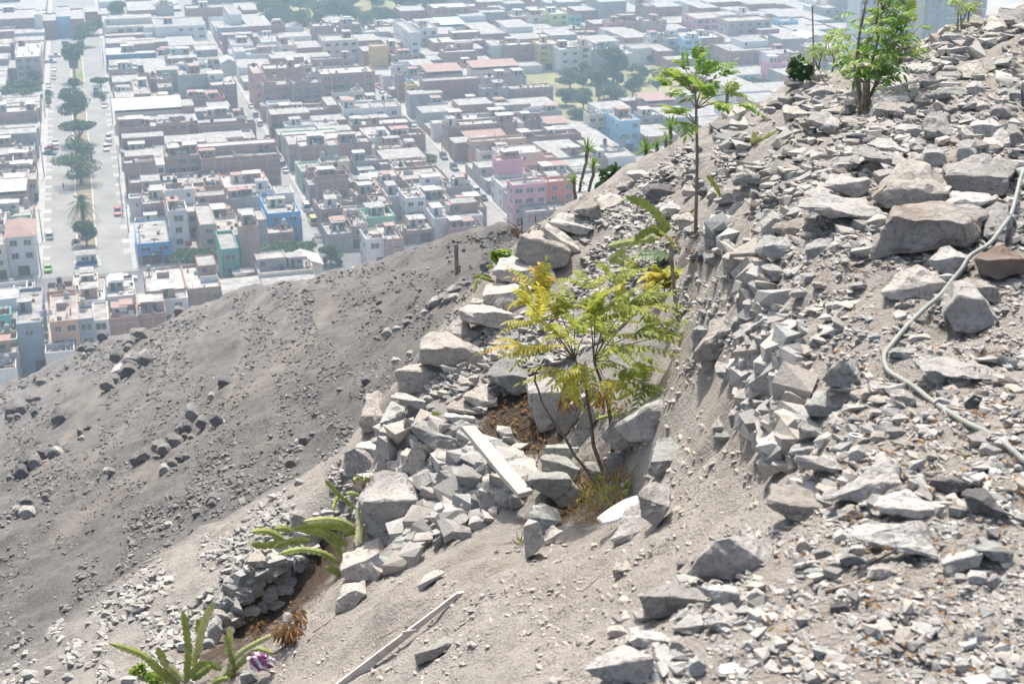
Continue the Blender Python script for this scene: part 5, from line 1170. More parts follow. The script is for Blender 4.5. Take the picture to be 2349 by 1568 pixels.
thin_sapling(4, (590,600), [[(590,600),(600,520),(615,450),(670,370)],[(590,600),(560,520),(540,460)]], [(510,390),(540,400),(560,430),(620,410),(660,420),(520,450),(560,560),(550,490)], 12.6, 'short leafy shoot at the foot of the bamboo pole on the crest')
thin_sapling(4, (700,620), [[(700,620),(720,520),(745,420),(745,330)],[(700,620),(715,500),(680,430),(665,350)]], [(700,290),(740,300),(790,300),(650,285),(680,330),(750,350),(700,430),(760,390)], 12.7, 'thin two-stemmed young tree with sparse tops left of the leafy bush')
thin_sapling(4, (790,640), [[(790,650),(770,560),(755,450),(750,330)]], [(790,340),(820,380),(800,420),(770,380),(840,390),(790,470),(780,600),(760,590)], 12.2, 'thin straight young tree nearest the leafy bush')
thin_sapling(4, (930,720), [[(935,760),(930,640),(910,540),(880,440)],[(880,720),(900,620),(930,480),(950,350)]], [(890,480),(870,570),(900,560),(930,500),(910,730),(880,600),(940,420)], 11.4, 'slender yellowish shoots in front of the leafy bush trunk', .9)
thin_sapling(4, (1800,250), [[(1770,255),(1775,120),(1790,0)],[(1805,258),(1800,130),(1810,0)],[(1860,190),(1870,90),(1890,20)],[(1805,200),(1850,100),(1920,0)]], [(1760,20),(1790,30),(1840,80),(1870,40),(1900,20),(1890,100),(1770,195),(1920,60),(1850,20),(1750,10)], 12.4, 'bare-stemmed young tree beside the stacked stone wall, top right', .9)
thin_sapling(7, (1440,1420), [[(1440,1430),(1425,1250),(1412,1100),(1400,930)]], [], 8.3, 'low lemon-yellow sapling on a rough brown stem in front of the thin stake')
def lemon_crown():
    r = [o for o in COL.objects if o.get('label','').startswith('low lemon')][0]; d = 8.3; lb = LB()
    for (a, b_, hue) in (((1410,900),(1720,790),.3),((1410,910),(1640,850),.4),((1400,900),(1210,850),.6),((1390,900),(1240,920),.6),((1400,880),(1330,740),.4),((1410,880),(1480,750),.3),((1420,890),(1600,760),.4),((1400,890),(1260,790),.7),((1400,900),(1300,800),.8),((1400,930),(1350,930),.8),((1410,930),(1460,920),.8),((1420,900),(1560,890),.5)):
        for j in (0, .12):
            A_ = Vector(px(*cr(7,*a), d)); B_ = Vector(px(*cr(7,b_[0],b_[1]+j*150), d+R.uniform(-.25,.25))); lb.frond(rel(r,A_), (B_-A_)+Vector((0,0,.25*(B_-A_).length)), (B_-A_).length, 12, .062, .017, hue, .3)
    lb.build('foliage', ML_L, r)
lemon_crown()
# --- fern-leaved plants (feathery fronds)
def fern(k, base, fr, d, label, mat, hue, ll, lw, n=26):
    u, v = cr(k, *base); r = place_root('feathery_plant', u, v, d, label, 'plant', None); lb = LB(); mb = MB()
    for (a, b_) in fr:
        A_ = Vector(px(*cr(k,*a), d)); B_ = Vector(px(*cr(k,*b_), d+R.uniform(-.1,.1))); lb.frond(rel(r,A_), (B_-A_)+Vector((0,0,.22*(B_-A_).length)), (B_-A_).length, n, ll, lw, hue, .22, .1, .003)
        mb.tube([Vector((0,0,0)), rel(r,A_)], [.005,.004], 5)
    mb.build('stem', M_BARK, r); lb.build('foliage', mat, r)
fern(7, (1500,720), [((1480,690),(1150,690)),((1480,680),(1180,650)),((1500,660),(1700,540)),((1500,700),(1700,730)),((1500,700),(1640,700)),((1490,640),(1680,580)),((1480,720),(1270,770))], 8.9, 'dark green feathery plant spreading low behind the thin stake', ML_D, .6, .085, .014, 24)
fern(7, (1500,600), [((1500,600),(1345,440)),((1505,600),(1645,515))], 9.1, 'two bright curved yellow-green fronds above the feathery plant', ML_L, .1, .06, .016, 20)
# --- rosettes with sword leaves
def rosette(k, head, R_px, trunk, d, label, n=46, hue=.35):
    u, v = cr(k, *head); tb = cr(k, *trunk[-1]); r = place_root('yucca', tb[0], tb[1], d, label, 'yucca', 'sword-leaved plants on the crest')
    H_ = rel(r, px(u, v, d)); rr = R_px*.26857*d/FP
    if len(trunk) > 1: stems(r, 'trunk', [[cr(k,*q) for q in trunk[::-1]]], d, (.016,.02), M_BARK2, .004)
    lb = LB()
    for i in range(n):
        el = math.radians(R.uniform(-12, 88)); az = R.uniform(0, 2*math.pi); dr = Vector((math.cos(az)*math.cos(el), math.sin(az)*math.cos(el), math.sin(el)))
        ln = rr*R.uniform(.85,1.15); w = ln*.075; sd_ = dr.cross(Vector((0,0,1))); sd_ = sd_.normalized() if sd_.length > .05 else Vector((1,0,0)); n0 = len(lb.V); hh = hue+R.uniform(-.3,.35)
        for t, ww in ((0,.5),(.35,1),(.7,.8),(1,.05)):
            p = H_+dr*ln*t+Vector((0,0,-1))*ln*.12*t*t*math.cos(el); upn = sd_.cross(dr)
            lb.V += [tuple(p+sd_*w*ww*.5+upn*w*.18*ww), tuple(p-upn*w*.1*ww), tuple(p-sd_*w*ww*.5+upn*w*.18*ww)]; lb.H += [hh+.15*t]*3
        for j in range(3):
            a = n0+3*j; lb.F += [[a,a+1,a+4,a+3],[a+1,a+2,a+5,a+4]]
    lb.build('leaves', ML_G, r)
rosette(3, (745,1290), 125, [(745,1290),(735,1390),(710,1480),(690,1560),(680,1640)], 15.5, 'tallest sword-leaved yucca on a slim bent trunk left of the crest rocks')
rosette(3, (795,1425), 105, [(795,1425),(795,1500),(775,1560),(750,1650)], 15.3, 'middle sword-leaved yucca right of and below the tallest one')
rosette(7, (628,55), 95, [(628,55),(635,130),(650,225),(655,260)], 15.2, 'lowest sword-leaved yucca in front of the orange house')
rosette(3, (1245,1290), 135, [(1245,1290),(1250,1400)], 13.6, 'broad trunkless yucca rising just behind the crest rocks', 60)
rosette(3, (1340,1270), 90, [(1340,1270),(1345,1400)], 13.5, 'small trunkless yucca tucked right of the broad one')
rosette(3, (1415,1205), 95, [(1415,1205),(1420,1330)], 13.9, 'low yucca behind the crest rocks left of the slim sapling', 40)
rosette(3, (1455,1105), 130, [(1455,1105),(1458,1180),(1460,1260)], 14.2, 'upright yucca with a short trunk left of the slim sapling', 50)
rosette(3, (1940,790), 105, [(1940,790),(1937,880),(1935,980),(1930,1060)], 15.8, 'yucca on a thin trunk behind the right side of the slim sapling')
# --- broad-leaved small shrubs
def shrub(k, base, ell, d, label, mat, hue, ls, n, stemn=3):
    u, v = cr(k, *base); r = place_root('shrub', u, v, d, label, 'shrub'); lb = LB(); L_ = []
    for (cx, cy, rx, ry) in ell:
        L_.append([(u,v), ((u+cr(k,cx,cy)[0])/2, (v+cr(k,cx,cy)[1])/2), cr(k,cx,cy)])
        for i in range(n):
            a = R.uniform(0,6.28); q = math.sqrt(R.random()); p = Vector(px(*cr(k, cx+rx*q*math.cos(a), cy+ry*q*math.sin(a)), d+R.uniform(-1,1)*rx*.26857*d/FP*.8))
            lb.leaflet(rel(r,p), (R.uniform(-1,1),R.uniform(-1,.5),R.uniform(-.6,.6)), (R.uniform(-1,1),R.uniform(-1,1),R.uniform(-1,1)), ls*R.uniform(.7,1.2), ls*.62, hue+R.uniform(-.4,.4), .2, .2)
    stems(r, 'stem', L_, d, (.007,.003), M_BARK, .002); lb.build('foliage', mat, r)
shrub(3, (1010,1570), [(960,1470,50,70),(1050,1500,60,60),(880,1560,50,30),(1000,1560,60,40)], 13.2, 'dark glossy round-leaved shrub behind the crest rocks beside the yuccas', ML_D, .5, .1, 26)
shrub(4, (405,680), [(420,540,60,45),(380,600,55,50),(470,590,45,45),(430,620,50,40)], 13, 'small dark round-leaved tree on the crest at the right', ML_D, .4, .085, 45)
shrub(6, (2110,760), [(2120,700,40,45),(2180,680,45,35),(2100,670,25,20)], 10.6, 'small bright green shrub left of the wide bright boulder', ML_G, .6, .05, 40)
shrub(13, (1330,1540), [(1300,1500,80,45),(1350,1540,70,40),(1170,1450,50,30),(1210,1420,25,30)], 7.95, 'small bushy bright green plant with a pink flower beside the bottom left cactus', ML_G, .85, .022, 150)
# --- crenate cactus blades
def cactus(name, k, blades, d, label, wpx=75, group=None):
    u, v = cr(k, *blades[0][0]); d0 = D_at(u, min(v, 1567)) if d is None else d
    r = place_root('cactus', u, v, d0, label, 'cactus', group)
    for bl in blades:
        hue = .3; pts_ = bl; w_ = wpx*.95
        if isinstance(bl[-1], float): hue = bl[-1]; pts_ = bl[:-1]
        P_ = [Vector(px(*cr(k,*q), d0-.04*i)) for i, q in enumerate(pts_)]
        # smooth polyline
        S_ = []
        m = 24
        for i in range(m+1):
            t = i/m*(len(P_)-1); j = min(int(t), len(P_)-2); f = t-j
            p0, p1, p2, p3 = P_[max(j-1,0)], P_[j], P_[j+1], P_[min(j+2,len(P_)-1)]
            S_.append(.5*((2*p1)+(p2-p0)*f+(2*p0-5*p1+4*p2-p3)*f*f+(3*p1-p0-3*p2+p3)*f**3))
        ln = sum((S_[i+1]-S_[i]).length for i in range(m)); w = min(w_*.26857*d0/FP, ln*.4); per = max(3, round(ln/(w*.7)))
        lb = LB(); view = (Vector((0,0,H))-S_[0]).normalized(); tw = R.uniform(-.5,.5); f2 = 6
        M_ = per*f2
        for i in range(M_+1):
            t = i/M_; q = t*m; j = min(int(q), m-1); p = S_[j].lerp(S_[j+1], q-j); tan = (S_[min(j+1,m)]-S_[max(j-1,0)]).normalized()
            sd_ = tan.cross(view).normalized(); nn = sd_.cross(tan); sd_ = (sd_*math.cos(tw)+nn*math.sin(tw)); nn = sd_.cross(tan)
            env = min(1, .35+t*3.2)*min(1, .12+(1-t)*5); sc = (0, .55, .9, 1, .95, .7)[i % f2]*.3+.7
            hw = w*.5*env*sc
            th = .0035+.0025*env
            lb.V += [tuple(rel(r,p)+sd_*hw), tuple(rel(r,p)+nn*th), tuple(rel(r,p)-sd_*hw), tuple(rel(r,p)-nn*th*.6)]; lb.H += [hue+.12, hue-.1, hue+.12, hue]
        for i in range(M_):
            a = 4*i
            for j in range(4): lb.F.append([a+j, a+(j+1)%4, a+4+(j+1)%4, a+4+j])
        lb.F += [[0,1,2,3],[4*M_+3,4*M_+2,4*M_+1,4*M_]]
        lb.build('blade', ML_C, r)
cactus('cactus', 13, [[(1580,1575),(1610,1330),(1590,1100),(1560,940)],[(1540,1575),(1400,1480),(1250,1340),(1100,1270),(930,1220)],[(1520,1520),(1440,1440),(1380,1330),(1345,1250)],[(1650,1420),(1690,1280),(1720,1120),(1780,960),(1835,860),.7],[(1690,1130),(1700,1010)],[(1560,1530),(1480,1450),(1400,1380),(1370,1345),.75],[(1600,1530),(1680,1430),(1760,1375)],[(1720,1400),(1800,1400),(1900,1440)],[(1540,1575),(1430,1520),(1330,1420),(1260,1350)],[(1640,1530),(1740,1460),(1800,1410)]], 7.8, 'biggest scalloped cactus clump with upright and sprawling blades, bottom left', 78)
cactus('cactus', 13, [[(2010,1455),(1970,1330),(1945,1200),(1930,1150)],[(1960,1420),(2050,1300),(2200,1210),(2345,1140),.7],[(1970,1250),(1965,1150),(1960,1080),.9],[(1850,1560),(1950,1450),(1960,1390),.7],[(1950,1480),(2080,1370),(2200,1270)],[(2060,1575),(1990,1500),(1950,1470)],[(1800,1570),(1880,1530),(1960,1520)],[(2200,1260),(2260,1280),(2330,1300),.6],[(2100,1568),(2200,1520),(2290,1440),.6]], 7.7, 'smaller scalloped cactus clump by the purple plastic bag', 62)
cactus('cactus', 14, [[(290,330),(150,265),(10,270)],[(290,335),(150,385),(10,372)],[(510,340),(350,350),(200,400)],[(770,540),(620,450),(430,420),(240,460)],[(780,480),(720,370),(600,280),(420,262)],[(890,230),(790,180),(650,160),(450,180),.55],[(880,250),(700,220),(500,225),(360,250)],[(830,390),(700,300),(560,245)],[(360,265),(290,240),(210,245)],[(770,630),(720,600),(650,570)],[(915,60),(935,200),(930,300),(910,400),.95],[(940,190),(970,290),(990,380),.9],[(920,280),(860,270),(790,300)]], 8.35, 'long arching scalloped cactus clump draped over the stone wall', 72)
cactus('cactus', 10, [[(910,1355),(800,1270),(700,1170),(640,1105)],[(755,1240),(725,1300),(710,1360)],[(950,1245),(880,1220),(815,1225),.6],[(1040,1120),(990,1100),(960,1120)],[(960,1120),(920,1090),(885,1110)]], 8.5, 'thin zigzag cactus shoots left of the massive corner boulder', 44)
cactus('cactus', 7, [[(1490,540),(1370,370),(1250,260),(1070,180)],[(1400,540),(1150,565),(920,608),.55],[(1310,470),(1240,490),(1150,555)],[(1500,540),(1620,480),(1740,440),.45],[(1680,380),(1620,375),(1545,380),.4],[(1765,385),(1700,340),(1620,312)],[(1500,520),(1515,470),(1510,415),.95],[(1400,470),(1330,455),(1270,455)],[(1740,490),(1690,500),(1640,520)],[(1450,560),(1380,500),(1290,450)]], 9.4, 'spreading cactus with one long blade reaching up left beside the slim sapling', 82)
cactus('cactus', 7, [[(1200,790),(1120,740),(1040,680),.75],[(1080,640),(1000,680),(930,735),.5],[(1060,742),(990,735),(928,728),.5],[(1200,790),(1140,785),(1080,770)],[(1200,640),(1190,580),.9],[(1200,900),(1195,800),.6],[(1100,620),(1140,570)]], 9.2, 'pale fan of short cactus blades on the rubble below the spreading cactus', 62)
cactus('cactus', 7, [[(1800,1195),(1650,1180),(1500,1165),(1330,1112)],[(1800,1200),(1850,1210),(1895,1260),.95],[(1800,1205),(1720,1240),(1640,1300)],[(1650,1275),(1560,1290),(1420,1300)],[(1640,1345),(1590,1320),(1540,1300)],[(1620,1480),(1600,1400),(1620,1340),.8]], 7.9, 'cactus with a long horizontal blade passing behind the thin stake', 62)
cactus('cactus', 11, [[(1320,260),(1400,150),(1630,0)],[(1360,220),(1480,140),(1600,80)],[(1520,160),(1400,150),(1290,190)],[(1300,230),(1180,200),(1070,225)],[(1300,200),(1220,140),(1130,120)],[(1340,140),(1290,90),(1230,80)]], 7.75, 'wide-bladed cactus on the soil under the yellow-leaved sapling', 70)
cactus('cactus', 11, [[(1120,1080),(1190,1000),(1285,890)],[(1160,1080),(1230,1040),(1260,980)],[(1080,1190),(1085,1150),(1110,1100)],[(1010,1270),(1050,1230),(1090,1200)]], 6.9, 'short cactus blades leaning on the bedrock outcrop', 66)
cactus('cactus', 11, [[(1090,530),(1000,550),(890,570),(820,590)],[(1000,420),(1060,390),(1110,365)]], 7.8, 'two low cactus blades behind the sapling stems', 40)
cactus('cactus', 4, [[(118,1190),(190,1150),(285,1115)],[(10,1235),(35,1180),(45,1125),.85],[(20,1230),(80,1190),(120,1180),.6]], None, 'small cactus with a bright blade lying on the rubble path', 66)
cactus('cactus', 7, [[(1880,180),(1850,110),(1800,40),(1770,5)]], None, 'single leaning cactus blade standing in the rubble above the stair of slabs', 42)
cactus('cactus', 6, [[(2090,912),(2030,890),(1960,870),.2],[(2060,875),(1980,860),(1895,872),.2],[(1955,890),(1925,930),(1912,1005)],[(2080,790),(2050,780),(2015,785)]], 10.1, 'small cactus hanging left of the wide bright boulder', 40)
cactus('cactus', 10, [[(1480,585),(1540,545),(1635,540)]], None, 'short cactus blade poking out of the lower wall', 42)
# --- small dry things that grow
def dry_heap(name, k, cx, cy, rx, ry, n, ls, d, label, mat, hue, cat, up=.4):
    u, v = cr(k, cx, cy+ry); r = place_root(name, u, v, d, label, cat); lb = LB(); mb = MB()
    for i in range(n):
        a = R.uniform(0,6.28); q = math.sqrt(R.random()); p = Vector(px(*cr(k, cx+rx*q*math.cos(a), cy+ry*q*math.sin(a)), d+R.uniform(-.06,.06)))
        lb.leaflet(rel(r,p), (R.uniform(-1,1),R.uniform(-1,.3),R.uniform(-1,up)), (R.uniform(-1,1),R.uniform(-1,1),R.uniform(-1,1)), ls*R.uniform(.6,1.3), ls*.3, hue+R.uniform(-.4,.4), .4, .3)
    for i in range(5): mb.tube([Vector((0,0,0)), Vector((R.uniform(-.05,.05),0,R.uniform(.05,.12)))], [.003,.0015], 4)
    mb.build('stalk', M_BARK, r); lb.build('dead_leaves', mat, r)
dry_heap('dry_plant', 14, 330, 1100, 110, 60, 90, .06, 7.6, 'heap of hanging orange dead leaves at the edge of the deep pit', ML_O, .5, 'dead plant', -.2)
dry_heap('dry_plant', 14, 410, 980, 40, 70, 30, .06, 7.8, 'upright bundle of orange dead leaves by a twig above the deep pit', ML_O, .55, 'dead plant', -.1)
dry_heap('dry_plant', 14, 110, 1070, 70, 55, 50, .04, 8.2, 'withered brown plant inside the deep pit', ML_O, .1, 'dead plant')
dry_heap('dry_plant', 11, 590, 400, 80, 70, 36, .06, 8.2, 'hanging reddish dead leaves over the upright slabs in the planting pit', ML_O, .3, 'dead plant', -.5)
dry_heap('dry_plant', 11, 840, 400, 60, 60, 24, .055, 8.0, 'reddish dead leaves behind the right sapling stem', ML_O, .35, 'dead plant', -.4)
dry_heap('flower_tuft', 10, 970, 1130, 110, 55, 110, .016, 8.45, 'tuft of tiny orange-yellow flowers left of the massive corner boulder', ML_O, 1.0, 'flowers')
dry_heap('succulent', 15, 165, 360, 35, 45, 70, .022, 7.0, 'small grey-green succulent growing on the smooth upright rock', ML_C, .8, 'succulent', 1)
def litter(name, polys, n, s, mat, hue, thin=.35, up=.3):
    lb = LB()
    for (poly, m) in polys:
        poly = np.array(poly, float); lo, hi_ = poly.min(0), poly.max(0); u = NR.uniform(lo[0],hi_[0],m*3); v = NR.uniform(lo[1],hi_[1],m*3); k = in_poly(u,v,poly); u, v = u[k][:m], v[k][:m]; pos, d = hit(u,v)
        for p, dd in zip(pos, d):
            if dd == dd: lb.leaflet(Vector(p)+Vector((0,0,.015+s*.1)), (R.uniform(-1,1),R.uniform(-1,1),R.uniform(-.1,up)), (R.uniform(-1,1),R.uniform(-1,1),R.uniform(-.4,.4)), s*R.uniform(.5,1.3), s*thin, hue+R.uniform(-.5,.5), .4, .1)
    return tag(lb.build(name, mat), kind='stuff')
litter('dry_grass', [([(1290,1150),(1360,1080),(1450,1090),(1440,1180),(1380,1215),(1290,1210)], 800)], 0, .08, ML_O, .75, .05, 1.2)
litter('dry_grass', [([(1310,1150),(1400,1100),(1440,1120),(1430,1170),(1380,1200)], 90)], 0, .12, ML_L, .1, .05, 1.3)
litter('leaf_litter', [([(1120,900),(1270,880),(1250,1040),(1200,1060),(1130,1010)], 160),([(1270,900),(1420,880),(1440,960),(1380,980)], 110),([(540,1440),(700,1370),(760,1330),(720,1400),(600,1500)], 60),([(1480,560),(1600,540),(1600,620),(1500,610)], 80)], 0, .04, ML_O, .2)
litter('leaf_litter', [([(1850,600),(2349,640),(2349,1000),(2100,1000),(1900,850)], 130),([(1900,1150),(2349,1100),(2349,1568),(1700,1568),(1650,1400)], 110),([(1950,950),(2349,950),(2349,1150),(1950,1100)], 90)], 0, .024, ML_O, .5)
# ---------------------------------------------------------------- loose things on the hillside
def quad_board(name, corners, thick, label, cat, mat, ext=None):
    """corners: four (u, v, depth) in order; a board of the given thickness"""
    P_ = [Vector(px(*c)) for c in corners]; n = (P_[1]-P_[0]).cross(P_[3]-P_[0]).normalized()
    if n.dot(Vector((0,0,H))-P_[0]) < 0: n = -n
    c = sum(P_, Vector())/4; r = empty(name, c); tag(r, label, cat)
    A_, B_, C_, D_ = [p-c for p in P_]; m = 14; V = []; F = []
    for i in range(m+1):
        t = i/m; a = A_.lerp(D_, t); b = B_.lerp(C_, t); w = n*.004*math.sin(t*5+1)
        for e, q in ((a, 0), (a.lerp(b,.5), 0), (b, 0)): V.append(e+w+n*R.uniform(-.0008,.0008)+(b-a)*R.uniform(-.008,.008))
        for e in (b, a): V.append(e+w-n*thick)
    for i in range(m):
        k = 5*i
        for j in range(5): F.append([k+j, k+(j+1)%5, k+5+(j+1)%5, k+5+j])
    F.append([0,1,2,3,4]); F.append([5*m+4,5*m+3,5*m+2,5*m+1,5*m])
    link('board', mesh_np('board', [tuple(v) for v in V], F, [mat]), r); return r
def board_mat():
    m, nt, b = newmat('whitewashed board', .8, .2); g = N(nt, 'ShaderNodeTexCoord'); 
    n = noise(nt, 9, 6, g.outputs['Object'], .7).outputs[0]; mp = N(nt, 'ShaderNodeMapping'); mp.inputs['Rotation'].default_value = (0,0,.6); mp.inputs['Scale'].default_value = (4,60,60); L(nt, g.outputs['Object'], mp.inputs[0]); n2 = noise(nt, 1, 5, mp.outputs[0]).outputs[0]
    c = mix(nt, ramp(nt, n, [(.48,0),(.68,.9)]), (.58,.545,.50), (.34,.29,.24)); c = mix(nt, ramp(nt, n2, [(.48,0),(.7,.6)]), c, (.38,.33,.28)); L(nt, c, b.inputs['Base Color']); bump(nt, b, n2, .4, .004); return m
M_BOARD = board_mat()
e = lambda x, y, k=10: cr(k, x, y)
quad_board('plank', [(*e(1805,650),8.2),(*e(1922,648),8.2),(*e(2412,1190),7.55),(*e(2290,1222),7.55)], .03, 'white-painted plank lying across the lower stone wall beside the dark planting pit', 'plank', M_BOARD)
du = [D_at(*e(1790,800,14))-.1, D_at(*e(800,1560,14))-.1]
pk = quad_board('plank', [(*e(1768,792,14),du[0]),(*e(1826,786,14),du[0]),(*e(830,1600,14),du[1]),(*e(700,1600,14),du[1])], .025, 'long weathered pale plank lying on the bare dirt slope at the bottom', 'plank', M_BOARD)
mb = MB(); c_ = Vector(px(*e(1410,1112,14), (du[0]+du[1])/2-.01))-pk.location
mb.tube([c_+Vector(px(*e(x,y,14), (du[0]+du[1])/2-.012))-Vector(px(*e(1410,1112,14),(du[0]+du[1])/2-.01)) for x,y in ((1300,1130),(1340,1120),(1385,1112),(1420,1105),(1428,1125))], .006, 6); mb.build('cloth_tie', plain('dirty cloth', (.55,.50,.47), .9), pk)
def sheet():
    P_ = [e(825,1430,11),e(870,1482,11),(e(925,1492,11)),e(1010,1450,11),e(1185,1330,11),e(1180,1230,11),e(1060,1268,11),e(930,1350,11)]
    d = min(D_at(*q) for q in P_)-.06; V = [Vector(px(u,v,d+(.05 if i > 4 else 0))) for i,(u,v) in enumerate(P_)]; c = sum(V, Vector())/len(V); n = (V[0]-c).cross(V[2]-c).normalized(); bm = bmesh.new()
    f = bm.faces.new([bm.verts.new(v-c) for v in V]); ex = bmesh.ops.extrude_face_region(bm, geom=[f]); vs = [g for g in ex['geom'] if isinstance(g, bmesh.types.BMVert)]; sgn = 1 if n.dot(Vector((0,0,H))-c) < 0 else -1
    bmesh.ops.translate(bm, verts=vs, vec=n*.02*sgn); bmesh.ops.recalc_face_normals(bm, faces=bm.faces); bmesh.ops.bevel(bm, geom=list(bm.edges), offset=.006, segments=2, affect='EDGES'); me = bpy.data.meshes.new('sheet'); bm.to_mesh(me); bm.free(); me.materials.append(plain('white plastic', (.82,.82,.82), .45, .04))
    tag(link('plastic_sheet', me, None, c), 'white rounded plastic sheet wedged at the foot of the yellow-leaved sapling', 'plastic sheet')
sheet()
def hose():
    A_ = [cr(8,x,y) for x,y in ((2400,-160),(2320,0),(2280,150),(2230,330),(2150,450),(2040,590),(1880,690),(1810,800),(1700,930),(1620,1030),(1480,1150),(1330,1300),(1230,1420),(1165,1500))]+[cr(12,x,y) for x,y in ((1145,50),(1150,110),(1185,180),(1280,240),(1400,310),(1550,430),(1700,530),(1850,620),(2000,690),(2150,780),(2250,860),(2400,1000))]
    u = np.array([p[0] for p in A_]); v = np.array([p[1] for p in A_]); _, d = hit(u, v)
    lift = np.array([.3,.3,.3,.28,.28,.3,.22,.16,.1,.06]+[.03]*16); d = d-lift
    for _ in range(2): d[1:-1] = .25*d[:-2]+.5*d[1:-1]+.25*d[2:]
    K = [Vector(px(a,b,c)) for a,b,c in zip(u,v,d)]; P_ = []
    for i in range(len(K)-1):
        p0,p1,p2,p3 = K[max(i-1,0)],K[i],K[i+1],K[min(i+2,len(K)-1)]
        for f in (0,.25,.5,.75): P_.append(.5*((2*p1)+(p2-p0)*f+(2*p0-5*p1+4*p2-p3)*f*f+(3*p1-p0-3*p2+p3)*f**3))
    c = P_[40]; mb = MB(); mb.tube([p-c for p in P_], .0085, 10); o = mb.build('hose', plain('faded hose rubber', (.31,.33,.305), .65, .1, 9), None, c, True); tag(o, 'faded grey-green garden hose winding down across the rubble terrace', 'hose')
hose()
def ring():
    u, v = cr(12, 888, 800); d = D_at(u, v)-.01; c = Vector(px(u, v, d)); mb = MB(); ro, ri, h = .021, .013, .03; n = 24; V = []; F = []
    for (r_, z) in ((ro,0),(ro,h),(ri,h),(ri,0)):
        for j in range(n): V.append((r_*math.cos(6.2832*j/n), r_*math.sin(6.2832*j/n), z))
    for i in range(4):
        for j in range(n): F.append([i*n+j, i*n+(j+1)%n, ((i+1)%4)*n+(j+1)%n, ((i+1)%4)*n+j])
    mb.add(V, F); o = mb.build('pipe_ring', plain('white pipe', (.72,.70,.66), .5), None, c, False); o.rotation_euler = (-.12,.1,0); tag(o, 'short white plastic pipe ring standing among the stones of the terrace edge', 'pipe piece')
ring()
mb = MB(); u, v = cr(8, 2300, -110); c = Vector(px(u, v, D_at(u, v)-.1)); mb.tube([(-.035,0,0),(.05,-.01,-.008)], .012, 12); tag(mb.build('pipe_piece', plain('white pipe', (.72,.70,.66), .5), None, c, True), 'short white pipe stub on the rocks at the right edge', 'pipe piece')
def stake(name, k, pts_, w, label, d=None, cat='stake', mat=None, parts=None):
    u, v = cr(k, *pts_[0]); d = d or D_at(u, v); r = place_root(name, u, v, d, label, cat); mb = MB(); P_ = [rel(r, px(*cr(k,*q), d)) for q in pts_]; wd = w*.26857*d/FP/2
    mb.tube([P_[0]+(P_[0]-P_[1])*.12]+P_, [wd]*(len(P_)+1), 4); mb.build('shaft', mat or M_STAKE, r); return r, d
st, d = stake('stake', 7, [(1545,1480),(1510,1200),(1475,850),(1458,620)], 34, 'thin grey wooden stake standing upright behind the yellow-leaved sapling', 7.6)
mb = MB(); P_ = rel(st, px(*cr(7,1516,1262), d)); mb.tube([P_+Vector((math.cos(a)*.016, math.sin(a)*.016, .006*math.sin(2*a))) for a in [i*.7 for i in range(10)]], .003, 4); mb.build('wire_tie', plain('pale wire', (.6,.58,.55), .6), st)
st, d = stake('post', 6, [(1762,950),(1765,780),(1760,600)], 36, 'broken dark wooden post standing at the end of the stone row on the gravel slope', 18.6, 'post')
mb = MB(); A_, B_ = rel(st, px(*cr(6,1789,930), d-.05)), rel(st, px(*cr(6,1787,772), d-.05)); mb.tube([A_,B_], .018, 4); A_, B_ = rel(st, px(*cr(6,1772,700), d-.04)), rel(st, px(*cr(6,1770,590), d-.04)); mb.tube([A_,B_], .012, 4); mb.build('broken_slat', M_STAKE, st)
stake('stake', 7, [(187,490),(185,360)], 14, 'short thicker stake left of the pair behind the large tan boulder', 14)
stake('stake', 7, [(306,470),(304,350)], 11, 'short thinner stake right of the pair behind the large tan boulder', 13.5)
stake('bamboo_pole', 4, [(545,600),(540,350),(532,55)], 13, 'tall thin bamboo pole standing upright on the crest', 12.7, 'pole')
stake('twig', 7, [(185,497),(120,430),(80,400),(30,370)], 7, 'crooked bare twig leaning left of the short stakes', 14, 'twig', M_BARK)
stake('twig', 7, [(1485,1400),(1492,1300),(1480,1210)], 9, 'short dark twig standing just left of the thin grey stake', 7.7, 'twig', M_BARK)
def tuft():
    r = place_root('dry_tuft', *cr(7,165,550), 11.2, 'brown tuft of dry stalks left of the large tan boulder', 'dry plant'); mb = MB()
    for i in range(16): mb.tube([(0,0,0), (R.uniform(-.12,.02), R.uniform(-.03,.03), R.uniform(.06,.16))], [.003,.0012], 4)
    mb.build('stalks', plain('dry stalk', (.30,.20,.13), .9), r)
tuft()
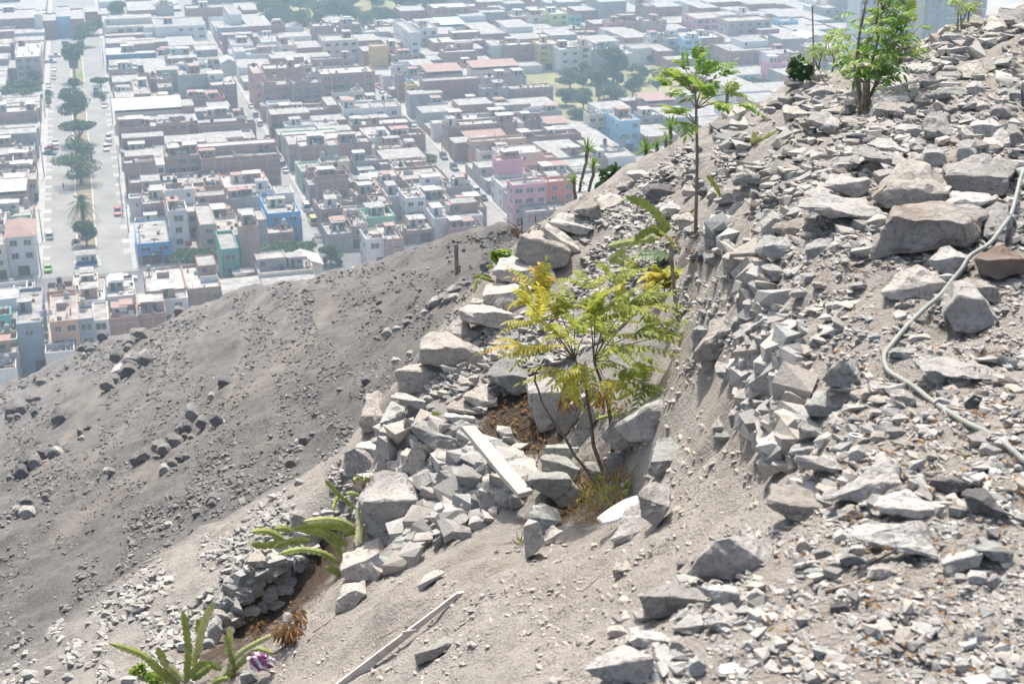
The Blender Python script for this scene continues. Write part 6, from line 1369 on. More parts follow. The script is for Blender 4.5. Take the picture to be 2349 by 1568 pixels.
TW = """10 620 240 815 128 7|long dark stick lying on the gravel slope;8 550 740 930 830 10|brown stick in front of the square-cut boulder;8 880 790 1060 855 12|split brown reed right of the brown stick;8 1060 770 1260 745 7|thin stalk under the square-cut boulder;8 650 930 660 1010 8|short orange stalk standing on the terrace rubble;8 640 1010 810 1010 9|orange stalk lying by the terrace edge rubble;8 720 1220 825 1160 16|pale stub of stick beside the hose terrace;8 985 1340 1135 1250 10|pale reed left of the hose;8 1940 1550 2340 1440 12|grey branch at the right edge above the bright slab;12 910 155 1020 140 20|grey stick left of the hose bend;12 1040 800 1225 890 15|thin stick right of the pipe ring;12 1215 870 1410 700 28|thick pale bone-like stick right of the pipe ring;12 1215 925 1410 1145 18|pale stick sloping past the sharp-crested block;12 1490 810 1620 940 16|short pale stick in the open gravel;12 1570 1045 1815 1030 12|straight thin stick in the open gravel;12 1720 490 2030 540 22|pale reed below the charcoal-coloured stone;12 2050 440 2230 470 18|thin stick at right above the hose;12 1110 255 1420 255 12|long stick under the hose bend;12 1980 270 2300 285 12|stick in front of the bright flat slab;16 640 770 1020 665 30|thick pale stick among the bottom gravel;16 860 600 1290 410 22|long pale stick in the bottom right gravel;16 760 840 800 960 14|small stick among the bottom stones;14 540 1125 735 980 9|dark twig on the bare dirt slope;14 1100 1180 1400 1010 5|thin reed above the weathered plank;14 180 1320 325 1215 14|grey twig at the rim of the deep pit;14 1820 820 1930 850 5|fine twig at the top of the weathered plank;14 590 870 690 680 5|fine stalk hanging in the deep pit;14 395 1010 420 835 12|upright twig beside the white bottle;13 60 1240 215 1165 10|grey branch on the left scree;13 590 1365 660 1290 8|small stick on the lower scree;11 240 800 330 650 14|brown twig standing in the dark planting pit;11 400 800 335 590 10|grey stalk with a pink flower in the dark planting pit;11 330 920 320 690 7|thin straw stalk in the dark planting pit;11 300 930 260 850 10|short stalk low in the dark planting pit;15 700 780 920 570 9|root-like twig on the dirt left of the blocky boulder;10 1240 980 1300 910 10|pale twig in the lower wall gap"""
def twigs():
    for t in TW.replace('\n','').split(';'):
        a, lab = t.split('|'); k, x0, y0, x1, y1, w = map(float, a.split()); k = int(k)
        (u0, v0), (u1, v1) = cr(k,x0,y0), cr(k,x1,y1); v0, v1 = min(v0,1700), min(v1,1700)
        pp, dd = hit(np.array([u0,(u0+u1)/2,u1]), np.array([v0,(v0+v1)/2,v1]))
        if not (dd == dd).all(): continue
        up = lab.find('standing') >= 0 or lab.find('upright') >= 0 or lab.find('stalk') >= 0 and abs(y1-y0) > abs(x1-x0)
        if up: dd[:] = dd[0]
        lift = .02 if not up else 0
        P_ = [Vector(px(u, v, d-lift)) for u, v, d in zip((u0,(u0+u1)/2+2,u1), (v0,(v0+v1)/2+1,v1), dd)]; c = P_[0]; rr = w*.26857*dd.mean()/FP/2
        mb = MB(); mb.tube([p-c for p in P_], [rr, rr*.85, rr*.6], 6)
        tag(mb.build('twig', plain('twig '+('pale' if 'pale' in lab else 'brown'), (.46,.39,.32) if 'pale' in lab else (.27,.19,.13), .9, .2, 15), None, c, True), lab, 'twig', 'twigs and sticks on the hillside')
twigs()
def crumple(name, k, cx, cy, rx, ry, d, label, cat, mats, split=None):
    bm = bmesh.new(); bmesh.ops.create_icosphere(bm, subdivisions=3, radius=1); s = .26857*d/FP
    for v in bm.verts:
        n = float(fbm(v.co.x*2.2+cx, v.co.y*2.2, v.co.z*2.2, oct=3)); v.co = Vector((v.co.x*rx*s, v.co.y*rx*s*.6, v.co.z*ry*s))*(1+n*.45)
    for f in bm.faces:
        if split and math.sin(f.calc_center_median().x/s/14+f.calc_center_median().z/s/20) > .25: f.material_index = 1
    me = bpy.data.meshes.new(name); bm.to_mesh(me); bm.free()
    for m in mats: me.materials.append(m)
    return tag(link(name, me, None, Vector(px(*cr(k,cx,cy), d))), label, cat)
crumple('plastic_bag', 14, 85, 1375, 100, 75, D_at(*cr(14, 85, 1420))-.12, 'crumpled purple and white plastic bag in the pit by the small cactus', 'plastic bag', [plain('purple plastic', (.22,.05,.18), .3, .3, 30, 0, .5), plain('silver plastic', (.62,.60,.66), .3, .1, 9, 0, .5)], True)
def bottle():
    d = 7.75; u, v = cr(14, 325, 1080); c = Vector(px(u, v, d)); mb = MB(); mb.lathe([(.01,.0),(.028,.0),(.029,.03),(.026,.05),(.028,.06),(.025,.078),(.015,.088),(.005,.09)], 20)
    m, nt, b = newmat('clear plastic', .12, .5); b.inputs['Transmission Weight'].default_value = .9; b.inputs['Base Color'].default_value = (.9,.92,.93,1); b.inputs['IOR'].default_value = 1.25
    r = empty('plastic_bottle', c); tag(r, 'clear plastic bottle bottom upturned among the orange dead leaves', 'bottle'); mb.build('body', m, r, smooth=True)
    m2 = MB(); m2.tube([(-.06,0,.04),(-.02,-.04,.055),(.03,-.036,.06),(.09,0,.065)], .003, 5); m2.build('twig_wrap', M_BARK2, r)
bottle()
quad_board('slat', [(*cr(16,1960,290),3.6),(*cr(16,2010,285),3.6),(*cr(16,2400,455),3.35),(*cr(16,2400,490),3.35)], .006, 'thin white plastic strip lying at the right edge', 'plastic strip', plain('white plastic', (.82,.82,.82), .45, .04))
crumple('paper_scrap', 15, 1960, 1460, 110, 50, 3.05, 'torn white plastic scrap among the gravel at the bottom', 'scrap', [plain('white plastic', (.82,.82,.82), .45, .04)])
crumple('paper_scrap', 16, 660, 1505, 75, 35, 3.0, 'square white paper scrap in the bottom right gravel', 'scrap', [plain('white plastic', (.82,.82,.82), .45, .04)])
crumple('paper_scrap', 12, 2090, 1030, 55, 22, 3.7, 'small white scrap on the gravel below the hose', 'scrap', [plain('white plastic', (.82,.82,.82), .45, .04)])
# ---------------------------------------------------------------- trees, vehicles, poles and people of the town
def crown(lb, c, rx, ry, rz, n, s, hue, hv=.25, droop=0):
    for i in range(n):
        while True:
            p = np.array([R.uniform(-1,1), R.uniform(-1,1), R.uniform(-1,1)]); q = np.linalg.norm(p)
            if .25 < q < 1: break
        p = p/q*(q**.5)
        P_ = Vector((c[0]+p[0]*rx, c[1]+p[1]*ry, c[2]+p[2]*rz)); n0 = len(lb.V)
        a = Vector((R.uniform(-1,1), R.uniform(-1,1), R.uniform(-.7,.5))).normalized(); b = a.cross(Vector((R.uniform(-1,1),R.uniform(-1,1),R.uniform(-1,1)))).normalized(); k = s*R.uniform(.6,1.3)
        lb.V += [tuple(P_-a*k*.6), tuple(P_+b*k*.4), tuple(P_+a*k*.7-Vector((0,0,droop*k))), tuple(P_-b*k*.4)]; lb.F.append([n0,n0+1,n0+2,n0+3]); h = hue+R.uniform(-hv,hv); lb.H += [h]*4
def tree(x, y, h, w, kind, label, group='trees of the town', z=0):
    r = empty('palm_tree' if 'palm' in kind else 'tree', (x, y, z), R.uniform(0,6)); tag(r, label, 'palm tree' if 'palm' in kind else 'tree', group)
    lb = LB(); mb = MB()
    if kind == 'palm':
        th = h-w*.42
        mb.tube([(0,0,0),(.1,0,th*.5),(0,.1,th)], [w*.06,w*.045,w*.06], 8)
        for i in range(46):
            el = math.radians(R.uniform(-45,80)); az = R.uniform(0,6.28); d = Vector((math.cos(az)*math.cos(el), math.sin(az)*math.cos(el), math.sin(el)))
            lb.frond((0,.1,th), d, w*.5*R.uniform(.85,1.1), 12, w*.09, w*.022, R.uniform(0,.5), .55, .1, .02)
    elif kind == 'fanpalm':
        th = h*.86; mb.tube([(0,0,0),(0,0,th*.45)], [.3,.32], 8); mb.tube([(0,0,th*.45),(0,0,th)], [w*.2,w*.26], 9)
        crown(lb, (0,0,h*.88), w*.5, w*.5, w*.38, 420, w*.17, .5, .35, .5)
    elif kind == 'bare':
        def br(p, d, l, r0, k):
            q = p+d*l; mb.tube([p, p.lerp(q,.5)+Vector((R.uniform(-.05,.05)*l,R.uniform(-.05,.05)*l,0)), q], [r0, r0*.8, r0*.6], 5)
            if k:
                for _ in range(3): br(q, (d+Vector((R.uniform(-.9,.9),R.uniform(-.9,.9),R.uniform(-.2,.5)))).normalized(), l*.68, r0*.55, k-1)
        br(Vector((0,0,0)), Vector((0,0,1)), h*.3, .16, 4); crown(lb, (0,0,h*.7), w*.5, w*.5, h*.3, 60, .3, .2)
    else:
        th = h*(.32 if kind == 'tall' else .28); tr = max(.14, w*.03); mb.tube([(0,0,0),(.1,.05,th*.6),(0,0,th)], [tr*1.3,tr,tr*.9], 8)
        ns = {'round':9,'flat':9,'tall':11,'feather':10,'bush':6}[kind]; hue = {'round':.3,'flat':.25,'tall':.15,'feather':.5,'bush':.35}[kind]; big = min(1.5, w/6)
        for i in range(ns):
            a = 6.2832*i/ns+R.uniform(-.3,.3); q = R.uniform(.25,.68)
            if kind == 'flat': cz, rz = h*R.uniform(.72,.9), h*.13
            elif kind == 'bush': cz, rz = h*R.uniform(.4,.65), h*.34
            else: cz, rz = h*(.42+.48*i/ns*R.uniform(.8,1.1)), h*.17
            sp = 1 if kind != 'tall' else 1-.5*(cz/h)
            c = (math.cos(a)*q*w*.5*sp, math.sin(a)*q*w*.5*sp, cz)
            mb.tube([(0,0,th*.9), (c[0]*.5,c[1]*.5,(th+cz)*.5), c], [tr*.6,tr*.4,tr*.15], 5)
            crown(lb, c, w*R.uniform(.2,.3), w*R.uniform(.2,.3), rz*R.uniform(.8,1.2), int(200*(1.3 if kind == 'flat' else 1)), .42*big*(.7 if kind == 'feather' else 1), hue+R.uniform(-.15,.2), .22, .6 if kind in ('tall','feather') else .1)
        crown(lb, (0,0,h*.8), w*.3, w*.3, h*.17, 160, .42*big, hue+.1, .25)
    mb.build('trunk', M_BARK, r); lb.build('crown', ML_F if 'flame' in label else ML_T, r); return r
TREES = """1 645 690 150 430 fanpalm|bushy fan palm on the lawn patch at the far end of the median
1 650 1065 300 770 tall|big drooping eucalyptus-like tree on the median below the fan palm
1 640 800 80 695 fanpalm|small fan palm standing right behind the big drooping median tree
1 680 1230 255 1050 flat|flat-topped dark tree on the median below the drooping tree
1 690 1480 230 1200 feather|feathery tree on the median, upper of the touching pair
1 695 1570 330 1320 feather|wide feathery tree on the median, lower of the touching pair
5 712 395 235 130 palm|date palm on the median with a full head of arching fronds
5 742 610 200 385 round|round bright green tree on the median nearest the kiosk
5 655 620 70 545 bush|small yellowish bush on the median behind the kiosk
1 715 395 170 210 round|dense round tree where the avenue bends away
1 800 300 140 190 round|second round tree behind the avenue bend
1 690 420 70 350 bush|small bush at the far tip of the median
1 1000 165 160 20 tall|hazy tree above the white four-storey block
1 2080 335 180 215 round|tree at the street corner right of the white block
1 865 790 130 675 flat|street tree on the right pavement of the avenue
1 880 860 55 810 bush|clipped shrub below the right pavement tree
1 415 830 70 770 bush|upper of two small street trees on the left pavement
1 415 910 60 830 bush|lower of two small street trees on the left pavement
1 60 920 230 740 round|leftmost big tree of the walled garden by the avenue
1 200 935 230 770 round|middle big tree of the walled garden by the avenue
1 270 850 170 690 round|back right tree of the walled garden by the avenue
1 300 930 150 800 round|front right tree of the walled garden by the avenue
1 130 780 150 690 round|back left tree of the walled garden by the avenue
2 230 220 190 20 round|left dark tree of the far central park, front row
2 300 250 180 90 round|second dark tree of the far central park, front row
2 450 300 190 90 round|large dark tree at the near left corner of the far central park
2 620 180 200 20 round|broad tree at the left middle of the far central park
2 760 160 180 10 round|broad tree left of centre in the far central park
2 900 200 150 80 feather|pale green tree in the middle of the far central park
2 1000 260 170 110 feather|pale green leaning tree in the middle front of the far central park
2 1130 190 170 70 round|tree right of centre in the far central park
2 1260 270 150 170 feather|pale tree at the right front of the far central park
2 1390 190 170 60 feather|pale green tree right of the white tower in the far central park
2 1520 170 130 80 feather|rightmost pale tree of the far central park
2 1050 90 190 -60 round|tall back tree in the middle of the far central park
2 850 60 190 -70 round|tall back tree left of the middle of the far central park
2 1250 80 190 -60 round|tall back tree right of the middle of the far central park
2 430 120 180 -30 round|tall back tree at the left of the far central park
2 140 120 180 -20 round|hazy tree at the far left of the far central park
2 1700 60 160 -60 round|hazy tree behind the big brick house at the top
2 1880 40 150 -50 round|hazy tree beyond the brick houses at the top
2 440 480 130 375 feather|small pale tree among the roofs left of the cream house
2 530 470 90 430 bush|small shrub beside the pale tree among the roofs
2 290 1200 210 1085 flat|orange-flowering flame tree leaning over the yellow van street
2 1520 1375 170 1325 bush|green creeper mass on a roof by the red car street
3 600 765 230 610 round|rounded tree at the left edge of the palm park
3 970 725 270 420 tall|tallest dark tree of the palm park
3 840 950 110 650 fanpalm|shaggy fan palm standing in the palm park
3 960 900 210 730 round|dark dense tree right of the fan palm
3 1130 860 160 640 round|dark airy tree at the right middle of the palm park
3 710 950 160 770 round|dark round tree left of the fan palm
3 560 900 150 770 round|thin tree at the left front of the palm park
3 1345 820 130 600 round|small round-headed tree on the dry lawn of the palm park
3 1215 705 110 575 round|small tree behind the dry lawn of the palm park
3 780 720 150 600 feather|yellowish tree between the two left trees of the palm park
3 1130 640 100 560 feather|bright small tree right of the tallest dark tree
3 1280 540 90 470 bush|round shrub at the street end above the palm park
3 660 1010 180 930 bush|hedge at the near left corner of the palm park
3 830 1000 160 930 bush|hedge at the near right corner of the palm park
3 1780 640 200 490 round|hazy tree behind the slim sapling
3 1960 720 200 620 round|hazy tree row left part behind the sapling
3 2150 790 230 680 round|hazy tree row middle part behind the sapling
4 30 800 200 700 round|hazy tree row right part below the pink house
4 200 770 60 680 bush|small street tree by the pink house
5 1670 800 360 665 flat|spreading flame tree beside the blue shop with few blossoms
6 370 770 400 595 flat|spreading flame tree with orange blossoms by the yellow van street
6 690 765 160 595 round|dark thin-crowned tree at the near street corner
6 645 770 50 680 bush|narrow dark bush left of the corner tree
6 760 765 70 715 bush|low dark bush right of the corner tree
6 1690 520 240 300 palm|big date palm between the near houses
6 1840 470 190 320 round|dense tree right of the big date palm
6 1340 600 230 260 bare|leafless tree in front of the white house
6 540 720 60 650 bush|spiky bush at the right end of the flame tree
5 1800 960 50 880 bush|small bush under the green house wall
6 110 840 60 760 bush|small bush by the brick slab building"""
def build_trees():
    for t in TREES.split('\n'):
        a, lab = t.split('|'); k, x, y, w, yt, kind = a.split(); k = int(k); u, v = cr(k, float(x), float(y)); p = ground(u, v); d = depth_of(p); _, vt = cr(k, 0, float(yt))
        h = (v-vt)*d/FP/.93; tree(p[0], p[1], max(1.2, h), float(w)*.26857*d/FP*1.2, kind, lab)
build_trees()
def park_trees():
    for (x0, x1, y0, y1, n, lab, grp) in ((560, 1010, -18, 68, 34, 'hazy broad tree deep in the far central park, one of many alike', 'hazy trees of the far central park'), (1290, 1500, 160, 250, 9, 'small hazy tree among the taller trees of the palm park', 'small trees of the palm park'), (-20, 90, 195, 248, 8, 'hazy tree packed into the walled garden beside the avenue', 'packed trees of the walled garden')):
        for i in range(n):
            p = ground(R.uniform(x0, x1), R.uniform(y0, y1)); tree(p[0], p[1], R.uniform(6,11) if n > 10 else R.uniform(3.5,7), R.uniform(6,11) if n > 10 else R.uniform(4,7), R.choice(['round','round','feather']), lab, grp)
park_trees()
# ---- vehicles
M_TYRE = plain('tyre', (.03,.03,.03), .9); M_CGLASS = plain('car glass', (.03,.04,.05), .12, .1, 3, 0, .6); M_RIM = plain('rim', (.45,.45,.45), .4); M_LAMP = plain('head lamp', (.7,.7,.68), .2); M_TAIL = plain('tail lamp', (.45,.03,.02), .3)
def loft(secs):
    """secs: list of (y, [(x,z)...]) -> closed hull along y"""
    V = []; F = []; n = len(secs[0][1])
    for y, s in secs: V += [(x, y, z) for x, z in s]
    for i in range(len(secs)-1):
        for j in range(n): F.append([i*n+j, i*n+(j+1)%n, (i+1)*n+(j+1)%n, (i+1)*n+j])
    F.append(list(range(n))[::-1]); F.append([(len(secs)-1)*n+j for j in range(n)]); return V, F
def car_meshes(kind):
    if kind == 'van': Ln, Wd, Ht, hood = 4.9, 1.9, 2.1, .5
    elif kind == 'suv': Ln, Wd, Ht, hood = 4.5, 1.85, 1.72, 1.15
    elif kind == 'pickup': Ln, Wd, Ht, hood = 5.2, 1.85, 1.78, 1.3
    else: Ln, Wd, Ht, hood = 4.3, 1.72, 1.45, 1.15
    hw = Wd/2; bz = .95 if kind != 'sedan' else .86; y0, y1 = -Ln/2, Ln/2        # front at +y
    def sec(w, zb, zt): return [(-w*.94,zb),(w*.94,zb),(w,zb+.2),(w,zt-.18),(w*.9,zt),(-w*.9,zt),(-w,zt-.18),(-w,zb+.2)]
    b = MB(); V, F = loft([(y0,sec(hw*.88,.35,bz-.08)),(y0+.15,sec(hw*.98,.25,bz)),(0,sec(hw,.22,bz+.02)),(y1-hood,sec(hw,.22,bz)),(y1-.25,sec(hw*.95,.25,bz-.16)),(y1,sec(hw*.82,.34,bz-.3))]); b.add(V, F)
    c0, c1 = (y0+.08 if kind in ('van','suv') else y0+.75 if kind == 'sedan' else -.35), y1-hood-.1
    def cs(w, zt): return [(-w,bz-.03),(w,bz-.03),(w*.86,zt-.06),(w*.74,zt),(-w*.74,zt),(-w*.86,zt-.06)]
    g = MB(); V, F = loft([(c0,cs(hw*.94,bz+.1)),(c0+(.12 if kind in ('van','suv') else .55),cs(hw*.95,Ht-.05)),(c1-.75,cs(hw*.95,Ht-.02)),(c1+(.05 if kind != 'van' else .3),cs(hw*.94,bz+.06))]); g.add(V, F)
    rf = MB(); V, F = loft([(c0+(.16 if kind in ('van','suv') else .6),[(-hw*.72,Ht-.06),(hw*.72,Ht-.06),(hw*.7,Ht),(-hw*.7,Ht)]),(c1-.78,[(-hw*.72,Ht-.05),(hw*.72,Ht-.05),(hw*.7,Ht+.015),(-hw*.7,Ht+.015)])]); rf.add(V, F)
    for yy in (c0+.2, (c0+c1)/2-.2): 
        for sg in (-1,1): rf.box(sg*hw*.9-.03, yy, bz, sg*hw*.9+.03, yy+.1, Ht-.04)
    if kind == 'pickup': b.box(-hw*.98,y0,bz,-hw*.88,-.4,bz+.15); b.box(hw*.88,y0,bz,hw*.98,-.4,bz+.15)
    w = MB(); n = 14; V = []; F = []
    for (r_, x) in ((.31,-.1),(.33,-.07),(.33,.07),(.31,.1)): V += [(x, r_*math.cos(6.2832*j/n), r_*math.sin(6.2832*j/n)) for j in range(n)]
    for i in range(3):
        for j in range(n): F.append([i*n+j, i*n+(j+1)%n, (i+1)*n+(j+1)%n, (i+1)*n+j])
    F += [list(range(n))[::-1], [3*n+j for j in range(n)]]; w.add(V, F, 0); V = [(x, .19*math.cos(6.2832*j/10), .19*math.sin(6.2832*j/10)) for x in (-.106,.106) for j in range(10)]; w.add(V, [list(range(10))[::-1], [10+j for j in range(10)]], 1)
    l = MB(); l.box(-.16,-.03,-.07,.16,.03,.07)
    return dict(b=b, g=g.mesh('windows', M_CGLASS), r=rf, w=w.mesh('wheel', [M_TYRE, M_RIM]), l=l.mesh('headlight', M_LAMP), t=l.mesh('tail_light', M_TAIL), dim=(Ln,hw,bz))
CM = {}
def car(x, y, rz, kind, col, cname, label):
    if kind not in CM: CM[kind] = car_meshes(kind)
    q = CM[kind]; key = (kind, cname); m = plain('car paint '+cname, col, .3, .05, 2, 0, .5)
    if key not in CM: CM[key] = (q['b'].mesh('body', m), q['r'].mesh('roof', m))
    r = empty('parked_car' if kind != 'van' else 'van', (x, y, .02), rz); tag(r, label, 'van' if kind == 'van' else 'car', 'cars parked in the streets'); Ln, hw, bz = q['dim']
    link('body', CM[key][0], r); link('windows', q['g'], r); link('roof', CM[key][1], r)
    for sx in (-1,1):
        for yy in (Ln/2-.85, -Ln/2+.85): link('wheel', q['w'], r, (sx*(hw-.07), yy, .33))
        link('headlight', q['l'], r, (sx*hw*.58, Ln/2-.07, bz-.42)); link('tail_light', q['t'], r, (sx*hw*.62, -Ln/2+.04, bz-.25))
CC = dict(white=(.75,.75,.74), silver=(.45,.46,.47), grey=(.22,.23,.24), dark=(.05,.055,.06), red=(.45,.05,.04), green=(.28,.62,.10), blue=(.08,.16,.32), yellow=(.72,.52,.12), pale=(.45,.58,.62), teal=(.05,.12,.13))
CARS = """1 470 495 pickup white 95|white pickup parked across the kerb at the far left of the avenue;1 462 610 sedan white 0|white car below the white pickup on the avenue;1 414 750 sedan silver 0|silver car beside the walled garden on the avenue;1 475 1240 sedan white 5|white car behind the angled red car;1 443 1285 sedan red 75|red car parked at an angle on the left of the avenue;1 428 1328 sedan teal 75|dark car parked at an angle below the red one;1 552 850 sedan white 180|white car driving beside the drooping median tree;1 895 922 sedan silver 0|silver car below the green box on the right carriageway;1 930 1200 suv silver 0|silver car parked on the right of the avenue, upper of three;1 935 1245 sedan grey 0|grey car parked on the right of the avenue, middle of three;1 910 1288 suv white 0|white car standing out from the kerb, lowest of three;1 575 395 suv blue 60|dark blue car at the bend of the avenue;1 460 680 sedan grey 0|small dark vehicle left of the lawn patch;1 430 545 pickup silver 90|grey trailer-like pickup below the white pickup;5 425 540 suv white 180|white off-road car on the left of the avenue near the crossing;5 414 820 sedan green 180|bright green taxi at the left end of the avenue;5 1008 342 suv red 0|dark red car on the right of the avenue near the blue shop;5 1095 905 sedan white 95|white car half hidden behind the near roofs;2 10 925 sedan white 180|white car at the upper end of the yellow van street;2 50 1000 suv silver 180|silver car in the yellow van street, second from its upper end;2 85 1075 suv white 180|pale car in the yellow van street, third from its upper end;2 152 1195 sedan grey 180|grey car under the flame tree in the yellow van street;2 187 1250 sedan red 180|red car in the yellow van street;2 208 1305 suv silver 180|silver car just below the red one in the yellow van street;2 250 1370 sedan grey 180|grey car in the middle of the yellow van street;2 275 1420 suv grey 180|second grey car in the middle of the yellow van street;2 302 1475 sedan white 180|white car in the lower middle of the yellow van street;2 1100 760 sedan red 0|small red car at the upper end of the red car street;2 1127 800 sedan silver 0|silver car below the small red one in the red car street;2 1195 880 van grey 0|dark van in the upper red car street;2 1398 1082 sedan pale 0|pale blue car in the middle of the red car street;2 1655 1360 suv dark 0|dark car above the lower end of the red car street;2 1745 1455 suv dark 0|black car just above the orange-red car;2 1818 1530 suv red 180|orange-red car in the lower red car street;6 482 300 van white 180|white van in the yellow van street;6 515 358 sedan dark 180|dark car between the white and yellow vans;6 540 418 van yellow 180|yellow van near the street gate;6 1925 150 suv white 180|white car at the lower end of the red car street;6 1990 215 sedan dark 180|dark car at the lower end of the red car street;6 205 745 van white 90|white van half hidden by the flame tree;3 1460 650 sedan silver 90|silver car at the street end above the palm park;4 250 385 sedan silver 80|hazy silver car at the street corner, upper right"""
def cars():
    for t in CARS.split(';'):
        a, lab = t.split('|'); k, x, y, kind, c, rz = a.split(); k = int(k); p = ground(*cr(k, float(x), float(y)-6)); car(p[0], p[1], CA+math.pi+math.radians(float(rz)), kind, CC[c], c, lab)
cars()
def box_truck():
    p = ground(*cr(1, 828, 815)); r = empty('cargo_truck', (p[0],p[1],0), CA+math.pi); tag(r, 'dark green cargo box truck under the right pavement tree', 'truck'); mb = MB(); mb.box(-1.1,-3,.7,1.1,1.6,3.1); mb.build('cargo_box', plain('truck green', (.08,.16,.12), .7), r)
    mb = MB(); mb.box(-1.05,1.7,.5,1.05,3.2,2.3); mb.build('cab', plain('truck green', (.08,.16,.12)), r); mb = MB(); mb.box(-.95,3.2,1.4,.95,3.22,2.1); mb.build('windscreen', M_CGLASS, r)
    if 'suv' not in CM: CM['suv'] = car_meshes('suv')
    for sx in (-1,1):
        for yy in (2.3,-1.8): o = link('wheel', CM['suv']['w'], r, (sx*1.0, yy, .42)); o.scale = (1.2,1.3,1.3)
box_truck()
# ---- poles
POLES = """1 388 998 365 770|left avenue pavement, middle;1 380 1515 352 1110|left avenue pavement, lower middle;1 890 560 862 300|right avenue pavement, far end;1 1025 1500 985 1240|right avenue pavement, beside the brick block;1 965 1060 930 830|right avenue pavement, by the corrugated roof;5 365 565 335 290|left avenue pavement, near;5 357 855 328 570|left avenue pavement, nearest the crossing;5 1052 352 1018 10|right avenue pavement, by the dark red car;5 1100 490 1062 260|right avenue pavement, above the blue shop;5 1215 770 1198 465|in front of the blue shop;6 452 605 444 365|left corner of the yellow van street;6 268 180 258 0|left side of the yellow van street;6 1308 605 1306 418|beside the white house with the gable roof;6 2218 380 2212 190|in front of the pink house;3 740 1160 735 960|left corner of the palm park street;3 1185 1200 1190 1045|in front of the light blue house;6 1900 400 1912 245|lower end of the red car street;2 1640 1310 1645 1120|left side of the red car street"""
def poles():
    for i, t in enumerate(POLES.split(';')):
        a, lab = t.split('|'); k, x, y, xt, yt = map(float, a.split()); k = int(k); u, v = cr(k,x,y); p = ground(u,v); d = depth_of(p); h = min(11, max(6, (v-cr(k,0,yt)[1])*d/FP/.93))
        r = empty('utility_pole', (p[0],p[1],0), CA+R.uniform(-.1,.1)); tag(r, 'concrete utility pole, '+lab, 'utility pole', 'utility poles along the streets')
        mb = MB(); mb.tube([(0,0,0),(0,0,h)], [.17,.1], 8); mb.build('mast', M_CONC, r); mb = MB(); mb.box(-.9,-.06,h-.9,.9,.06,h-.78); mb.build('crossarm', M_CONC, r)
        if i % 2 == 0: mb = MB(); mb.tube([(0,0,h-.3),(-.9,0,h+.35),(-1.9,0,h+.5)], .05, 5); mb.box(-2.3,-.12,h+.42,-1.8,.12,h+.55); mb.build('lamp_arm', M_CONC, r)
poles()
# ---- kiosk at the end of the median
def text(s, size, mat, parent, loc, rot, ext=.01):
    c = bpy.data.curves.new('lettering', 'FONT'); c.body = s; c.size = size; c.extrude = ext; c.align_x = 'CENTER'; c.align_y = 'CENTER'; c.materials.append(mat); o = bpy.data.objects.new('tmp', c); COL.objects.link(o); me = bpy.data.meshes.new_from_object(o.evaluated_get(bpy.context.evaluated_depsgraph_get())); bpy.data.objects.remove(o); o = link('lettering', me, parent, loc); o.rotation_euler = rot; return o
def kiosk():
    p = ground(*cr(5, 745, 772)); w, dd, h = 4.6, 3.4, 2.5; r = empty('kiosk', (p[0],p[1],.14), CA); tag(r, 'small white and blue guard kiosk with flat roof at the end of the median', 'kiosk')
    mb = MB(); mb.box(-w/2,0,1.0,w/2,dd,h); mb.build('wall', MAT['wh'], r); mb = MB(); mb.box(-w/2-.03,-.03,0,w/2+.03,dd+.03,1.0); mb.build('base', plain('kiosk blue', (.06,.12,.42)), r)
    mb = MB(); mb.box(-w/2-.4,-.5,h,w/2+.4,dd+.3,h+.15); mb.build('roof', ROOFS[1], r); o = link('window', ME_WIN, r, (-.3,-.005,1.6)); o.scale = (1.6,1,.8); o = link('door', ME_DOOR, r, (1.5,-.035,.02)); o.scale = (.8,1,2)
    mb = MB(); mb.prism([(-3,-1.6),(3.1,-1.6),(3.3,-.6),(3.1,4),(-3,4),(-3.2,-.6)], -.13, .0); mb.build('plinth', M_PAVE, r)
    q = ground(*cr(5, 668, 655)); t = empty('water_cistern', (q[0],q[1],.14), 0); tag(t, 'round grey concrete cistern behind the kiosk', 'cistern'); mb = MB(); mb.lathe([(.01,0),(.8,0),(.8,1.5),(.86,1.55),(.86,1.7),(.01,1.72)], 18); mb.build('cistern_body', M_CONC, t, smooth=False)
kiosk()
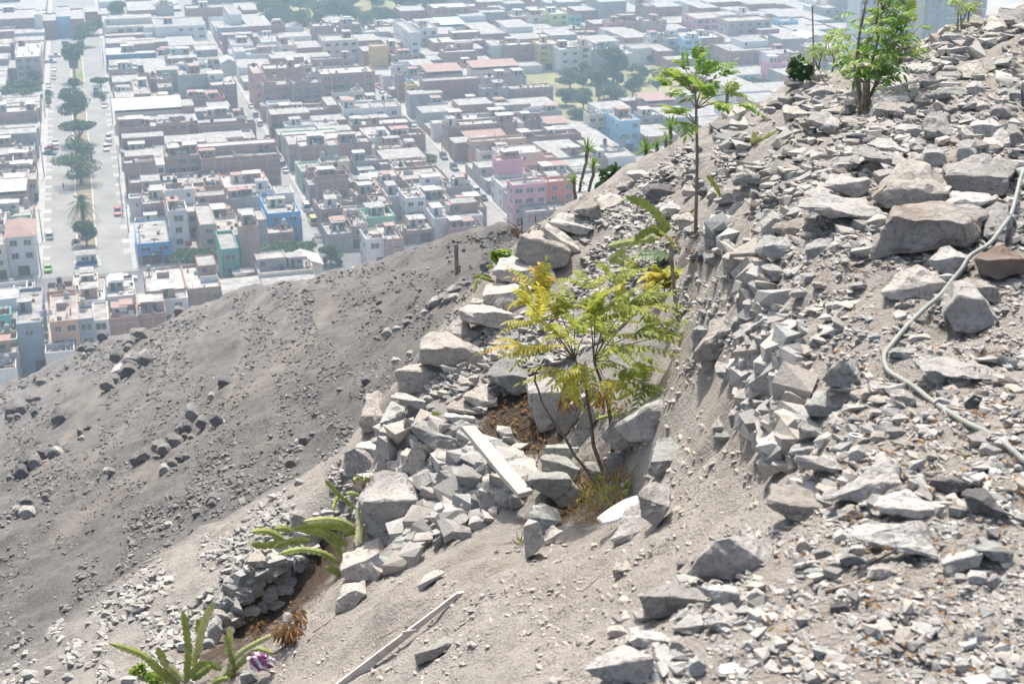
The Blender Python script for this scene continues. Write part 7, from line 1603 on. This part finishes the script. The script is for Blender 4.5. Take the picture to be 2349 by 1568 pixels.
# ---- people, tiny in the picture
def person_mesh(shirt, legs):
    me = bpy.data.meshes.new('person'); V = [(0,0,.95),(0,0,1.2),(0,0,1.43),(0,.01,1.53),(0,.02,1.64),(0,.02,1.72),(.1,0,.9),(.12,.06,.48),(.12,.0,.08),(.12,.12,.03),(-.1,0,.9),(-.12,-.08,.48),(-.12,-.16,.08),(-.12,-.05,.03),(.2,0,1.4),(.26,-.04,1.12),(.27,.08,.88),(.27,.12,.8),(-.2,0,1.4),(-.26,.04,1.12),(-.27,.12,.88),(-.27,.16,.8)]
    E = [(0,1),(1,2),(2,3),(3,4),(4,5),(0,6),(6,7),(7,8),(8,9),(0,10),(10,11),(11,12),(12,13),(2,14),(14,15),(15,16),(16,17),(2,18),(18,19),(19,20),(20,21)]
    me.from_pydata(V, E, []); o = bpy.data.objects.new('tmp', me); COL.objects.link(o); sk = o.modifiers.new('s', 'SKIN'); rad = [.15,.15,.16,.06,.1,.08,.1,.075,.05,.04,.1,.075,.05,.04,.075,.05,.04,.03,.075,.05,.04,.03]
    for i, r_ in enumerate(rad): me.skin_vertices[0].data[i].radius = (r_, r_*.8)
    me.skin_vertices[0].data[0].use_root = True; o.modifiers.new('u', 'SUBSURF').levels = 1
    dg = bpy.context.evaluated_depsgraph_get(); m2 = bpy.data.meshes.new_from_object(o.evaluated_get(dg)); bpy.data.objects.remove(o)
    for c in (shirt, legs, plain('skin', (.35,.21,.15)), plain('dark hair', (.03,.025,.02))): m2.materials.append(c)
    for f in m2.polygons:
        z = f.center.z; f.material_index = 3 if z > 1.68 else 2 if z > 1.47 or (abs(f.center.x) > .22 and z < 1.08) else 0 if z > .93 else 1
    return m2
def people():
    for (k, x, y, s, l, sn, lab) in [(5,323,828,(.55,.45,.5),(.08,.08,.1),'pale','person in a pale top walking on the left pavement near the crossing'),(5,802,808,(.1,.12,.2),(.07,.08,.12),'navy','person in dark clothes standing at the kiosk corner'),
            (6,537,592,(.6,.65,.72),(.45,.3,.22),'light','person in a light blue shirt walking by the street gate'),(6,546,590,(.12,.12,.2),(.1,.1,.13),'black','person in dark clothes walking beside the one in light blue'),(6,1345,592,(.05,.05,.06),(.05,.05,.06),'coal','person in black by the white house with the gable roof'),(1,352,1285,(.35,.07,.06),(.1,.1,.12),'rust','person in red on the left pavement beside the angled red car')]:
        p = ground(*cr(k,x,y)); o = link('person', person_mesh(plain('cloth '+sn, s), plain('trousers '+sn, l)), None, (p[0],p[1],.05)); o.rotation_euler = (0,0,R.uniform(0,6)); tag(o, lab, 'person')
people()
def motorbike():
    p = ground(*cr(5,546,122)); r = empty('motorbike', (p[0],p[1],0), CA+math.pi); tag(r, 'dark motorbike with its rider going down the left carriageway', 'motorbike')
    mb = MB(); mb.tube([(0,-.5,.6),(0,0,.75),(0,.45,.8),(0,.6,1.0)], [.12,.16,.1,.04], 6); mb.tube([(-.35,.55,1.05),(.35,.55,1.05)], .03, 5); mb.build('frame', M_TYRE, r)
    for yy in (-.6,.65): o = link('wheel', CM['suv']['w'], r, (0,yy,.31)); o.scale = (.6,.95,.95)
    o = link('person', person_mesh(plain('cloth coal', (.05,.05,.06)), plain('trousers coal', (.05,.05,.06))), None, (p[0],p[1],.15)); tag(o, 'person in dark clothes riding the motorbike', 'person')
motorbike()
# ---- street gate, signs, high-rise
def gate():
    p0, p1 = ground(*cr(6,553,572)), ground(*cr(6,650,572)); x, y = p0[0], p0[1]; w = math.hypot(p1[0]-x, p1[1]-y); r = empty('street_gate', (x,y,0), math.atan2(p1[1]-y, p1[0]-x)); tag(r, 'white barred gate with an orange board across the yellow van street', 'gate')
    mb = MB(); n = 22
    for i in range(n+1): mb.box(w*i/n-.03,-.03,.1,w*i/n+.03,.03,2.2)
    mb.box(0,-.035,.1,w,.035,.2); mb.box(0,-.035,2.1,w,.035,2.2); mb.build('bars', plain('white bars', (.62,.62,.6)), r); mb = MB(); mb.box(.1,-.08,1.0,w*.45,-.04,1.4); mb.build('orange_board', plain('orange board', (.62,.32,.06)), r)
    mb = MB(); n = 18; mb.add([(w*.53+.33*math.cos(6.2832*j/n), -.07, 1.15+.33*math.sin(6.2832*j/n)) for j in range(n)]+[(w*.53+.33*math.cos(6.2832*j/n), -.04, 1.15+.33*math.sin(6.2832*j/n)) for j in range(n)], [list(range(n))]+[[n+j for j in range(n)][::-1]]+[[j,n+j,n+(j+1)%n,(j+1)%n] for j in range(n)]); mb.build('round_sign', plain('sign red', (.5,.12,.12)), r)
gate()
def find_house(u, v):
    best = None
    for q in houses:
        if 'root' not in q: continue
        x, y = to_xy(q['r'][0], (q['r'][2]+q['r'][3])/2); uu, vv = proj((x, y, q['h'])); e_ = math.hypot(uu-u, vv-v)
        if best is None or e_ < best[0]: best = (e_, q)
    return best[1]
def signs():
    q = find_house(*cr(5,1316,596)); w = q['r'][3]-q['r'][2]; mb = MB(); mb.box(w*.37,-.16,2.05,w*.72,-.06,3.15); b = mb.build('shop_sign', plain('sign black', (.03,.035,.035)), q['root'])
    mb = MB(); n = 16; mb.add([(w*.43+.42*math.cos(6.2832*j/n), -.19, 2.6+.42*math.sin(6.2832*j/n)) for j in range(n)], [list(range(n))]); mb.build('sign_disc', plain('lime disc', (.55,.62,.12)), b)
    text('Real Food', .62, plain('white letters', (.75,.75,.75)), b, (w*.58,-.19,2.45), (math.pi/2,0,0)); text('RESTAURANT', .26, plain('white letters', (.75,.75,.75)), b, (w*.58,-.19,2.9), (math.pi/2,0,0))
    mb = MB()
    for x in (.0,.32,.72,.97): mb.box(w*x-.02,-.12,0,w*x+.25,-.055,2.0)
    mb.build('brick_piers', plain('brick piers', (.42,.17,.12)), q['root']); mb = MB()
    for a_, b_ in ((.06,.31),(.36,.70),(.76,.95)): mb.box(w*a_,-.05,.05,w*b_,-.02,2.0)
    mb.build('shutters', plain('shutter brown', (.12,.05,.05)), q['root'])
    q = find_house(*cr(6,290,342)); w = q['r'][3]-q['r'][2]; mb = MB(); mb.box(w*.5,-.3,2.3,w*.98,-.08,3.0); b = mb.build('shop_sign', plain('sign mauve', (.22,.2,.25)), q['root']); text("KELLY'S", .6, plain('white letters', (.75,.75,.75)), b, (w*.66,-.33,2.65), (math.pi/2,0,0)); text('BODEGA', .38, plain('pink letters', (.65,.4,.42)), b, (w*.87,-.33,2.65), (math.pi/2,0,0))
    mb = MB(); n = 14; mb.add([(w*.53+.28*math.cos(6.2832*j/n), -.34, 2.65+.28*math.sin(6.2832*j/n)) for j in range(n)], [list(range(n))]); mb.build('sign_disc', plain('yellow disc', (.6,.5,.12)), b)
    q = find_house(*cr(5,1520,332)); w = q['r'][3]-q['r'][2]; mb = MB(); mb.box(w*.75,-.2,3.2,w*1.1,-.07,4.4); mb.build('shop_sign', plain('sign rust', (.42,.09,.04)), q['root'])
    q = find_house(*cr(3,1110,1045)); w = q['r'][3]-q['r'][2]; mb = MB(); mb.box(.1,-.2,4.0,w*.5,-.08,5.0); mb.build('shop_sign', plain('sign green', (.16,.5,.22)), q['root'])
signs()
def highrise():
    def blk(u0, u1, d, z1, name, label, mat, floors):
        x0, y0 = px(u0, 60, d)[:2]; x1 = px(u1, 60, d)[0]; w = x1-x0; r = empty(name, (x0, y0, 0), 0); tag(r, label, 'building'); mb = MB(); mb.box(0,0,0,w,16,z1); mb.build('wall', mat, r); return r, w
    r, w = blk(*[cr(4,x,0)[0] for x in (640,925)], 668, 34, 'windowless_block', 'tall windowless cream block behind the white hall, upper right', MAT['cr'], 0)
    mb = MB(); mb.box(-.3,-.3,34,w+.3,16.3,34.4); mb.build('roof', ROOFS[1], r)
    d = 430; z1 = 62; r, w = blk(*[cr(4,x,0)[0] for x in (925,2000)], d, z1, 'apartment_tower', 'pale high-rise with white balcony slabs and a lattice stair tower behind the bush', plain('tower grey', (.44,.48,.52), .8, .05, .2), 22)
    mb = MB()
    for k in range(1, 23): mb.box(w*.68,-1.1,k*2.75-.35,w,-.004,k*2.75)
    mb.build('balcony_slabs', MAT['wh'], r)
    for k in range(22):
        for i in range(3):
            if R.random() < .45: x = w*(.69+.1*i+R.uniform(0,.03)); mb = MB(); mb.box(x,-.6,k*2.75+.1,x+2.2,-.5,k*2.75+2.2); mb.build('coloured_panel', plain('wine panels', (.45,.12,.2)), r)
    mb = MB()                                          # steel stair tower with zigzag flights
    x0, x1 = w*.53, w*.67
    for x in (x0, x1, (x0+x1)/2+1.2):
        for y in (-3,-.2): mb.box(x-.12,y-.12,0,x+.12,y+.12,z1)
    for k in range(22):
        a, b = (x0, x1) if k % 2 else (x1, x0); mb.tube([(a,-1.6,k*2.75),(b,-1.6,(k+1)*2.75)], .16, 4); mb.box(x0,-3,k*2.75-.06,x1,-2.85,k*2.75+.06); mb.tube([(x0,-3,k*2.75),(x0+1.8,-3,(k+1)*2.75)], .06, 4)
    mb.build('stair_tower', plain('galvanised steel', (.55,.58,.6), .5), r); mb = MB(); mb.box(w*.44,-.5,0,w*.51,-.004,z1); mb.build('cream_pier', MAT['cr'], r)
    for k in range(21):
        for i in range(5):
            o = link('window', ME_WIN, r, (w*(.04+.085*i), -.005, k*2.75+1.5)); o.scale = (1.7,1,1.3)
    mb = MB()
    for k in range(21):
        if k % 2: mb.box(w*.25,-.06,k*2.75+.5,w*.29,-.01,k*2.75+2.2)
    mb.build('ochre_panels', plain('ochre panels', (.62,.42,.18)), r); mb = MB(); mb.box(-.2,-.3,z1,w+.2,16.2,z1+.5); mb.build('roof', ROOFS[1], r)
highrise()
# laundry and rooftop oddments seen on the nearest roofs
def laundry():
    for (k, x, y, h, lab, cols) in [(5,1110,1215,5.9,'line of white and dark laundry on a terrace at the foot of the hill',((.7,.7,.7),(.05,.05,.1),(.7,.7,.72),(.1,.15,.4))),(5,1255,1185,3,'line of red and blue laundry under a tin awning',((.5,.06,.05),(.1,.15,.4),(.5,.1,.1))),(5,1880,320,6.1,'long line of white and blue washing on a flat roof by the white house',((.7,.7,.72),(.15,.3,.55),(.6,.62,.66),(.6,.3,.35))),(3,1040,1235,3,'row of colourful laundry below the light blue house',((.6,.2,.3),(.15,.3,.55),(.7,.7,.7),(.2,.5,.55))),(1,1100,685,3.4,'pink and white bedsheets on a brick roof by the avenue',((.55,.25,.35),(.7,.66,.66))),(1,1862,862,6.2,'single bright orange cloth on a brick roof',((.75,.16,.08),)),(5,345,1222,9.8,'pile of white and violet washing on the slate grey house',((.6,.6,.7),(.3,.3,.5)))]:
        p = ground(*cr(k,x,y), h); r = empty('washing_line', p, CA); tag(r, lab, 'laundry'); n = max(3, len(cols)) if len(cols) > 1 else 1; mb = MB(); mb.tube([(-.5,0,1.5),(n*.9+.3,0,1.5)], .02, 4); mb.box(-.53,-.03,0,-.47,.03,1.55); mb.box(n*.9+.27,-.03,0,n*.9+.33,.03,1.55); mb.build('line', M_CONC, r)
        for i in range(n): mb = MB(); ww = 1.6 if len(cols) == 1 else .6; mb.box(i*.9-.1,-.02,.4,i*.9-.1+ww,.02,1.5); c = cols[i % len(cols)]; mb.build('cloth', plain('cloth %d%d%d' % tuple(int(v*99) for v in c), c), r)
laundry()
# ---------------------------------------------------------------- air
def haze():
    mb = MB(); mb.box(-1500, -60, -5, 1500, 2400, 150)
    m = bpy.data.materials.new('haze'); m.use_nodes = True; nt = m.node_tree; nt.nodes.clear()
    out = nt.nodes.new('ShaderNodeOutputMaterial'); v = nt.nodes.new('ShaderNodeVolumePrincipled')
    v.inputs['Color'].default_value = (.56, .78, .97, 1); v.inputs['Density'].default_value = HAZE
    v.inputs['Anisotropy'].default_value = .1
    nt.links.new(v.outputs[0], out.inputs['Volume'])
    o = mb.build('haze', m); tag(o, kind='stuff')
    S.cycles.volume_step_rate = 20; S.cycles.volume_max_steps = 64
HAZE = .00055
haze()
